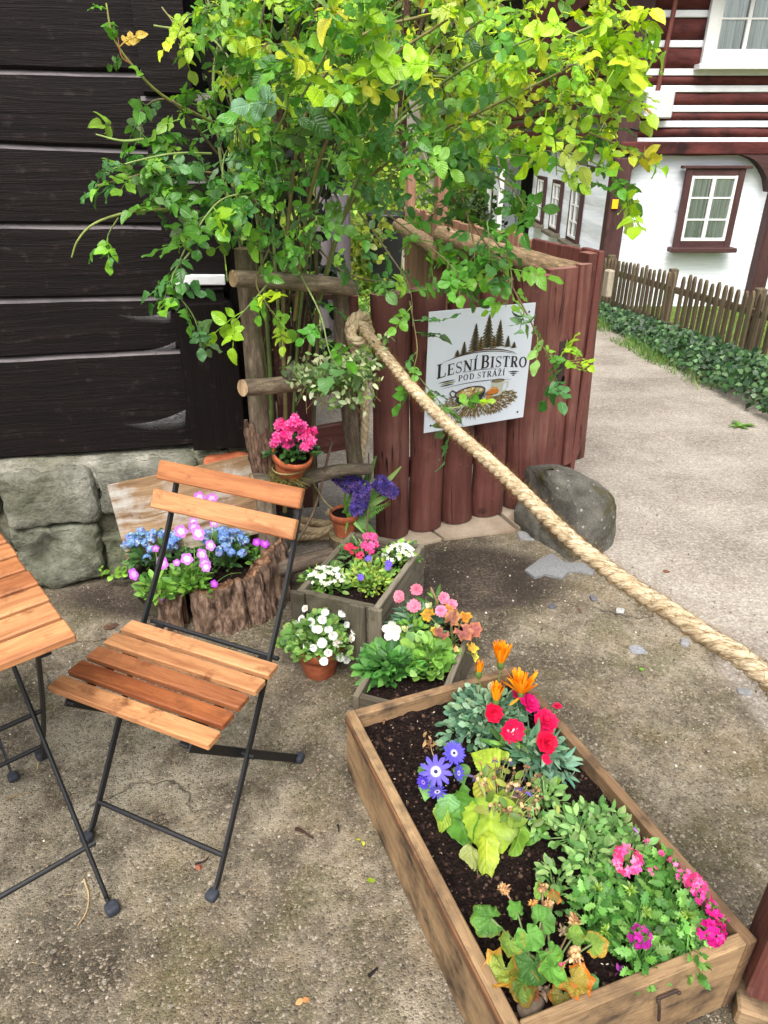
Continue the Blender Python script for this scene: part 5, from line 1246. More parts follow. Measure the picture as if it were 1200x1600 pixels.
# ================================================================ folding bistro chairs
def bent(P, w, t, side_, k, col=(1, 1, 1)):        # flat steel strip along a path
    pass
def strip(mb, pts, w, t, nrm_side):
    P = spline(pts, 16); T = nrm(np.gradient(P, axis=0)); s_ = np.asarray(nrm_side, float); Vv = []; n = len(P)
    for i in range(n):
        b = nrm(s_-T[i]*np.dot(s_, T[i])); a = np.cross(T[i], b)
        for (x, y) in ((-1, -1), (1, -1), (1, 1), (-1, 1)): Vv.append(P[i]+a*x*w/2+b*y*t/2)
    f = [(4*i+j, 4*i+(j+1) % 4, 4*i+4+(j+1) % 4, 4*i+4+j) for i in range(n-1) for j in range(4)]+[(3, 2, 1, 0), tuple(4*(n-1)+j for j in range(4))]
    # split for crisp edges
    V2 = []; F2 = []
    for q in f: F2.append(tuple(range(len(V2), len(V2)+4))); V2 += [Vv[i] for i in q]
    mb.add(V2, F2)
cu, cb, cc0 = V3(.917, -.4, 0), V3(.4, .917, 0), V3(-.485, 1.205, 0)
def CH(u, b, z): return cc0+cu*u+cb*b+V3(0, 0, z)
SLC = [(1.12, 1.05, .95), (1.0, .90, .78), (.74, .53, .42), (.66, .40, .27), (1.06, .94, .80)]
chair = thing('folding_chair', 'wooden slat folding bistro chair on black steel legs beside the table', 'chair', cc0)
for i in range(5):
    mb = MB(); box(mb, CH(U(-.003, .003), .112-i*.0553, .443), (.418+U(-.004, .004), .0430, .017), np.stack([cu, cb, V3(0, 0, 1)], 1), .0028, SLC[i]); mb.build('seat_slat', M['slat'], chair, False)
upv = nrm(cb*.60+V3(0, 0, 1)); fnv = nrm(np.cross(cu, upv))
for (b_, z, cl) in ((.338, .768, (.80, .58, .42)), (.302, .705, (1.04, .93, .78))):
    mb = MB(); box(mb, CH(-.02, b_, z)-upv*.002+fnv*.012, (.405, .017, .048), np.stack([cu, np.cross(upv, cu), upv], 1), .0028, cl); mb.build('back_slat', M['slat'], chair, False)
for s_ in (-1, 1):
    mb = MB(); u_ = .182*s_; strip(mb, [CH(u_, -.160, .006), CH(u_, -.146, .02), CH(u_, -.12, .05), CH(u_, .02, .26), CH(u_*.99, .148, .452), CH(u_*.97, .262, .62), CH(u_*.955, .345, .782)], .0145, .007, cu); lg = mb.build('front_leg', M['metal'], chair, False)
    mb = MB(); rbox(mb, CH(u_, -.162, .011), (.014, .0145, .0105), np.stack([cu, cb, V3(0, 0, 1)], 1), 4, 6, .001); mb.build('foot_cap', M['footcap'], lg)
    mb = MB(); u2 = .162*s_; strip(mb, [CH(u2, -.13, .426), CH(u2, .0, .285), CH(u2, .25, .016)], .021, .006, cu); lg = mb.build('rear_leg', M['metal'], chair, False)
    mb = MB(); rbox(mb, CH(u2+.004*s_, .257, .013), (.012, .015, .012), np.stack([cu, cb, V3(0, 0, 1)], 1), 4, 6, .001); mb.build('foot_cap', M['footcap'], lg)
    mb = MB(); bar(mb, CH(.150*s_, -.135, .427), CH(.150*s_, .17, .427), .022, .007); mb.build('seat_rail', M['metal'], chair, False)
    mb = MB(); tube(mb, [CH(.154*s_, .025, .258), CH(.196*s_, .025, .258)], .006, 8); mb.build('pivot_bolt', M['metal'], chair)
for (b_, z, uu, r_) in ((-.106, .075, .18, .006), (.172, .427, .185, .0055)):
    mb = MB(); tube(mb, [CH(-uu, b_, z), CH(uu, b_, z)], r_, 8); mb.build('stretcher', M['metal'], chair)
def children(o): return [c for c in bpy.data.objects if c.parent == o]
def copy_tree(o, parent=None):
    c = o.copy(); COL.objects.link(c)
    if parent: c.parent = parent
    for ch in children(o): copy_tree(ch, c)
    return c
ch2 = copy_tree(chair); ch2['label'] = 'second folding bistro chair, almost wholly past the left edge behind the table'
ang = R(62)                                   # turned to face the table
foot = G(22, 1218); tgt = rotz(ang)@(CH(.182, -.162, 0)-cc0)
loc = foot-tgt; ch2.location = (loc[0], loc[1], 0); ch2.rotation_euler = (0, 0, ang)
for o in (chair, ch2): o['group'] = 'folding bistro chairs'
# ================================================================ folding table
tz = .70
ta = [G(119, 991, tz), G(98, 960, tz), G(95, 956, tz), G(78, 929, tz), G(0, 830, tz)]
td = nrm(ta[4]-ta[0]); tsd = nrm(G(0, 1035, tz)-ta[0]); tsd = nrm(tsd-td*np.dot(tsd, td))
tab = thing('folding_table', 'square wooden slat folding table on crossed black steel legs at the left edge', 'table', ta[0]*V3(1, 1, 0)+td*.27+tsd*.27)
TM = np.stack([td, np.cross((0, 0, 1.), td), V3(0, 0, 1)], 1)
TS = [(1.08, .9, .76), (1.16, 1.04, .9), (1.06, .92, .78), (.78, .56, .44), (.92, .70, .54), (1.06, .88, .72), (.9, .7, .56), (1.1, .96, .82)]
def TB(a, b, z): return ta[0]*V3(1, 1, 0)+td*a+tsd*b+V3(0, 0, z)
for i in range(8):
    mb = MB(); box(mb, TB(.033+i*.0735, .275+U(-.002, .002), tz-.009), (.062, .55, .018), TM, .003, TS[i]); mb.build('top_slat', M['slat'], tab, False)
for b_ in (.055, .495):
    mb = MB(); bar(mb, TB(.01, b_, tz-.024), TB(.575, b_, tz-.024), .02, .011); mb.build('top_rail', M['metal'], tab, False)
fA, fB = G(170, 1412), G(57, 1193)
la = float(np.dot(fA-TB(0, 0, 0), td)); lb_ = float(np.dot(fB-TB(0, 0, 0), td))
for b_ in (.055, .495):
    bb = .02 if b_ < .2 else -.02
    mb = MB(); tube(mb, spline([TB(.50, b_+bb, tz-.03), TB(.25, b_+bb, .36), TB(la+.03, b_+bb, .05), TB(la+.008, b_+bb, .014), TB(la-.02, b_+bb, .010)], 26), .0052, 9); lg = mb.build('leg', M['metal'], tab)
    mb = MB(); rbox(mb, TB(la-.025, b_+bb, .013), (.0145, .014, .0115), TM, 5, 6, .001); mb.build('foot_cap', M['footcap'], lg)
    mb = MB(); strip(mb, [TB(.07, b_, tz-.03), TB(.25, b_, .36), TB(lb_, b_, .012)], .014, .007, tsd); lg = mb.build('leg', M['metal'], tab, False)
    mb = MB(); rbox(mb, TB(lb_+.012, b_, .013), (.019, .014, .0115), TM, 5, 6, .001); mb.build('foot_cap', M['footcap'], lg)
def legpt(z, which):
    if which: t = (tz-.03-z)/(tz-.03-.012); return .07+(lb_-.07)*t
    t = (tz-.03-z)/(tz-.03-.05); return .50+(la+.03-.50)*t
for (z, wch) in ((.11, 0), (.10, 1), (.36, 0)):
    mb = MB(); a_ = legpt(z, wch); tube(mb, [TB(a_, .055, z), TB(a_, .495, z)], .0058, 8); mb.build('stretcher', M['metal'], tab)
# ================================================================ planters
CRB = [(30, 21, 19), (44, 32, 28), (62, 48, 42), (22, 16, 15), (84, 66, 56)]
def soil_patch(par, corners, z, amp=.012, n=34, crumbs=500):
    A, B, C_, D = [np.asarray(p) for p in corners]; mb = MB(); Vv = []
    for i in range(n+1):
        for j in range(n+1):
            a, b = i/n, j/n; p = A*(1-a)*(1-b)+B*a*(1-b)+C_*a*b+D*(1-a)*b
            q = Vector(p*16); Vv.append((p[0], p[1], z+amp*(mnoise.fractal(q, .8, 2.2, 4))+.003*mnoise.noise(q*5)))
    m = n+1; f = [(i*m+j, (i+1)*m+j, (i+1)*m+j+1, i*m+j+1) for i in range(n) for j in range(n)]
    e1, e2 = B-A, D-A
    if e1[0]*e2[1]-e1[1]*e2[0] < 0: f = [tuple(reversed(q)) for q in f]
    mb.add(Vv, f); so_ = mb.build('soil', M['soil'], par)
    mb = MB(); a, b = RNG.uniform(.02, .98, (2, crumbs)); P = (A*((1-a)*(1-b))[:, None]+B*(a*(1-b))[:, None]+C_*(a*b)[:, None]+D*((1-a)*b)[:, None])
    P[:, 2] = [z+amp*mnoise.fractal(Vector((p[0]*16, p[1]*16, p[2]*16)), .8, 2.2, 4)+.001 for p in P]
    mb.batch(PEB, P, rdir(crumbs), rdir(crumbs), RNG.uniform(.0012, .0058, crumbs)*RNG.uniform(.5, 1.1, crumbs), pick(CRB, crumbs, .2))
    k = crumbs//14; ii = RNG.integers(0, crumbs, k); mb.batch(PEB, P[ii]+V3(0, 0, .002), rdir(k), rdir(k), RNG.uniform(.001, .0022, k), pick([(206, 196, 180), (168, 150, 126)], k), (1.6, .7, .5))
    tag(mb.build('soil_crumbs', M['crumb'], so_, False), None, None, None, 'stuff'); return so_
def planter(name, label, corners, h, th, matn, tints, soilz, z0=0., crumbs=500, group=None, warp=.0):
    FL, FR, BR, BL = [np.asarray(c)*V3(1, 1, 0) for c in corners]; ctr = (FL+FR+BR+BL)/4
    t = thing(name, label, 'planter', ctr, group)
    def brd(a, b, nm_, tint, ext):
        d = nrm(b-a); nin = V3(-d[1], d[0], 0); nin = nin if np.dot(nin, ctr-(a+b)/2) > 0 else -nin
        a2, b2 = a+d*ext, b-d*ext; c = (a2+b2)/2+nin*th/2
        mb = MB(); box(mb, c+V3(0, 0, (h+z0)/2), (np.linalg.norm(b2-a2), th, h-z0), axes(d, (0, 0, 1)), .0025, tint); return mb.build(nm_, matn, t, False)
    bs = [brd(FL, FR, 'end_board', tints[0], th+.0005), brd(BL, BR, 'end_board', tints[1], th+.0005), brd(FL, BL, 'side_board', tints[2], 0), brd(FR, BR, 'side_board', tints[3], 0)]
    ins = [c+(ctr-c)*(th*1.0/np.linalg.norm(c-ctr))*1.0 for c in (FL, FR, BR, BL)]
    soil_patch(t, [c+V3(0, 0, soilz) for c in ins], soilz, crumbs=crumbs)
    return t, bs, ctr
BH = .21
bl3, br3, fr3 = G(540, 1112, BH), G(803, 1040, BH), G(1185, 1468, BH); fl3 = bl3+(fr3-br3); fl3 = G(783, 1608, BH)*.5+fl3*.5; fl3[2] = BH
SZ3 = .168
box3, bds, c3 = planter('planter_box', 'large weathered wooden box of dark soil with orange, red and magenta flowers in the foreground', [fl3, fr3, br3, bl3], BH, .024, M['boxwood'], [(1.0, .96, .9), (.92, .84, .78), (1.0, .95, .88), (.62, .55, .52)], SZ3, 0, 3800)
d_ = nrm(fr3-fl3); n_ = V3(d_[1], -d_[0], 0); Mf = np.stack([d_, -n_, V3(0, 0, 1)], 1)
mb = MB(); p = fl3+(fr3-fl3)*.62+n_*.004+V3(0, 0, -.055); bar(mb, p-d_*.022, p+d_*.022, .004, .010); hg = mb.build('latch_plate', M['iron'], box3, False)
mb = MB(); tube(mb, spline([p-d_*.02+n_*.003, p-d_*.02+n_*.007+V3(0, 0, -.012), p-d_*.012+n_*.007+V3(0, 0, -.05), p-d_*.006+n_*.004+V3(0, 0, -.07)], 10), .003, 8); mb.build('hook', M['iron'], hg)
for t_ in (-.022, .022):
    mb = MB(); rbox(mb, p+d_*t_+n_*.004, (.004, .003, .004), Mf, 2.5, 4, 0); mb.build('rivet', M['iron'], hg)
mb = MB(); dl = nrm(fl3-bl3); nl = V3(dl[1], -dl[0], 0); nl = nl if nl[0] < 0 else -nl      # worn strip nailed along the left board
bar(mb, bl3*V3(1, 1, 0)+nl*.003+dl*.01+V3(0, 0, BH-.013), bl3*V3(1, 1, 0)+dl*.80+nl*.003+V3(0, 0, BH-.013), .006, .022, (0, 0, 1), .002, (.62, .45, .38)); mb.build('edge_strip', M['boxwood'], box3, False)

c1 = [G(462, 923, .22), G(592, 951, .22), G(664, 851, .22)]; c1.append(c1[0]+(c1[2]-c1[1])); c1 = [c1[0], c1[1], c1[2], c1[3]]
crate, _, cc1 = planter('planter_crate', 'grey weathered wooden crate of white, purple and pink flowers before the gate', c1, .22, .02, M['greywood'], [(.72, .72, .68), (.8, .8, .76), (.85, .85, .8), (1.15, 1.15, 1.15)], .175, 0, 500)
d1 = nrm(c1[1]-c1[0])*1.; n1 = V3(d1[1], -d1[0], 0); n1 = n1 if n1[1] < 0 else -n1
for q, w_, tn in ((.035, .05, .42), (.76, .055, .68), (.97, .045, .8)):
    p = c1[0]+(c1[1]-c1[0])*q+n1*.008; mb = MB(); box(mb, p*V3(1, 1, 0)+V3(0, 0, .112), (w_, .016, .224), np.stack([d1, -n1, V3(0, 0, 1)], 1), .003, (tn, tn, tn*.95)); mb.build('corner_cleat', M['greywood'], crate, False)
for z in (.165, .09):
    p = (c1[0]+c1[1])/2+n1*.006; mb = MB(); box(mb, p*V3(1, 1, 0)+V3(0, 0, z-.02), (.2, .010, .006), np.stack([d1, -n1, V3(0, 0, 1)], 1), .001, (.2, .2, .2)); mb.build('board_gap', M['dark'], crate, False)
h2 = .165
f2, e2, b2 = G(551, 1086, h2), G(612, 1103, h2), G(642, 926, h2); ld = nrm(b2-f2); wd_ = V3(ld[1], -ld[0], 0); wd_ = wd_ if wd_[0] > 0 else -wd_
rt = G(718, 1036, h2); wid = float(np.dot(rt-f2, wd_)); ln = float(np.linalg.norm(b2-f2)); 
ln = min(ln, .46)
c2 = [f2, f2+wd_*wid, f2+wd_*wid+ld*ln, f2+ld*ln]
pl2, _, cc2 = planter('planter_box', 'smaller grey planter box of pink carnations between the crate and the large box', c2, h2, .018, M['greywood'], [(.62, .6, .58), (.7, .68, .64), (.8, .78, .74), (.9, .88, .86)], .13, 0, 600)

# ---------------------------------------------------------------- flower builders
ROSEN = flower_tpl(6, 1.05, .16, (.8, .7, .75), .3, .14, .05, (1.06, 1.25, 1.2), .5, 4, .95)
FLAT5 = flower_tpl(5, .62, .10, (1, 1, 1), .2, 0, .04, (1.04, 1.04, 1.04), .5, 3)
def flat5(eye): return flower_tpl(5, .62, .08, eye, .34, 0, .04, (1.04, 1.04, 1.04), .5, 3)
def flower(par, name, mat, p, d, r, tpl, col, layers=((1, 0.),), roll=None):
    mb = MB(); d = nrm(np.asarray(d, float))
    for s_, off in layers: mb.batch(tpl, [np.asarray(p)+d*off*r], [d+.05*RNG.normal(size=3)], [rdir(1)[0]], [r*s_], np.array([lin(col)])*U(.92, 1.08))
    return mb
def carnation(par, p, r, col, d=(0, -.55, .85), name='flower', full=1.):
    mb = MB(); d = nrm(np.asarray(d, float)+.15*RNG.normal(size=3))
    for (s_, off, cupf) in ((1, 0, 1), (.9, .10, 1.6), (.72, .2, 2.6), (.5, .3, 4.), (.3, .36, 6)):
        if s_ < 1-.8*full: continue
        mb.batch(ROSEN, [p+d*off*r*.8], [d+.12*RNG.normal(size=3)], [rdir(1)[0]], [r*s_], np.array([lin(col)])*U(.86, 1.12), (cupf, 1, 1))
    ca = np.concatenate(mb.V)                                   # ruffle
    for k in range(len(mb.V)): mb.V[k] = mb.V[k]+.07*r*np.sin(mb.V[k]*(9/r)+k*2.)
    tube(mb, [p-d*r*.9, p-d*r*.1], [r*.16, r*.3], 7, lin((84, 112, 70)))
    return mb.build(name, M['petal'], par)
def stemtube(mb, a, b, r, col=(96, 128, 70), sag=.0):
    a, b = np.asarray(a), np.asarray(b); tube(mb, spline([a, (a+b)/2+V3(U(-.006, .006), U(-.006, .006), sag), b], 7), [r, r, r, r*.95, r*.9, r*.8, r*.7], 5, lin(col), cap=False)
GRN = [(74, 112, 48), (98, 140, 60), (58, 92, 42), (120, 160, 76)]
BLUEG = [(84, 122, 96), (108, 146, 116), (66, 100, 78), (130, 164, 130)]
LITE = [(128, 174, 76), (148, 192, 92), (108, 154, 66), (92, 136, 58)]
SAGE = [(112, 154, 86), (136, 174, 104), (90, 132, 70), (152, 186, 118)]

# ---------------------------------------------------------------- large box
def P3(px, py, dz=0.): return G(px, py, SZ3+dz)
def PC(px, py, h=.05): p = G(px, py, SZ3+h); p[2] = SZ3; return p
# gazania
c = PC(762, 1105, .055); gz_ = thing('gazania', 'orange gazania with closed blooms over silvery spoon leaves at the back of the large box', 'flower', c)
mb, st = MB(), MB(); clump(mb, c, .085, .075, .085, 430, (.018, .034), SPOON, BLUEG+[(150, 180, 150)], .7, .5, st)
clump(mb, c+V3(-.03, -.03, 0), .085, .06, .03, 90, (.02, .04), SPOON, BLUEG, .3, .5); mb.build('foliage', M['matteleaf'], gz_)
GZP = leaf_tpl(lambda t: .085*math.sin(math.pi*min(1, t*.82+.12))**.6+.004, 5, .5, -.05)
def gaz(px, py, pyb, wpx, z0, name='flower', open_=.28, ragged=0., n=16):
    b = G(px, pyb, z0); r = ray(px, (py+pyb)/2); dist = (np.linalg.norm(b-V3(0, 0, H))); hgt = (pyb-py)/F*dist*.95; w = wpx/F*dist*.44
    up = nrm(V3(U(-.1, .1), .15, 1)); mb = MB(); a = np.arange(n)/n*6.283+RNG.normal(size=n)*.12; rad = np.stack([np.cos(a), np.sin(a), 0*a], 1)
    for k, (sc, ln_) in enumerate(((1, 1), (.62, .93), (.3, .88))):
        D = nrm(up*hgt+rad*(w*1.0*sc)*RNG.uniform(.6, 1.15+ragged*1.2, (n, 1))+ragged*.015*RNG.normal(size=(n, 3)))
        cl = pick([(250, 160, 18), (246, 140, 10), (255, 178, 40)], n, .06); mb.batch(GZP, b+rad*.006*sc+up*.004, D, -rad+.05*RNG.normal(size=(n, 3)), hgt*ln_*RNG.uniform(.86, 1.03, n), cl)
    fl = mb.build(name, M['petal'], gz_)
    mb = MB(); lathe(mb, [(.002, -.012), (.007, -.008), (.0095, .004), (.009, .012)], b, axes((1, 0, 0), up), 10, lin((96, 124, 60))); mb.build('calyx', M['stem'], fl)
    stemtube(st, c+V3(U(-.02, .02), U(-.02, .02), 0), b-up*.01, .0022)
gaz(782, 1002, 1040, 34, .30); gaz(748, 1032, 1054, 14, .27, 'bud', .1, 0, 8); gaz(814, 1045, 1085, 40, .27, 'flower', .3, 1.0); gaz(775, 1066, 1098, 24, .265, 'flower')
mb = MB(); b = G(812, 1090, .26); D = np.array([(-.6, -.3, -.35), (.45, -.3, -.55), (.6, -.2, -.25)]); mb.batch(GZP, np.repeat(b[None], 3, 0), D, np.repeat(V3(0, -.4, 1)[None], 3, 0), [.035, .04, .032], pick([(250, 156, 22)], 3)); mb.build('fallen_petal', M['petal'], gz_)
st.build('stems', M['stem'], gz_)
# red carnations
c = PC(835, 1170, .04); rd = thing('carnation', 'crimson carnations with blue-green leaves along the right board of the large box', 'flower', c, 'carnations')
mb, st = MB(), MB(); clump(mb, c, .06, .06, .075, 150, (.025, .05), LANCE, BLUEG+[(72, 112, 86)], .5, .5, None); clump(mb, PC(868, 1180, .04), .03, .05, .06, 55, (.025, .05), LANCE, [(110, 150, 130), (136, 172, 150)], .4, .5)
clump(mb, P3(800, 1180), .045, .03, .06, 60, (.03, .055), LANCE, GRN, .6, .4); mb.build('foliage', M['matteleaf'], rd)
RED = (222, 22, 66)
for px, py, rp_, z, cl, dd, fu in ((771, 1114, 15, .245, RED, (-.1, -.8, .6), .9), (801, 1142, 18, .245, (226, 24, 78), (.0, -.75, .65), .4), (826, 1100, 17, .25, (226, 30, 118), (.3, -.3, .9), 1), (852, 1127, 18, .25, (222, 26, 86), (.35, -.3, .9), 1), (853, 1160, 17, .245, RED, (.3, -.6, .75), 1), (854, 1186, 8, .22, (228, 34, 90), (.0, -.6, .7), .9), (871, 1104, 7, .265, (226, 40, 90), (.2, .0, 1), .9), (806, 1085, 8, .25, (226, 34, 110), (0, -.3, .9), .8)):
    p = G(px, py, z); r_ = rp_/F*np.linalg.norm(p-V3(0, 0, H)); carnation(rd, p, r_, cl, dd, 'flower', fu); stemtube(st, c+(p-c)*V3(.4, .4, 0), p-nrm(V3(*dd))*r_*.5, .0018, (110, 142, 110))
mb = MB(); p = G(801, 1146, .25); n = 12; mb.batch(OBLONG, p+.006*RNG.normal(size=(n, 3)), V3(0, -.5, 1)+.6*RNG.normal(size=(n, 3)), rdir(n), RNG.uniform(.006, .012, n), pick([(70, 60, 90), (214, 206, 220)], n)); mb.build('flower_eye', M['petal'], rd)
st.build('stems', M['stem'], rd)
# cineraria, wilting
c = P3(775, 1300); ci = thing('cineraria', 'wilting cineraria with limp yellow-green leaves, brown seed heads and blue-and-white daisies', 'flower', c)
BIG = leaf_tpl(lambda t: [.03, .30, .46, .50, .48, .42, .33, .22, .10, .01][min(9, int(t*9+.5))], 9, .30, .35, .8, serr=.10)
BIG = leaf_tpl(lambda t: float(np.interp(t, np.linspace(0, 1, 10), [.03, .30, .46, .50, .48, .42, .33, .22, .10, .01])), 22, .30, .35, .8, serr=.035)
def bigleaf(px, py, z, px2, py2, z2, wsc, col, nr=(0, -.5, .8), name='leaf'):
    a, b = G(px, py, z), G(px2, py2, z2); L = np.linalg.norm(b-a); mb = MB(); mb.batch(BIG, [a], [b-a], [V3(*nr)], [L], np.array([lin(col)]), (1, wsc, 1))
    vs = mb.V[0]; 
    for i in range(len(vs)): vs[i] += .006*np.array([mnoise.noise(Vector(vs[i]*34)+Vector((k*9., px, 0))) for k in range(3)])
    return mb.build(name, M['bigleaf'], ci)
bigleaf(715, 1235, .24, 725, 1335, .185, .75, (84, 134, 48), (-.5, -.5, .7)); bigleaf(765, 1240, .25, 775, 1350, .18, .95, (146, 172, 58), (.1, -.6, .7)); bigleaf(758, 1300, .21, 768, 1385, .172, .52, (160, 178, 56), (.2, -.7, .6))
bigleaf(735, 1315, .21, 738, 1370, .172, .6, (160, 168, 106), (-.6, -.4, .5)); bigleaf(815, 1290, .22, 805, 1352, .172, .6, (118, 158, 58), (.6, -.4, .6)); bigleaf(848, 1270, .22, 832, 1330, .18, .55, (94, 140, 52), (.6, -.4, .6))
bigleaf(780, 1200, .24, 735, 1172, .25, .9, (160, 184, 62), (-.1, -.5, .9)); bigleaf(790, 1190, .24, 775, 1168, .25, .9, (150, 178, 60), (0, -.5, .9)); bigleaf(760, 1215, .25, 750, 1265, .22, .65, (172, 172, 62), (0, -.6, .8))
bigleaf(705, 1240, .24, 695, 1280, .215, 1.0, (104, 152, 92), (-.3, -.6, .8)); bigleaf(672, 1220, .24, 664, 1250, .22, .95, (118, 168, 96), (-.3, -.6, .8)); bigleaf(665, 1205, .24, 650, 1198, .23, .9, (112, 160, 84), (-.3, -.5, .9)); bigleaf(735, 1235, .245, 712, 1245, .225, 1., (98, 146, 60), (-.2, -.5, .9))
bigleaf(700, 1265, .22, 682, 1300, .185, .9, (150, 176, 70), (-.5, -.4, .7)); bigleaf(795, 1268, .23, 820, 1300, .205, .8, (158, 184, 88), (.2, -.5, .8)); bigleaf(720, 1195, .245, 725, 1222, .235, .9, (92, 138, 70), (-.1, -.6, .8))
mb = MB(); st = MB(); n = 95; a = RNG.uniform(0, 6.28, n); r_ = np.sqrt(RNG.uniform(0, 1, n)); ctr = G(800, 1225, .255); P = ctr+np.stack([.078*r_*np.cos(a)-.005, .075*r_*np.sin(a), RNG.uniform(-.035, .022, n)], 1)
mb.batch(PEB, P, rdir(n), rdir(n), RNG.uniform(.0032, .0058, n), pick([(164, 128, 88), (128, 96, 66), (188, 152, 112), (104, 78, 58), (206, 170, 128)], n))
k = 130; ii = RNG.integers(0, n, k); mb.batch(LANCE, P[ii], V3(0, -.1, -.8)+.5*RNG.normal(size=(k, 3)), rdir(k), RNG.uniform(.010, .022, k), pick([(84, 76, 110), (122, 98, 72), (70, 60, 70), (164, 134, 98), (96, 84, 150)], k))
for i in range(n): stemtube(st, c+(P[i]-c)*V3(.35, .35, 0)+V3(0, 0, .02), P[i], .0013, random.choice([(150, 164, 90), (128, 128, 84), (140, 110, 80), (96, 104, 60)]), .012)
mb.build('seed_heads', M['dry'], ci, False); st.build('stems', M['stem'], ci)
mb = MB(); n = 46; P = G(790, 1245, .23)+RNG.normal(size=(n, 3))*V3(.045, .045, .012); mb.batch(OBLONG, P, RNG.normal(size=(n, 3)), V3(0, -.3, 1)+.5*RNG.normal(size=(n, 3)), RNG.uniform(.02, .042, n), pick([(128, 152, 62), (94, 122, 52), (164, 172, 86)], n)); mb.build('small_leaves', M['leaf'], ci)
DAISY = flower_tpl(11, .235, .12, (5.0, 6.3, 1.35), .26, .04, .06, (.75, .72, .95), .45, 6)
for px, py, rp_, z, dd, cl in ((681, 1205, 30, .275, (-.1, -.8, .6), (116, 104, 214)), (709, 1177, 22, .275, (.2, -.5, .85), (98, 88, 206)), (716, 1208, 15, .262, (.7, -.5, .5), (100, 88, 210)), (683, 1236, 18, .258, (.1, -.95, .05), (110, 96, 210)), (662, 1222, 14, .262, (-.6, -.7, .3), (88, 66, 200))):
    p = G(px, py, z); r_ = .84*rp_/F*np.linalg.norm(p-V3(0, 0, H)); mb = flower(ci, 'flower', None, p, dd, r_, DAISY, cl, ((1, 0), (.9, .06))); fl = mb.build('flower', M['petal'], ci)
    mb = MB(); rbox(mb, p+nrm(V3(*dd))*r_*.08, (r_*.12, r_*.12, r_*.08), axes(np.cross(nrm(V3(*dd)), (0, 1, .3)), nrm(V3(*dd))), 2, 5, 0, col=lin((66, 60, 110))); mb.build('flower_eye', M['petal'], fl)
p = G(672, 1160, .27); mb = MB(); n = 24; mb.batch(OBLONG, p+.009*RNG.normal(size=(n, 3)), rdir(n), rdir(n), RNG.uniform(.008, .016, n), pick([(182, 146, 104), (142, 108, 74)], n)); stemtube(mb, G(690, 1200, .23), p, .0016, (176, 150, 108)); mb.build('dry_head', M['dry'], ci)
# sage leafy annual
c = P3(912, 1310); sg = thing('leafy_plant', 'bushy flowerless plant with soft grey-green leaves right of the wilting cineraria', 'plant', c)
mb, st = MB(), MB()
for px, py, r_, n in ((905, 1290, .075, 150), (855, 1235, .04, 70), (950, 1285, .05, 90), (870, 1370, .04, 60), (925, 1340, .06, 110), (985, 1320, .045, 70), (840, 1280, .03, 35)):
    cc_ = PC(px, py); clump(mb, cc_, r_*.82, r_*.82, .085, n, (.014, .029), OBLONG, SAGE, .8, .45, st, .35)
mb.build('foliage', M['matteleaf'], sg); st.build('stems', M['stem'], sg)
# verbena
c = P3(1020, 1440); vb = thing('verbena', 'verbena with toothed leaves and pink to magenta heads in the large box', 'flower', c, 'verbenas')
mb, st = MB(), MB()
for px, py, r_, n in ((930, 1420, .055, 120), (1000, 1440, .065, 150), (1060, 1440, .055, 110), (1000, 1490, .042, 80), (1040, 1395, .05, 100), (1080, 1480, .035, 60), (950, 1380, .04, 70), (1030, 1350, .035, 60)):
    clump(mb, PC(px, py, .045), r_*.85, r_*.85, .075, n, (.015, .031), TOOTH, [(84, 138, 60), (108, 164, 74), (70, 118, 52), (130, 180, 92)], .6, .5, st, .3)
mb.build('foliage', M['leaf'], vb)
def head(par, px, py, rp_, z, cols, n, d=(0, -.5, .8), eye=(1.1, 1.3, 1.2), fr=.34, core=True):
    p = G(px, py, z); R_ = rp_/F*np.linalg.norm(p-V3(0, 0, H)); mb = MB(); d = nrm(V3(*d)); n = int(n*1.8); dd = nrm(rdir(n*3)+.35*d); dd = dd[(dd@d) > 0.][:n]; m = len(dd)
    mb.batch(flat5(eye), p+dd*R_*V3(1, 1, .75)*.8, dd+.25*RNG.normal(size=(m, 3)), rdir(m), R_*fr*RNG.uniform(.8, 1.15, m), pick(cols, m, .1))
    if core:
        k = 14; d2 = rdir(k); mb.batch(LANCE, np.repeat(p[None], k, 0), d2+d*.4, rdir(k), R_*.8, pick([(130, 160, 84), (104, 132, 70)], k))
    return mb.build('flower_head', M['petal'], par)
PK = [(246, 92, 160), (250, 120, 178), (236, 66, 140)]; MG = [(222, 36, 140), (204, 26, 130), (236, 70, 160)]; PU = [(190, 40, 150), (172, 34, 140)]
for px, py, rp_, z, cl, n in ((980, 1345, 22, .27, [(250, 96, 166), (238, 60, 120), (252, 140, 190)], 20), (1020, 1362, 9, .262, PK, 5), (1052, 1350, 10, .26, PK, 5), (1068, 1368, 12, .26, PK, 7), (1086, 1380, 16, .255, PK, 11), (1098, 1400, 13, .25, [(244, 84, 170), (236, 66, 160)], 9), (1112, 1418, 12, .25, MG, 8), (1128, 1438, 10, .245, MG, 6), (1110, 1455, 20, .24, MG, 15), (1000, 1463, 17, .245, PU, 9), (990, 1298, 7, .265, [(186, 120, 206)], 4), (1010, 1312, 6, .26, PK, 3), (1033, 1332, 7, .26, PK, 4)):
    head(vb, px, py, rp_, z, cl, n); stemtube(st, PC(px-8, py+10, .06)+V3(0, 0, .02), G(px, py, z), .0016)
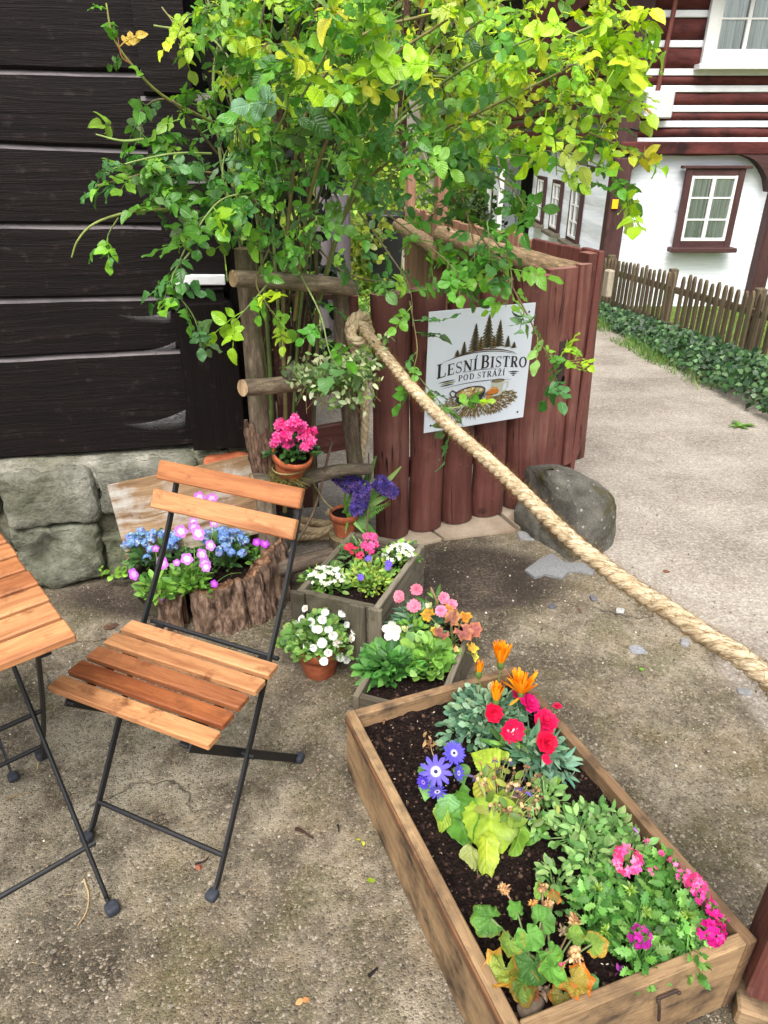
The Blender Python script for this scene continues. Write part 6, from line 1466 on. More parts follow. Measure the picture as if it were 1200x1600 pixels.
for px, py in ((945, 1455), (985, 1390), (1010, 1425), (935, 1390), (1075, 1430)):
    p = G(px, py, .245); mb = MB(); n = 26; d2 = nrm(rdir(n)+V3(0, -.2, .8)); mb.batch(LANCE, np.repeat(p[None], n, 0), d2, rdir(n), RNG.uniform(.010, .017, n), pick([(150, 190, 70), (170, 200, 96), (120, 160, 60)], n)); mb.build('bud_head', M['leaf'], vb)
st.build('stems', M['stem'], vb)
# geranium, browning
c = P3(840, 1520); ge = thing('geranium', 'browning geranium with orange-edged scalloped leaves at the near end of the large box', 'flower', c, 'geraniums')
def fan_tpl(lobes=9, depth=.08, n=30, rings=4, cup=.25, inner=(1, 1, 1), outer=(1, 1, 1), thr=.75, sl=300):
    V = [(0, 0, 0)]; C = [inner]; T = [(0, .5)]; f = []
    for r in range(1, rings+1):
        t = r/rings
        for i in range(n+1):
            a = R(-sl/2+sl*i/n); rr = t*(.5+.08*math.cos(a))*(1-depth*t*abs(math.sin(a*lobes/2.))); x = .42+rr*math.cos(a)*1.0 if False else rr*math.cos(a)+.0; V.append((rr*math.cos(a), rr*math.sin(a), cup*t*t*.5+.05*t*math.sin(a*lobes)))
            C.append(outer if t > thr else inner); T.append((t, .5+.5*math.sin(a*lobes/2)))
    m = n+1
    for i in range(n): f.append((0, 1+i, 2+i))
    for r in range(rings-1):
        for i in range(n): a = 1+r*m+i; f.append((a, a+m, a+m+1, a+1))
    return np.array(V), f, np.array(T), np.array(C)
GER = fan_tpl(9, .13, 40, 7, .35, (1, 1, 1), (1.7, .85, .7), .88); GER2 = fan_tpl(7, .15, 40, 7, .5, (1, 1, 1), (2.0, .8, .8), .75); GER3 = fan_tpl(9, .08, 36, 5, .25)
def fan(par, px, py, rp_, z, tpl, col, d=None, nn=(0, -.6, .8), name='leaf', st=None, root=None):
    p = G(px, py, z); s_ = rp_*1.75/F*np.linalg.norm(p-V3(0, 0, H)); mb = MB(); d = V3(*d) if d is not None else RNG.normal(size=3)*V3(1, 1, .2)
    mb.batch(tpl, [p], [d], [V3(*nn)+.15*RNG.normal(size=3)], [s_], np.array([lin(col)])); vs = mb.V[0]; sd = U(0, 50)
    for i in range(len(vs)): vs[i] += s_*np.array([.13*mnoise.noise(Vector(vs[i]*(2.4/s_))+Vector((k*7.3+sd, 0, 0)))+.05*mnoise.noise(Vector(vs[i]*(7/s_))+Vector((k*3.3+sd, 5, 0))) for k in range(3)])
    o = mb.build(name, M['bigleaf'], par)
    if st is not None: stemtube(st, root, p, .0024, (118, 132, 84))
    return o
st = MB(); root = P3(845, 1530)
for px, py, rp_, z, tp, cl, dd, nn in ((767, 1436, 27, .235, GER, (86, 132, 60), (-.8, .1, -.2), (-.3, -.5, .8)), (798, 1470, 20, .235, GER, (120, 150, 66), (-.2, -.8, -.3), (-.2, -.6, .8)), (825, 1462, 22, .24, GER3, (104, 158, 74), (.3, -.6, -.2), (0, -.6, .8)), (808, 1424, 14, .25, GER3, (96, 150, 62), (-.3, .6, .2), (-.4, -.4, .8)), (845, 1440, 20, .25, GER3, (92, 142, 64), (.4, .5, .1), (.1, -.5, .8)), (787, 1512, 30, .205, GER2, (132, 148, 60), (-.5, -.6, -.3), (-.5, -.5, .7)), (815, 1535, 24, .20, GER2, (96, 120, 50), (-.2, -.8, -.4), (-.1, -.8, .5)), (832, 1505, 26, .215, GER3, (70, 112, 52), (0, -.8, -.3), (0, -.8, .6)), (858, 1492, 18, .24, GER3, (92, 142, 58), (.2, -.4, 0), (.1, -.6, .8)), (862, 1512, 22, .235, GER, (106, 162, 70), (.1, -.8, -.3), (-.1, -.7, .7)), (895, 1530, 26, .21, GER2, (150, 132, 54), (.5, -.5, -.3), (.3, -.6, .7)), (912, 1545, 22, .195, GER3, (82, 132, 76), (.7, -.3, -.2), (.4, -.5, .8)), (880, 1555, 24, .19, GER2, (120, 112, 50), (.2, -.9, -.3), (.1, -.8, .5)), (925, 1475, 18, .235, GER2, (128, 158, 70), (.7, .1, 0), (.2, -.5, .8)), (895, 1465, 16, .25, GER3, (112, 146, 60), (.4, .5, .2), (.1, -.5, .9)), (865, 1405, 12, .25, GER2, (140, 120, 60), (0, .6, .3), (-.1, -.5, .8)), (845, 1395, 13, .255, GER3, (120, 158, 70), (-.2, .6, .3), (-.2, -.4, .8)), (830, 1552, 14, .19, GER2, (120, 88, 60), (-.3, -.5, -.4), (-.2, -.7, .5))):
    fan(ge, px, py, rp_, z, tp, cl, dd, nn, 'leaf', st, root+V3(U(-.02, .02), U(-.02, .02), .01))
def dryhead(par, px, py, z, s_, n=40, cols=((178, 140, 98), (206, 166, 120), (140, 104, 72)), frm=None, down=False):
    p = G(px, py, z); mb = MB(); d2 = rdir(n)+(V3(0, 0, -1.2) if down else V3(0, 0, .3)); d2 = nrm(d2); mb.batch(OBLONG, p+d2*s_*.3, d2, rdir(n), s_*RNG.uniform(.3, .7, n), pick(cols, n, .15)); mb.batch(PEB, p+rdir(n)*s_*.5*RNG.uniform(.3, 1, (n, 1)), rdir(n), rdir(n), s_*RNG.uniform(.12, .24, n), pick(cols, n, .15)); mb.build('dry_head', M['dry'], par)
    if frm is not None: stemtube(st, frm, p, .002, (164, 134, 108))
dryhead(ge, 788, 1390, .25, .016, 46, frm=G(806, 1422, .22)); dryhead(ge, 848, 1388, .265, .015, 30, frm=root); dryhead(ge, 856, 1412, .255, .014, 26); dryhead(ge, 896, 1438, .25, .017, 34, frm=root); dryhead(ge, 880, 1455, .24, .015, 26, ((170, 150, 120), (150, 128, 100))); dryhead(ge, 900, 1490, .245, .022, 40, frm=root, down=True); dryhead(ge, 878, 1508, .24, .010, 10, ((200, 60, 96), (222, 110, 130))); dryhead(ge, 832, 1412, .25, .013, 22, ((206, 152, 84), (190, 140, 84))); dryhead(ge, 850, 1550, .185, .02, 24, ((128, 110, 92), (104, 88, 72)))
mb = MB(); tube(mb, spline([root+V3(0, 0, -.01), root+V3(-.01, -.01, .03), root+V3(.01, .01, .07)], 8), .007, 8, lin((120, 104, 80)), amp=.2); mb.build('woody_stem', M['dry'], ge)
st.build('stems', M['stem'], ge)
mb = MB(); rbox(mb, P3(828, 1572, .012), (.024, .016, .013), rotz(.5), 2.5, 8, .006, 30, 2, lin((96, 84, 72))); tag(mb.build('root_clod', M['crumb']), 'grey-brown clod of roots on the soil below the browning geranium', 'clod')
c = G(695, 1400, .185); mb = MB(); box(mb, c+V3(0, 0, .0), (.022, .034, .0012), axes((.8, .3, .35), (-.3, -.4, .8)), .0003); tag(mb.build('plant_tag', M['tagwhite'], None, False), 'small white plant tag stuck in the soil at the left board', 'plant tag')
c = P3(968, 1518, .006); mb = MB(); n = 5; mb.batch(LANCE, np.repeat(c[None], n, 0), np.array([(1, .3, .3), (-.3, 1, .4), (.4, -1, .2), (-.8, -.4, .3), (.2, .2, 1)]), rdir(n), .014, pick([(190, 80, 196)], n), (1, 1.8, 1)); tag(mb.build('fallen_flower', M['petal']), 'fallen lilac floret lying on the dark soil near the front board', 'flower')
for px, py, l, lb in ((648, 1322, .030, 'chip of brown bark on the soil by the left board of the large box'), (600, 1128, .016, 'dark bark chip on the soil at the back of the large box'), (1050, 1200, .0, '')):
    if not l: continue
    mb = MB(); rbox(mb, P3(px, py, .008), (l*.5, l*.16, .003), rotz(1.4), 4, 5, .001, 60, 0, lin((112, 80, 58))); tag(mb.build('bark_chip', M['crumb']), lb, 'bark chip')

# ---------------------------------------------------------------- small box
def P2(px, py, z=.13): return G(px, py, z)
c = P2(655, 965); pc = thing('carnation', 'pale pink carnations with blue-green leaves at the back of the smaller box', 'flower', c, 'carnations')
mb, st = MB(), MB(); clump(mb, P2(650, 985), .055, .05, .085, 170, (.025, .05), LANCE, BLUEG+[(70, 108, 64)], .8, .45); clump(mb, P2(680, 965), .035, .03, .08, 70, (.025, .05), LANCE, GRN, .8, .4); mb.build('foliage', M['matteleaf'], pc)
for px, py, rp_, z, cl in ((624, 932, 10, .25, (250, 150, 172)), (647, 947, 11, .24, (250, 146, 172)), (651, 921, 10, .26, (248, 140, 166)), (693, 935, 10, .25, (250, 152, 182)), (707, 944, 8, .24, (250, 150, 180)), (689, 955, 10, .235, (250, 156, 190))):
    p = G(px, py, z); r_ = rp_/F*np.linalg.norm(p-V3(0, 0, H)); carnation(pc, p, r_, cl, (U(-.3, .3), -.6, .7)); stemtube(st, c+(p-c)*V3(.5, .5, 0), p, .0016, (110, 142, 110))
st.build('stems', M['stem'], pc)
c = P2(605, 1040); le = thing('leafy_plant', 'dark green plant with narrow leaves at the near left corner of the smaller box', 'plant', c)
mb = MB(); clump(mb, P2(605, 1052), .07, .055, .075, 300, (.028, .052), OBLONG, [(70, 124, 56), (92, 152, 72), (54, 98, 44), (110, 166, 84)], .8, .4); mb.build('foliage', M['leaf'], le)
c = P2(665, 1020); lo = thing('petunia', 'light green round-leaved petunia with one white bloom in the smaller box', 'flower', c)
mb, st = MB(), MB(); clump(mb, P2(665, 1040), .075, .07, .085, 240, (.02, .036), ROUND, LITE+[(158, 196, 112)], .8, .4, st); clump(mb, P2(645, 1000), .04, .04, .085, 90, (.018, .03), OBLONG, LITE, .9, .4, st); mb.build('foliage', M['leaf'], lo); 
PET = flower_tpl(5, .85, .42, (.95, .97, .8), .3, .05, .05, (1.02, 1.02, 1.02), .4, 5)
p = G(614, 985, .235); flower(lo, 'flower', None, p, (-.3, -.8, .45), .031, PET, (240, 240, 230)).build('flower', M['petal'], lo); stemtube(st, P2(628, 1010), p, .002)
for px, py, r_, z in ((633, 988, .014, .24), (671, 951, .013, .25), (682, 982, .012, .235)):
    p = G(px, py, z); mb = MB(); n = 7; mb.batch(OBLONG, np.repeat(p[None], n, 0), V3(0, -.1, 1)+.28*RNG.normal(size=(n, 3)), rdir(n), r_*1.7, pick([(236, 236, 190), (222, 226, 160)], n)); mb.build('bud', M['petal'], lo)
st.build('stems', M['stem'], lo)
c = P2(712, 990); g2_ = thing('geranium', 'geranium with bronze, gold-edged leaves hanging over the side of the smaller box', 'flower', c, 'geraniums')
BRZ = fan_tpl(7, .26, 36, 5, .3, (1, 1, 1), (1.45, 1.7, 1.0), .75)
st = MB()
for px, py, rp_, z, cl, dd, nn in ((705, 968, 17, .225, (158, 104, 88), (.2, .3, .2), (0, -.6, .8)), (722, 988, 20, .215, (162, 96, 94), (.4, -.5, -.2), (.2, -.6, .8)), (738, 984, 16, .205, (164, 96, 96), (.8, .1, -.1), (.4, -.5, .8)), (690, 990, 15, .215, (156, 92, 90), (-.3, -.3, 0), (-.1, -.6, .8)), (724, 966, 14, .22, (190, 128, 52), (.5, .4, .1), (.1, -.5, .9)), (670, 962, 14, .22, (202, 146, 60), (-.5, .1, .1), (-.2, -.6, .8)), (680, 985, 10, .21, (206, 168, 70), (-.2, -.6, -.2), (0, -.7, .7)), (735, 1010, 13, .18, (204, 160, 66), (.3, -.8, -.5), (.4, -.6, .6)), (739, 1024, 11, .155, (190, 178, 84), (.2, -.8, -.6), (.5, -.6, .5)), (709, 1012, 9, .19, (190, 150, 110), (.0, -.6, -.3), (.1, -.7, .6)), (700, 955, 11, .23, (186, 120, 60), (0, .6, .3), (0, -.5, .9))):
    fan(g2_, px, py, rp_, z, BRZ, cl, dd, nn, 'leaf', st, P2(708, 1005))
tube(st, spline([G(688, 958, .2), G(682, 938, .26), G(673, 918, .30)], 8), [.0028]*8, 6, lin((150, 120, 96))); st.build('stems', M['stem'], g2_)

# ---------------------------------------------------------------- grey crate
def P1(px, py, z=.175): return G(px, py, z)
PALE = [(120, 164, 70), (146, 186, 84), (98, 140, 60), (170, 200, 110)]
def small_flowers(par, ctr, rx, ry, h, n, s_, cols, eye=(1, 1, 1), name='flowers', tpl=None, d=(0, -.4, .9)):
    mb = MB(); a = RNG.uniform(0, 6.283, n); r = np.sqrt(RNG.uniform(0, 1, n)); P = np.asarray(ctr)+np.stack([rx*r*np.cos(a), ry*r*np.sin(a), h*np.sqrt(1-.85*r*r)*RNG.uniform(.9, 1.08, n)], 1)
    D = nrm(np.stack([np.cos(a)*r, np.sin(a)*r, 0*a], 1)*.7+V3(*d)+.3*RNG.normal(size=(n, 3))); mb.batch(tpl or flat5(eye), P, D, rdir(n), s_*RNG.uniform(.8, 1.15, n), pick(cols, n, .06))
    o = mb.build(name, M['petal'], par); tag(o, None, None, None, 'stuff'); return o
def whiteclump(px, py, rx, ry, h, lab, nl, nf):
    c = P1(px, py); t = thing('candytuft', lab, 'flower', c, 'white flower clumps in the crate'); mb, st = MB(), MB(); clump(mb, c, rx, ry, h, nl, (.018, .036), OBLONG, GRN+PALE, .7, .5, st); mb.build('foliage', M['leaf'], t); st.build('stems', M['stem'], t)
    small_flowers(t, c+V3(0, -.01, .012), rx*.9, ry*.85, h*1.02, nf, .0085, [(244, 244, 240), (236, 240, 232)], (.9, 1, .7)); return t
whiteclump(512, 915, .072, .06, .06, 'white-flowered clump at the near left corner of the grey crate', 170, 75); whiteclump(624, 878, .065, .06, .06, 'white-flowered clump at the far right corner of the grey crate', 170, 70)
c = P1(578, 920); fy = thing('aster', 'yellow-green fine-leaved clump with single violet flowers in the middle of the grey crate', 'flower', c)
mb, st = MB(), MB(); clump(mb, P1(578, 915), .078, .07, .085, 460, (.012, .026), OBLONG, PALE+[(168, 182, 74), (150, 164, 66)], .9, .5, st); mb.build('foliage', M['leaf'], fy)
for px, py, rp_ in ((563, 902, 7), (607, 881, 8), (576, 873, 7), (606, 887, 6)):
    p = G(px, py, .262); flower(fy, 'flower', None, p, (U(-.3, .3), -.7, .6), rp_/F*2, flower_tpl(8, .5, .15, (1.2, 1.2, 1.2), .3, 0, .05, (1, 1, 1), .5, 3), (116, 90, 214), ((1, 0), (.8, .1))).build('flower', M['petal'], fy)
st.build('stems', M['stem'], fy)
c = P1(560, 880); px_ = thing('phlox', 'pink and rose flowered spikes at the back of the grey crate', 'flower', c)
mb, st = MB(), MB(); clump(mb, c, .06, .045, .075, 130, (.02, .045), LANCE, [(104, 140, 84), (128, 160, 104), (80, 116, 66)], .8, .45); mb.build('foliage', M['matteleaf'], px_)
for px, py, z, cl in ((582, 838, .29, PK), (584, 850, .275, PK), (578, 860, .265, PK), (553, 860, .265, [(240, 70, 110), (230, 50, 90)]), (563, 868, .255, [(240, 76, 120)]), (545, 855, .262, [(236, 60, 96)]), (571, 852, .27, PK), (573, 838, .285, [(226, 110, 160)])):
    head(px_, px, py, 8, z, cl, 8, fr=.5, core=False)
for p in ((582, 845), (553, 862)): stemtube(st, P1(p[0], p[1]+25), G(p[0], p[1], .26), .002)
st.build('stems', M['stem'], px_)

# ---------------------------------------------------------------- terracotta pots
def pot(par, c, rt_, h, Mx=I3, col=(1, 1, 1)):
    mb = MB(); rb = rt_*.66
    lathe(mb, [(0.0005, 0), (rb*.96, 0), (rb, .004), (rt_*.90, h*.70), (rt_*.905, h*.715), (rt_*1.0, h*.725), (rt_*1.0, h*.99), (rt_*.985, h), (rt_*.90, h), (rt_*.885, h*.98), (rt_*.86, h*.80)], c, Mx, 36, col); p_ = mb.build('pot', M['terracotta'], par)
    mb = MB(); lathe(mb, [(.0005, h*.90), (rt_*.5, h*.905), (rt_*.875, h*.89)], c, Mx, 24); mb.build('soil', M['soil'], par)
c = G(498, 1066)+V3(0, .052, 0); wp = thing('potted_plant', 'terracotta pot of white double blooms standing on the ground behind the chair', 'potted plant', c, 'terracotta flower pots')
rt_ = 44/F*1.86; pot(wp, c, rt_, .115, I3, (.86, .82, .82))
mb, st = MB(), MB(); cc_ = c+V3(.0, 0, .10); clump(mb, cc_, .098, .09, .105, 560, (.012, .024), ROUND, [(104, 146, 74), (128, 170, 88), (82, 120, 58), (148, 182, 100)], .8, .5, st, .2); mb.build('foliage', M['leaf'], wp); st.build('stems', M['stem'], wp)
for px, py in ((464, 975), (472, 968), (469, 989), (487, 972), (493, 983), (498, 983), (504, 968), (513, 983), (456, 1003), (503, 1005), (527, 1005), (480, 1010), (545, 963), (553, 985), (548, 997), (535, 958), (490, 1012), (513, 1020), (531, 1027), (541, 1030), (506, 1033), (447, 997), (462, 1000), (520, 993), (541, 976), (477, 951), (508, 957)):
    d3 = (px-505)/50; p = G(px, py, .215-.10*abs(d3)**1.6-max(0, (py-985))*.0016); carnation(wp, p, U(.012, .0155), random.choice([(244, 244, 240), (240, 240, 232), (246, 238, 228)]), (d3*.8, -.75, .5))
c = Y(541, 838, 2.335); lr_ = thing('log_round', 'cut log round under the hyacinth pot behind the grey crate', 'log', c*V3(1, 1, 0)); mb = MB(); tube(mb, [c*V3(1, 1, 0)+V3(0, .02, 0), c+V3(0, .02, 0)], .07, 18, (.8, .75, .7), capcol=(1.8, 1.6, 1.3), amp=.08); mb.build('log', M['log'], lr_)
hy = thing('potted_plant', 'terracotta pot of drooping purple hyacinths standing behind the grey crate', 'potted plant', c, 'terracotta flower pots')
rt_ = .057; pot(hy, c+V3(-.005, .02, 0), rt_, .098)
top = c+V3(-.005, .02, .093)
HYF = flower_tpl(6, .34, .5, (.8, .8, .9), .3, 0, .08, (1.25, 1.2, 1.2), .6, 3)
mb, st = MB(), MB()
def hyac(pa, pb, ya, n, r):
    a, b = Y(pa[0], pa[1], ya), Y(pb[0], pb[1], ya-.03); ax = nrm(b-a); m2 = MB(); t = RNG.uniform(0, 1, n); ang = RNG.uniform(0, 6.283, n); e1 = nrm(np.cross(ax, (0, 0, 1.))); e2 = np.cross(ax, e1)
    rad = e1*np.cos(ang)[:, None]+e2*np.sin(ang)[:, None]; rr = r*(.55+.45*np.sin(np.pi*np.clip(t*.8+.2, 0, 1)))[:, None]
    P = a+(b-a)*t[:, None]+rad*rr*.75; m2.batch(HYF, P, rad+ax*.35+.25*RNG.normal(size=(n, 3)), rdir(n), RNG.uniform(.010, .0145, n), pick([(88, 78, 170), (112, 94, 190), (72, 64, 140), (124, 98, 162), (100, 76, 140)], n, .15)); h_ = m2.build('flower_spike', M['petal'], hy)
    tube(st, spline([top+V3(U(-.01, .01), 0, 0), (top+a)/2+V3(0, 0, .03), a, b], 10), [.004]*10, 6, lin((122, 158, 76))); return h_
hyac((572, 768), (522, 742), top[1]-.01, 210, .036); hyac((558, 798), (570, 756), top[1]-.05, 190, .034); hyac((586, 750), (618, 772), top[1]-.03, 180, .030)
for px, py, px2, py2, w in ((548, 800, 552, 740, 1), (556, 800, 575, 735, 1.1), (545, 805, 532, 775, .9), (565, 805, 600, 745, 1), (560, 800, 596, 772, 1.1), (552, 806, 535, 820, 1), (568, 802, 578, 842, 1.6), (571, 800, 575, 850, 1.2), (560, 800, 585, 760, 1), (548, 805, 560, 830, 1)):
    a = Y(px, py, top[1]-.02); b = Y(px2, py2, top[1]-.02-(.06 if py2 > 790 else .02)); mb.batch(STRAP, [top+(a-top)*V3(.5, .5, .0)], [b-top], [V3(U(-.3, .3), -.9, .5)], [np.linalg.norm(b-top)*1.05], pick([(104, 152, 64), (130, 176, 84), (86, 132, 56)], 1), (1, w*.85, .5))
mb.build('leaves', M['leaf'], hy); st.build('stems', M['stem'], hy)
mb = MB(); a, b = Y(566, 808, top[1]-.03), Y(610, 782, top[1]-.05); fx = nrm(b-a); n = 15
for i in range(n):
    t = (i+1)/n; p = a+(b-a)*t+V3(0, 0, -.012*t*t); l = .032*(1-t*.85)
    mb.batch(LANCE, [p, p], [fx*.5+V3(0, 0, 1), fx*.5+V3(0, 0, -1)], [V3(0, -1, .1)]*2, [l, l], pick([(92, 150, 60), (112, 168, 78)], 2), (1, 1.2, .4))
tube(mb, [a, b], .0012, 5, lin((110, 130, 70))); mb.build('fern_frond', M['leaf'], hy)
# pink verbena in a tilted pot wired to the trellis
pc0 = Y(455, 722, 2.13); tilt = axes((1, 0, -.24), (.24, -.25, 1)); vp = thing('potted_plant', 'tilted terracotta pot of bright pink verbena wired to the trellis', 'potted plant', pc0, 'terracotta flower pots')
pw_ = 34/F*2.15; hb = .085; base_ = pc0-tilt@V3(0, 0, hb*.55); pot(vp, base_, pw_, hb, tilt, (1.05, .98, .9))
mb = MB(); tc = base_+tilt@V3(0, 0, hb*.9); clump(mb, tc, .075, .06, .055, 190, (.018, .034), TOOTH, [(58, 96, 44), (44, 76, 36), (80, 120, 58)], .6, .5); mb.build('foliage', M['leaf'], vp)
for px, py, rp_ in ((438, 664, 14), (452, 668, 15), (462, 660, 14), (447, 680, 13), (434, 684, 13), (472, 668, 13), (482, 678, 14), (486, 690, 12), (472, 684, 12), (450, 693, 15), (478, 698, 13), (492, 672, 8), (428, 692, 10), (460, 653, 9)):
    p = Y(px, py, tc[1]-.02+U(-.03, .01)); r0 = rp_/F*2.2; m2 = MB(); n = 13; dd = nrm(rdir(n)+V3(0, -.9, .5)); m2.batch(flat5((1.0, .5, .75)), p+dd*r0*.6, dd+.2*RNG.normal(size=(n, 3)), rdir(n), r0*RNG.uniform(.42, .58, n), pick([(238, 64, 150), (246, 92, 172), (228, 50, 130), (250, 130, 190)], n, .08)); m2.build('flower_head', M['petal'], vp)
mb = MB(); 
for off in (.0, .006): tube(mb, spline([base_+tilt@V3(math.cos(a)*pw_*(.86-.1*math.sin(a)), math.sin(a)*pw_*.86, hb*(.45+.25*math.cos(a)+off*4)) for a in np.linspace(-3.3, .3, 8)], 20), .0022, 5, lin((150, 132, 88)))
mb.build('wire_tie', M['stem'], vp)
def mossball(name, label, cat, c, r, n, cols, L=(.02, .045), mat='moss'):
    m2 = MB(); d = rdir(n); P = np.asarray(c)+d*np.asarray(r)*RNG.uniform(.3, 1.0, (n, 1)); m2.batch(BLADE, P, nrm(d*.5+RNG.normal(size=(n, 3))+V3(0, 0, -.25)), rdir(n), RNG.uniform(L[0], L[1], n), pick(cols, n, .15), (1, .9, 2.5)); o = m2.build(name, M[mat]); return tag(o, label, cat)
mossball('moss_nest', 'nest of dry moss under the tilted pink pot on the lower trellis rail', 'moss', Y(445, 745, 2.13), V3(.062, .045, .026), 1100, [(112, 104, 62), (146, 130, 84), (84, 80, 50), (128, 128, 66)])
# trailing variegated plant and stone on the middle rail
c = Y(525, 592, 2.13); tp_ = thing('trailing_plant', 'trailing variegated plant in a moss clump hanging on the middle trellis rail', 'plant', c)
m2 = MB(); n = 900; d = rdir(n); P = c+d*V3(.085, .05, .035)*RNG.uniform(.3, 1., (n, 1)); m2.batch(BLADE, P, nrm(d*.5+RNG.normal(size=(n, 3))+V3(0, 0, -.5)), rdir(n), RNG.uniform(.02, .05, n), pick([(124, 112, 70), (150, 130, 88), (96, 104, 56), (110, 140, 62)], n), (1, .8, 2)); m2.build('moss', M['moss'], tp_)
m2 = MB()
for cx, cy, rx, rz, n in ((500, 585, .07, .05, 190), (545, 575, .06, .05, 150), (575, 575, .05, .06, 110), (600, 528, .03, .03, 16), (540, 620, .08, .035, 90), (470, 580, .04, .03, 60)):
    cc_ = Y(cx, cy, 2.10); P = cc_+RNG.normal(size=(n, 3))*V3(rx*.5, .03, rz*.5); m2.batch(OBLONG, P, nrm(RNG.normal(size=(n, 3))+V3(0, -.3, -.3)), V3(0, -.6, .7)+.4*RNG.normal(size=(n, 3)), RNG.uniform(.014, .03, n), pick([(96, 130, 66), (130, 160, 96), (172, 190, 140), (206, 214, 176), (76, 106, 56)], n))
m2.build('foliage', M['leaf'], tp_)
m2 = MB()
for k in range(34): 
    p = Y(U(470, 590), U(575, 612), 2.11+U(-.03, .03)); tube(m2, spline([p, p+V3(U(-.02, .02), 0, -.03), p+V3(U(-.04, .04), 0, -U(.04, .10))], 7), .0009, 4, lin(random.choice([(150, 132, 96), (112, 120, 70)])), cap=False)
m2.build('roots', M['dry'], tp_)
mb = MB(); rbox(mb, Y(456, 583, 2.12), (.024, .02, .026), rotz(.6), 2.6, 8, .008, 30, 4, (1.35, 1.4, 1.45)); tag(mb.build('stone', M['stone']), 'pale grey stone resting on the middle trellis rail', 'stone')

# ---------------------------------------------------------------- stump planter
sc0 = V3(-.645, 2.155, 0); SX, SY = .245, .185
sp_ = thing('stump_planter', 'planter of bark slabs with iron-handled board, full of blue and violet flowers', 'planter', sc0)
def barkpatch(a0, a1, zt0, zt1, seed, name='bark_slab', thick=.022, off=0.):
    mb = MB(); nu, nv = 46, 30; Vv = []; T = []
    for i in range(nu+1):
        t = i/nu; a = R(a0+(a1-a0)*t); zt = zt0+(zt1-zt0)*t+.012*mnoise.noise(Vector((t*9, seed, 0)))+.007*mnoise.noise(Vector((t*30, seed, 3)))
        for j in range(nv+1):
            s_ = j/nv; z = zt*s_; arcx = a*SX*7
            rid = mnoise.noise(Vector((arcx*4.2+1.2*mnoise.noise(Vector((arcx, z*7, seed))), z*6.5+seed*5, seed)))
            rid2 = mnoise.noise(Vector((arcx*11, z*30, seed+9)))
            d = thick+.034*max(-.45, rid)+.009*rid2+off; fl_ = 1+.10*(1-s_)
            e = min(t, 1-t)*nu; d -= .012*max(0, 1-e/2)
            Vv.append((sc0[0]+math.cos(a)*(SX*fl_+d), sc0[1]+math.sin(a)*(SY*fl_+d), z)); T.append((a*SX, z))
    m = nv+1; f = [(i*m+j, (i+1)*m+j, (i+1)*m+j+1, i*m+j+1) for i in range(nu) for j in range(nv)]; k = len(Vv)
    Cc = [(1, 1, 1)]*k
    inner = []
    for i in range(nu+1):
        a = R(a0+(a1-a0)*i/nu); inner.append((sc0[0]+math.cos(a)*(SX-.012), sc0[1]+math.sin(a)*(SY-.012), Vv[i*m+nv][2]-.006))
    base = k; Vv2 = Vv+[Vv[i*m+nv] for i in range(nu+1)]+inner+[(p[0], p[1], 0) for p in inner]; Cc += [(1.35, 1.1, .85)]*(nu+1)+[(1.2, 1.0, .8)]*(nu+1)+[(.6, .5, .45)]*(nu+1)
    q = nu+1
    for i in range(nu): f += [(base+i, base+i+1, base+q+i+1, base+q+i), (base+q+i, base+q+i+1, base+2*q+i+1, base+2*q+i)]
    mb.add(Vv2, f, [(v[0], v[2]) for v in Vv2], Cc); return mb.build(name, M['bark'], sp_)
barkpatch(-118, -98, .15, .165, 1); barkpatch(-92, -52, .155, .185, 2.3, off=.004); barkpatch(-50, -28, .16, .22, 5.1); barkpatch(-34, 22, .215, .255, 3.7, off=.006); barkpatch(24, 70, .22, .20, 4.4)
# grey board with handle at the left front
a, b = V3(-.885, 2.085, 0), V3(-.715, 1.975, 0); d = nrm(b-a); Mx = np.stack([d, np.cross((0, 0, 1.), d), V3(0, 0, 1)], 1); nf_ = -Mx[:, 1]
mb = MB(); box(mb, (a+b)/2+V3(0, 0, .075), (np.linalg.norm(b-a), .022, .15), Mx, .006, (.52, .53, .46)); sbd = mb.build('side_board', M['greywood'], sp_, False)
mb = MB(); p = a+(b-a)*.52+nf_*.02; tube(mb, spline([p-d*.045+V3(0, 0, .055), p-d*.05+nf_*.012+V3(0, 0, .09), p+nf_*.016+V3(0, 0, .105), p+d*.05+nf_*.012+V3(0, 0, .09), p+d*.05+V3(0, 0, .055)], 18), .0055, 8, (2.2, 2.2, 2.1)); mb.build('handle', M['iron'], sbd)
mb = MB(); a2, b2_ = V3(-.885, 2.085, 0), V3(-.86, 2.27, 0); bar(mb, a2+V3(0, 0, .075), b2_+V3(0, 0, .075), .022, .15, (0, 0, 1), .005, (.5, .5, .44)); mb.build('side_board', M['greywood'], sp_, False)
sq = [sc0+V3(-.22, -.15, .13), sc0+V3(.18, -.13, .15), sc0+V3(.2, .15, .16), sc0+V3(-.2, .16, .13)]; soil_patch(sp_, sq, .135, .01, 20, 250)
FMN = flat5((2.2, 1.6, .5))
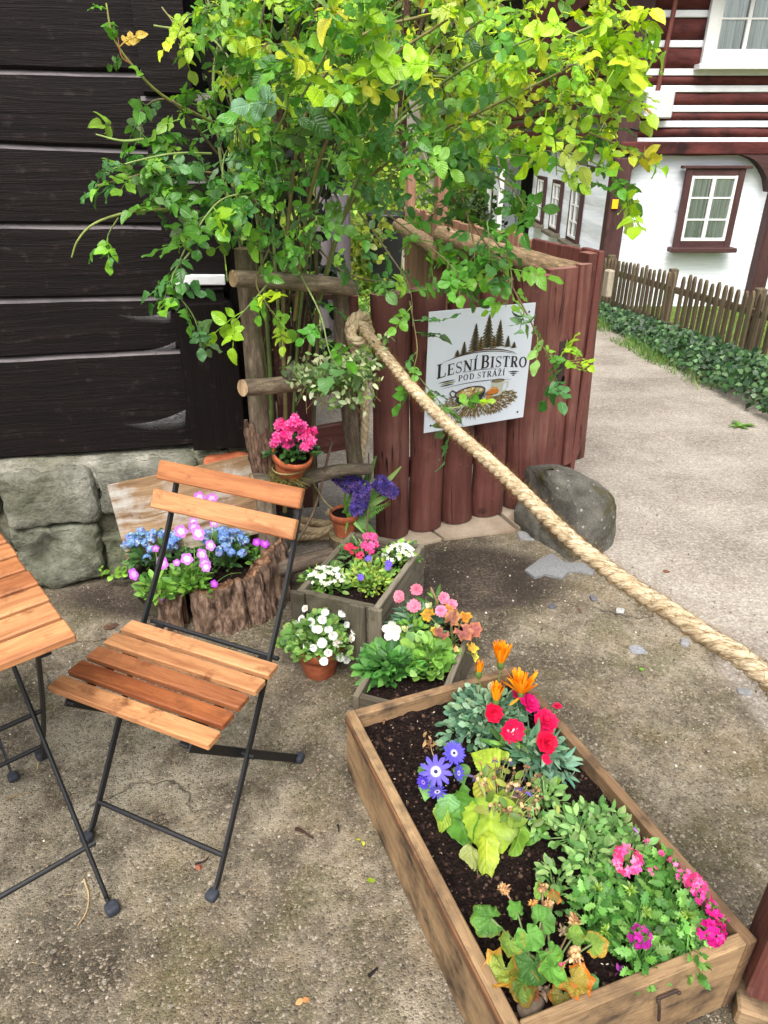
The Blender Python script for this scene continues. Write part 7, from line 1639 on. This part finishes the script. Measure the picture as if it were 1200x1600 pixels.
def fmn(px, py, rx, ry, h, lab, n, nf):
    c = G(px, py, .14); t = thing('forget_me_not', lab, 'flower', c, 'forget-me-nots in the stump planter'); mb, st = MB(), MB(); clump(mb, c, rx, ry, h, n, (.02, .045), OBLONG, [(58, 92, 48), (74, 112, 58), (92, 132, 74)], .8, .5, st); mb.build('foliage', M['leaf'], t)
    a = RNG.uniform(0, 6.283, 42); r = np.sqrt(RNG.uniform(0, 1, 42)); m2 = MB()
    for i in range(42):
        p = c+V3(rx*1.0*r[i]*math.cos(a[i]), ry*r[i]*math.sin(a[i])-.015, h*math.sqrt(1-.7*r[i]**2)*U(.92, 1.25)+.01); k = nf//42; dd = nrm(rdir(k)+V3(0, -.5, .7)); m2.batch(FMN, p+dd*.014, dd, rdir(k), RNG.uniform(.0052, .0074, k), pick([(104, 152, 234), (128, 172, 242), (90, 134, 220), (142, 160, 236)], k, .08)); stemtube(st, c+(p-c)*V3(.4, .4, 0), p, .0012)
    tag(m2.build('flowers', M['petal'], t), None, None, None, 'stuff'); st.build('stems', M['stem'], t)
fmn(246, 880, .10, .08, .11, 'blue forget-me-nots at the left of the stump planter beside the leaning board', 150, 640); fmn(352, 880, .095, .08, .115, 'blue forget-me-nots at the right of the stump planter behind the bark', 150, 700)
PANS = flower_tpl(5, .95, .06, (1.3, 3.0, 1.1), .3, .02, .03, (1.05, 1.1, 1.05), .4, 4)
def viola(px, py, lab, fl, col, n, rx=.05, h=.09, z=.135):
    c = G(px, py, z); t = thing('viola', lab, 'flower', c, 'violas in the stump planter'); mb, st = MB(), MB(); clump(mb, c, rx, rx*.9, h, n, (.024, .046), OBLONG, [(92, 140, 54), (120, 168, 66), (74, 116, 46), (140, 186, 84)], .9, .45, st); mb.build('foliage', M['leaf'], t)
    for fx, fy, fr_, yy in fl:
        p = Y(fx, fy, yy); r_ = .82*fr_/F*np.linalg.norm(p-V3(0, 0, H)); d = nrm(V3(U(-.4, .4), -.9, .25)); m2 = MB(); m2.batch(PANS, [p], [d], [V3(0, 0, 1)+.15*RNG.normal(size=3)], [r_], np.array([lin(col)])*U(.85, 1.15)); o = m2.build('flower', M['petal'], t); m2 = MB(); rbox(m2, p+d*.003, (.0016, .0016, .0014), I3, 2, 3, 0, col=lin((240, 220, 90))); m2.build('flower_eye', M['petal'], o); stemtube(st, c+(p-c)*V3(.4, .3, 0), p, .0014, (110, 150, 70), .01)
    st.build('stems', M['stem'], t)
viola(300, 925, 'violet pansies clustered in the middle of the stump planter', [(283, 830, 13, 2.06), (310, 833, 15, 2.05), (303, 824, 11, 2.09), (292, 873, 12, 2.0), (316, 866, 12, 2.0), (329, 852, 11, 2.02), (320, 880, 11, 1.98), (322, 886, 10, 1.97), (334, 818, 8, 2.1), (302, 815, 8, 2.12)], (214, 136, 232), 130, .06, .10)
viola(248, 930, 'violet pansies over the grey board at the left of the stump planter', [(254, 879, 13, 1.99), (209, 897, 12, 2.0), (243, 857, 7, 2.03), (276, 879, 7, 1.98), (253, 935, 5, 1.94)], (206, 110, 228), 90, .05, .075)
viola(318, 838, 'tall pansies rising behind the backrest slats of the chair', [(312, 777, 12, 2.20), (331, 779, 11, 2.21), (346, 793, 8, 2.22), (332, 787, 8, 2.2), (364, 794, 6, 2.23)], (210, 120, 228), 50, .04, .14)
viola(400, 880, 'deep violet pansies at the right edge of the stump planter', [(401, 847, 8, 2.14), (414, 849, 9, 2.13), (335, 912, 8, 1.96)], (184, 66, 214), 40, .035, .06)
# ================================================================ climbing rose
RB = V3(-.27, 2.33, 0)
rose = thing('climbing_rose', 'large climbing rose with thorny green canes and a wide leafy canopy over trellis and gate', 'rose', RB)
CANEC = [(104, 122, 66), (122, 112, 70), (92, 82, 58), (128, 146, 84)]
tw = MB(); lf = MB(); yl = MB()
DK = [(66, 120, 42), (82, 138, 48), (56, 104, 42), (96, 150, 54), (78, 128, 70)]
MIDC = [(90, 146, 44), (112, 164, 50), (78, 130, 42), (126, 176, 58)]
YG = [(150, 190, 40), (172, 204, 44), (194, 210, 50), (136, 180, 42)]
YEL = [(206, 208, 56), (200, 190, 60), (190, 160, 64)]
def compound(p, d, n, ls, cols, mb, k=None):
    """pinnate rose leaf: pairs of leaflets on a drooping stalk, one at the tip"""
    d = nrm(np.asarray(d, float)); n = nrm(np.asarray(n, float)-d*np.dot(n, d)); s_ = np.cross(n, d); k = k or random.choice((2, 2, 3)); L = ls*(.75+.55*k); droop = U(.05, .28)
    pts = []; 
    for t in np.linspace(0, 1, 5): pts.append(p+d*L*t-V3(0, 0, 1)*droop*L*t*t)
    cl = pick(cols, 1, .12)[0]; tube(tw, pts, [.0015, .0013, .0012, .0011, .0009], 4, cl*.9, cap=False)
    P = []; D = []; N = []; S = []
    for i in range(k):
        t = .35+.55*i/k; q = p+d*L*t-V3(0, 0, 1)*droop*L*t*t
        for sg in (-1, 1): P.append(q); D.append(nrm(d*.55+s_*sg+.18*RNG.normal(size=3))); N.append(n+s_*sg*U(-.3, .15)+.25*RNG.normal(size=3)); S.append(ls*(.72+.28*i/max(1, k-1))*U(.85, 1.12))
    P.append(pts[-1]); D.append(nrm(pts[-1]-pts[-2]+.1*ls*RNG.normal(size=3))); N.append(n+.25*RNG.normal(size=3)); S.append(ls*U(1.0, 1.25))
    c = np.clip(cl[None]*(1+.10*RNG.normal(size=(len(P), 1))), .002, 1); P = np.array(P); D = np.array(D); N = np.array(N); S = np.array(S); w_ = RNG.integers(0, len(OVS), len(P))
    for v_ in range(len(OVS)):
        q = w_ == v_
        if q.any(): mb.batch(OVS[v_], P[q], D[q], N[q], S[q], c[q])
def camdir(p): return nrm(V3(0, 0, H)-p)
def leafn(p): return V3(0, 0, 1)*U(.35, 1.)+camdir(p)*U(.1, .9)+.45*RNG.normal(size=3)
LS = .95
def twig(pts, r0, nl, ls, cols, mb=lf, tipc=None, start=.12, col=None, kk=None):
    P = spline(pts, max(10, 4*len(pts))); tube(tw, P, np.linspace(r0, r0*.45, len(P)), 6, lin(col or random.choice(CANEC)), amp=.06)
    for i in range(nl):
        t = start+(1-start)*(i+.6)/nl; f = t*(len(P)-1); a = int(min(f, len(P)-2)); p = P[a]+(P[a+1]-P[a])*(f-a); ax = nrm(P[a+1]-P[a]); s_ = nrm(np.cross(ax, (0, 0, 1.))+1e-3); s_ = s_ if i % 2 else -s_
        d = nrm(s_*U(.6, 1)+ax*U(.2, .8)+V3(0, 0, U(-.4, .4))+camdir(p)*U(-.1, .5)); compound(p, d, leafn(p), LS*ls*U(.7, 1.2), (tipc if tipc and t > .72 else cols), mb, kk)
    return P
# main canes up through the trellis and over
def Yp(l): return [Y(a, b, y) for a, b, y in l]
cane_paths = [
 [(418, 880, 2.30), (425, 700, 2.30), (418, 520, 2.32), (400, 330, 2.36), (360, 150, 2.42), (330, 20, 2.5), (300, -80, 2.55)],
 [(445, 800, 2.26), (446, 650, 2.24), (442, 500, 2.26), (452, 330, 2.3), (480, 170, 2.3), (560, 60, 2.25), (680, 20, 2.2)],
 [(492, 790, 2.30), (490, 660, 2.28), (496, 520, 2.26), (492, 380, 2.22), (470, 220, 2.18), (474, 90, 2.14), (500, 0, 2.1)],
 [(430, 760, 2.36), (412, 560, 2.38), (380, 400, 2.42), (345, 250, 2.46), (335, 100, 2.5), (380, -20, 2.5)],
 [(455, 700, 2.34), (470, 480, 2.38), (500, 300, 2.42), (560, 180, 2.4), (660, 120, 2.35), (780, 150, 2.3), (880, 240, 2.25), (900, 300, 2.22)],
 [(470, 620, 2.32), (510, 420, 2.32), (560, 300, 2.3), (640, 230, 2.25), (760, 170, 2.2), (880, 110, 2.15), (960, 60, 2.12)],
 [(420, 640, 2.34), (390, 430, 2.4), (350, 330, 2.4), (300, 260, 2.35), (240, 290, 2.3)],
 [(440, 560, 2.3), (430, 420, 2.3), (420, 280, 2.3), (380, 140, 2.35), (330, 60, 2.4), (240, 40, 2.35)],
 [(500, 470, 2.25), (540, 330, 2.2), (600, 210, 2.1), (720, 110, 2.0), (830, 60, 1.95)],
 [(460, 500, 2.2), (480, 330, 2.1), (520, 200, 2.0), (600, 100, 1.95), (700, 30, 1.9)],
 [(480, 420, 2.36), (440, 260, 2.46), (400, 120, 2.5), (420, -30, 2.5)],
 [(520, 380, 2.4), (580, 240, 2.5), (680, 160, 2.55), (800, 210, 2.5), (940, 260, 2.4), (985, 330, 2.35)]]
for k, l in enumerate(cane_paths):
    mb = MB(); P = spline(Yp(l), 40); r = .0075 if k < 4 else .0055; tube(mb, P, np.linspace(r, r*.5, 40), 8, lin(CANEC[k % 4]), amp=.08, fr=20)
    n = 40; ii = RNG.integers(1, 39, n); d = rdir(n); mb.batch(BLADE, P[ii]+d*r*.7, d+V3(0, 0, -.3), rdir(n), .009, pick([(150, 96, 70), (120, 110, 70)], n), (1, 3, 1)); mb.build('cane', M['stem'], rose)
for i in range(38):                            # dense thin stems in the dark of the bush
    x0, x1 = U(385, 500), U(300, 640); y0 = U(420, 560); y1 = U(-20, 220); yy = U(2.3, 2.6); P = Yp([(x0, y0, yy), ((x0+x1)/2+U(-20, 20), (y0+y1)/2, yy+U(-.08, .08)), (x1, y1, yy+U(-.1, .1))]); tube(tw, spline(P, 12), np.linspace(.0032, .0016, 12), 5, lin(random.choice([(74, 66, 46), (60, 52, 40), (88, 94, 54), (50, 44, 34)])), cap=False)
# the named sprays
T = lambda *a: Yp(a)
twig(T((330, 190, 2.25), (255, 150, 2.1), (205, 100, 2.02), (176, 55, 2.0), (166, 5, 2.0)), .0045, 5, .024, YG+MIDC, lf, MIDC, .35, (150, 150, 80))
twig(T((205, 100, 2.02), (190, 88, 2.0), (184, 58, 1.99)), .002, 1, .020, YEL, lf, None, .4, (190, 120, 90))
twig(T((340, 240, 2.2), (270, 160, 2.12), (225, 170, 2.1), (220, 218, 2.08)), .004, 5, .036, MIDC+DK, lf)
twig(T((225, 218, 2.08), (190, 220, 2.05), (150, 210, 2.04)), .0042, 0, .03, DK, lf, None, .1, (128, 150, 80))
twig(T((330, 270, 2.15), (262, 262, 2.05), (200, 278, 2.0), (150, 290, 1.98)), .0035, 8, .037, DK+MIDC, lf)
twig(T((330, 240, 2.1), (270, 240, 2.0), (200, 255, 1.96), (165, 270, 1.95)), .003, 7, .035, DK, lf)
twig(T((360, 340, 2.15), (280, 328, 2.05), (210, 330, 1.99), (150, 348, 1.96), (122, 375, 1.95), (112, 402, 1.95)), .0045, 0, .03, DK, lf, None, .1, (132, 146, 74))
twig(T((185, 340, 1.97), (170, 365, 1.96), (165, 388, 1.95)), .002, 3, .036, DK+MIDC, lf, None, .5)
twig(T((350, 300, 2.1), (310, 350, 2.0), (275, 420, 1.95), (255, 470, 1.93)), .0035, 9, .042, DK+MIDC, lf)
twig(T((300, 390, 1.97), (268, 440, 1.93), (300, 490, 1.92), (315, 530, 1.92)), .003, 7, .04, DK, lf)
twig(T((400, 300, 2.1), (350, 310, 2.0), (320, 340, 1.94), (300, 375, 1.92)), .003, 6, .05, MIDC+YG, lf)
twig(T((420, 390, 2.1), (400, 440, 2.02), (420, 480, 2.0), (440, 510, 2.0)), .003, 4, .04, MIDC, lf, YG)
twig(T((430, 430, 2.05), (400, 465, 1.98), (378, 490, 1.95), (362, 508, 1.94)), .003, 3, .052, MIDC+YG, lf)
twig(T((470, 430, 2.1), (500, 490, 2.0), (515, 550, 1.96), (535, 585, 1.95)), .003, 5, .045, DK+MIDC, lf)
twig(T((490, 380, 2.15), (530, 420, 2.05), (565, 435, 2.0), (600, 440, 1.98)), .003, 4, .04, DK+MIDC, lf)
twig(T((560, 330, 2.1), (610, 400, 2.0), (640, 450, 1.97), (645, 510, 1.95)), .003, 7, .040, DK+MIDC, lf)
twig(T((600, 330, 2.15), (650, 370, 2.08), (700, 410, 2.02), (725, 450, 2.0)), .003, 9, .045, DK+MIDC, lf)
twig(T((640, 470, 2.0), (652, 545, 1.96), (645, 590, 1.95), (670, 620, 1.94)), .002, 6, .036, DK, lf)
twig(T((655, 590, 1.95), (680, 620, 1.93), (705, 650, 1.92), (700, 690, 1.92)), .002, 5, .036, DK, lf)
twig(T((690, 640, 1.93), (720, 635, 1.92), (740, 625, 1.91), (760, 640, 1.9)), .002, 3, .04, YG+MIDC, lf)
twig(T((700, 300, 2.2), (752, 370, 2.1), (790, 430, 2.04), (828, 500, 2.0), (850, 545, 1.98), (885, 563, 1.97), (915, 560, 1.97)), .0035, 14, .038, DK+MIDC, lf, YG, .1, (110, 84, 60))
twig(T((760, 360, 2.1), (790, 400, 2.05), (800, 440, 2.02), (790, 480, 2.0)), .0025, 6, .040, DK+MIDC, lf)
twig(T((850, 545, 1.98), (866, 580, 1.97), (872, 610, 1.97)), .002, 3, .036, MIDC+DK, lf)
twig(T((720, 300, 2.15), (740, 380, 2.08), (740, 440, 2.03)), .003, 6, .044, DK+MIDC, lf)
twig(T((880, 250, 2.15), (940, 265, 2.1), (975, 290, 2.08), (988, 340, 2.07)), .003, 8, .044, MIDC, lf, YG)
twig(T((900, 200, 2.15), (950, 220, 2.1), (985, 240, 2.08), (1010, 250, 2.07)), .003, 7, .038, YG, lf, YEL+YG)
twig(T((880, 150, 2.15), (930, 150, 2.1), (970, 155, 2.08), (1005, 165, 2.07)), .003, 7, .042, YG, lf, YG+YEL)
twig(T((880, 60, 2.1), (930, 40, 2.06), (970, 30, 2.05), (1000, 45, 2.05)), .0035, 8, .052, YG, lf)
twig(T((900, 100, 2.1), (940, 90, 2.07), (975, 70, 2.05), (985, 100, 2.05)), .003, 6, .052, YG, lf)
twig(T((760, 240, 2.2), (830, 245, 2.12), (880, 262, 2.1), (925, 290, 2.08)), .003, 5, .036, DK+MIDC, lf)
twig(T((740, 260, 2.2), (790, 285, 2.1), (812, 310, 2.06), (822, 330, 2.05)), .003, 4, .034, DK, lf)
twig(T((460, 170, 2.0), (490, 120, 1.9), (520, 60, 1.85), (545, 10, 1.82)), .004, 10, .052, YG+MIDC, lf, YEL+YG)
twig(T((520, 180, 1.95), (545, 140, 1.88), (570, 120, 1.84)), .003, 5, .055, YG, lf)
twig(T((430, 210, 2.0), (450, 160, 1.92), (430, 120, 1.88)), .003, 5, .055, DK+[(120, 156, 124), (140, 172, 140)], lf)
# hanging sprays over the trellis column and canopy fill
def infill(poly_, n, ya, yb, ls, cols, mb, bias=None):
    xs_ = [p[0] for p in poly_]; ys_ = [p[1] for p in poly_]; k = 0
    while k < n:
        x, y = U(min(xs_), max(xs_)), U(min(ys_), max(ys_)); ins = False; j = len(poly_)-1
        for i in range(len(poly_)):
            a, b = poly_[i], poly_[j]
            if (a[1] > y) != (b[1] > y) and x < (b[0]-a[0])*(y-a[1])/(b[1]-a[1])+a[0]: ins = not ins
            j = i
        if not ins: continue
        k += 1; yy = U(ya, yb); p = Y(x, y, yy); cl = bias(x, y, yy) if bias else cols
        if k % 3 == 0:
            q = p+V3(U(-.08, .08), U(-.08, .08), U(-.12, .02)); twig([p, (p+q)/2+V3(0, 0, .02), q], .0022, 4, ls*U(.85, 1.15), cl, mb)
        else: compound(p, nrm(RNG.normal(size=3)*V3(1, .7, .5)+V3(0, -.1, -.15)), leafn(p), ls*U(.75, 1.25), cl, mb)
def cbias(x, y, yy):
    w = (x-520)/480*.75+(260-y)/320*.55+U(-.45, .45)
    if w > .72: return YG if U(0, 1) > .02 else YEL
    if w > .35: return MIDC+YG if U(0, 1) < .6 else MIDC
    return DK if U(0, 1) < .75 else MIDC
CAN = [(320, -40), (985, -40), (990, 60), (975, 130), (985, 215), (955, 262), (895, 250), (850, 245), (800, 245), (710, 280), (640, 290), (560, 285), (470, 300), (380, 300), (330, 240), (310, 150)]
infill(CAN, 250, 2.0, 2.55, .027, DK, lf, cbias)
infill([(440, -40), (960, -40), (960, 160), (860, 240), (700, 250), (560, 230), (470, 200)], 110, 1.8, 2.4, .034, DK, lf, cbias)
infill([(340, 150), (560, 150), (560, 400), (420, 400), (350, 330)], 10, 1.98, 2.12, .034, MIDC+DK, lf)
infill([(235, -30), (460, -30), (450, 150), (300, 140)], 36, 2.0, 2.4, .03, MIDC+YG, lf)
infill([(170, 190), (330, 180), (330, 330), (230, 310)], 20, 1.98, 2.15, .033, DK+MIDC, lf)
infill([(270, 160), (420, 160), (430, 330), (330, 340), (250, 290)], 26, 2.0, 2.3, .028, DK+MIDC, lf)
infill([(330, 300), (560, 290), (570, 380), (520, 410), (450, 400), (380, 400), (340, 370)], 14, 2.0, 2.32, .028, DK+MIDC, lf)
if 0: infill([(400, 420), (560, 430), (560, 520), (520, 560), (430, 500)], 7, 2.05, 2.25, .036, DK+MIDC, lf)
infill([(560, 280), (780, 285), (770, 350), (720, 420), (640, 440), (590, 400)], 12, 2.0, 2.35, .029, DK+MIDC, lf)
if 0: infill([(560, 390), (760, 380), (740, 480), (600, 500)], 3, 2.0, 2.2, .036, DK+MIDC, lf)
infill([(800, 280), (930, 260), (960, 300), (900, 350), (830, 340)], 2, 2.0, 2.3, .03, MIDC+DK, lf)
lf.build('foliage', M['roseleaf'], rose); tw.build('twigs', M['stem'], rose)

# ================================================================ litter on the ground
def ground_stick(pts, r, lab, col, cat='twig'):
    P = [G(a, b)+V3(0, 0, r+.001) for a, b in pts]; mb = MB(); tube(mb, spline(P, 14), np.linspace(r, r*.5, 14), 6, lin(col), amp=.2, fr=40); tag(mb.build('twig', M['dry']), lab, cat)
ground_stick([(132, 1375), (139, 1400), (136, 1425), (122, 1448)], .0026, 'long curved dry stalk lying by the table foot', (188, 160, 120))
ground_stick([(462, 1296), (476, 1303), (490, 1312)], .004, 'dark brown twig on the concrete right of the chair', (64, 46, 42))
ground_stick([(576, 1528), (590, 1514)], .0038, 'short black twig near the bottom of the picture by the large box', (40, 34, 34))
ground_stick([(528, 1290), (530, 1302)], .0025, 'small black twig close to the side of the large box', (36, 32, 30))
ground_stick([(305, 1352), (320, 1347), (326, 1340)], .0025, 'dark twig beside the chair foot', (50, 40, 36))
ground_stick([(8, 1252), (28, 1243), (48, 1239)], .0018, 'thin pale stalk under the table', (150, 128, 92))
def litter(px, py, s_, col, lab, n=2, tpl=OVATE):
    p = G(px, py)+V3(0, 0, .006); mb = MB(); mb.batch(tpl, np.repeat(p[None], n, 0)+.003*RNG.normal(size=(n, 3))*V3(1, 1, .3), RNG.normal(size=(n, 3))*V3(1, 1, .15), V3(0, 0, 1)+.4*RNG.normal(size=(n, 3)), s_, pick([col], n, .1)); tag(mb.build('fallen_leaf', M['leaf']), lab, 'leaf', 'fallen leaves on the concrete')
litter(588, 1384, .020, (168, 190, 60), 'small yellow-green leaf on the concrete beside the large box'); litter(566, 1316, .012, (190, 196, 70), 'tiny yellow leaf on the concrete, just above the yellow-green one')
litter(310, 1357, .016, (160, 96, 74), 'reddish fallen leaf beside the chair foot'); litter(173, 985, .042, (112, 84, 74), 'brown curled leaf on the ground left of the chair seat', 3); litter(905, 955, .014, (140, 96, 70), 'small brown leaf in mid courtyard', 2); litter(1000, 1047, .012, (128, 176, 70), 'tiny green seedling in the middle of the courtyard', 4, ROUND); litter(475, 1562, .016, (196, 140, 90), 'orange-brown leaf at the bottom of the picture')
litter(1043, 895, .02, (128, 84, 60), 'dark brown leaf lying on the pale path right of the rope')
mb = MB(); n = 420; X_ = RNG.uniform(-1.2, 1.3, n); Y_ = RNG.uniform(.8, 2.6, n); P = np.stack([X_, Y_, 0*X_+.006], 1)
mb.batch(BLADE, P, RNG.normal(size=(n, 3))*V3(1, 1, .04), V3(0, 0, 1)+.2*RNG.normal(size=(n, 3)), RNG.uniform(.012, .04, n), pick([(176, 156, 116), (120, 100, 74), (92, 76, 60), (150, 132, 96)], n, .15), (1, .9, .3))
tag(mb.build('straw_litter', M['dry']), 'short bits of dry straw and needles scattered on the concrete', 'litter', None, 'stuff')
mb = MB(); n = 3600; X_ = RNG.uniform(-1.3, 1.35, n); Y_ = RNG.uniform(.75, 2.9, n); P = np.stack([X_, Y_, gz(X_, Y_)], 1)
for i in range(n):
    q = Vector((X_[i]*2.3, Y_[i]*2.3, 0)); P[i, 2] += .006*mnoise.fractal(q, 1., 2., 3)+.0018*mnoise.noise(q*14)+.0008
mb.batch(PEB, P, rdir(n), rdir(n), .0012+.0042*RNG.uniform(0, 1, n)**3.5, pick([(120, 110, 98), (164, 154, 138), (86, 78, 70), (196, 188, 174), (140, 122, 100)], n, .15), (1, .8, .6))
tag(mb.build('gravel', M['pebble']), 'loose grit and small stones scattered over the courtyard', 'grit', None, 'stuff')

# ================================================================ camera, light
cam = bpy.data.cameras.new('camera'); co = bpy.data.objects.new('camera', cam); COL.objects.link(co)
cam.sensor_fit = 'VERTICAL'; cam.sensor_height = 36.; cam.lens = 36.*F/1600.; cam.clip_start = .02; cam.clip_end = 500
co.location = (0, 0, H); co.rotation_euler = (R(90)-PITCH, 0, 0); scn.camera = co
SEL, SAZ = R(57), R(190)                       # elevation; azimuth clockwise from +y (away from the camera) towards +x
sd = V3(math.sin(SAZ)*math.cos(SEL), math.cos(SAZ)*math.cos(SEL), math.sin(SEL))
sun = bpy.data.lights.new('sun', 'SUN'); so2 = bpy.data.objects.new('sun', sun); COL.objects.link(so2)
sun.energy = 1.5; sun.angle = R(40); sun.color = (1., .96, .9); so2.rotation_euler = Vector((-sd).tolist()).to_track_quat('-Z', 'Y').to_euler()
w = bpy.data.worlds.new('World'); scn.world = w; w.use_nodes = True; nt = w.node_tree; nt.nodes.clear()
sky = nt.nodes.new('ShaderNodeTexSky'); sky.sky_type = 'NISHITA'; sky.sun_disc = False; sky.sun_elevation = SEL; sky.sun_rotation = SAZ; sky.air_density = 1.; sky.dust_density = 6.; sky.ozone_density = 1.
hs = nt.nodes.new('ShaderNodeHueSaturation'); hs.inputs['Saturation'].default_value = .35; nt.links.new(sky.outputs[0], hs.inputs['Color'])
bg = nt.nodes.new('ShaderNodeBackground'); bg.inputs[1].default_value = .125; out = nt.nodes.new('ShaderNodeOutputWorld'); nt.links.new(hs.outputs[0], bg.inputs[0]); nt.links.new(bg.outputs[0], out.inputs[0])
vs_ = scn.view_settings; vs_.view_transform = 'Standard'; vs_.look = 'None'; vs_.exposure = 1.06; vs_.gamma = 1.
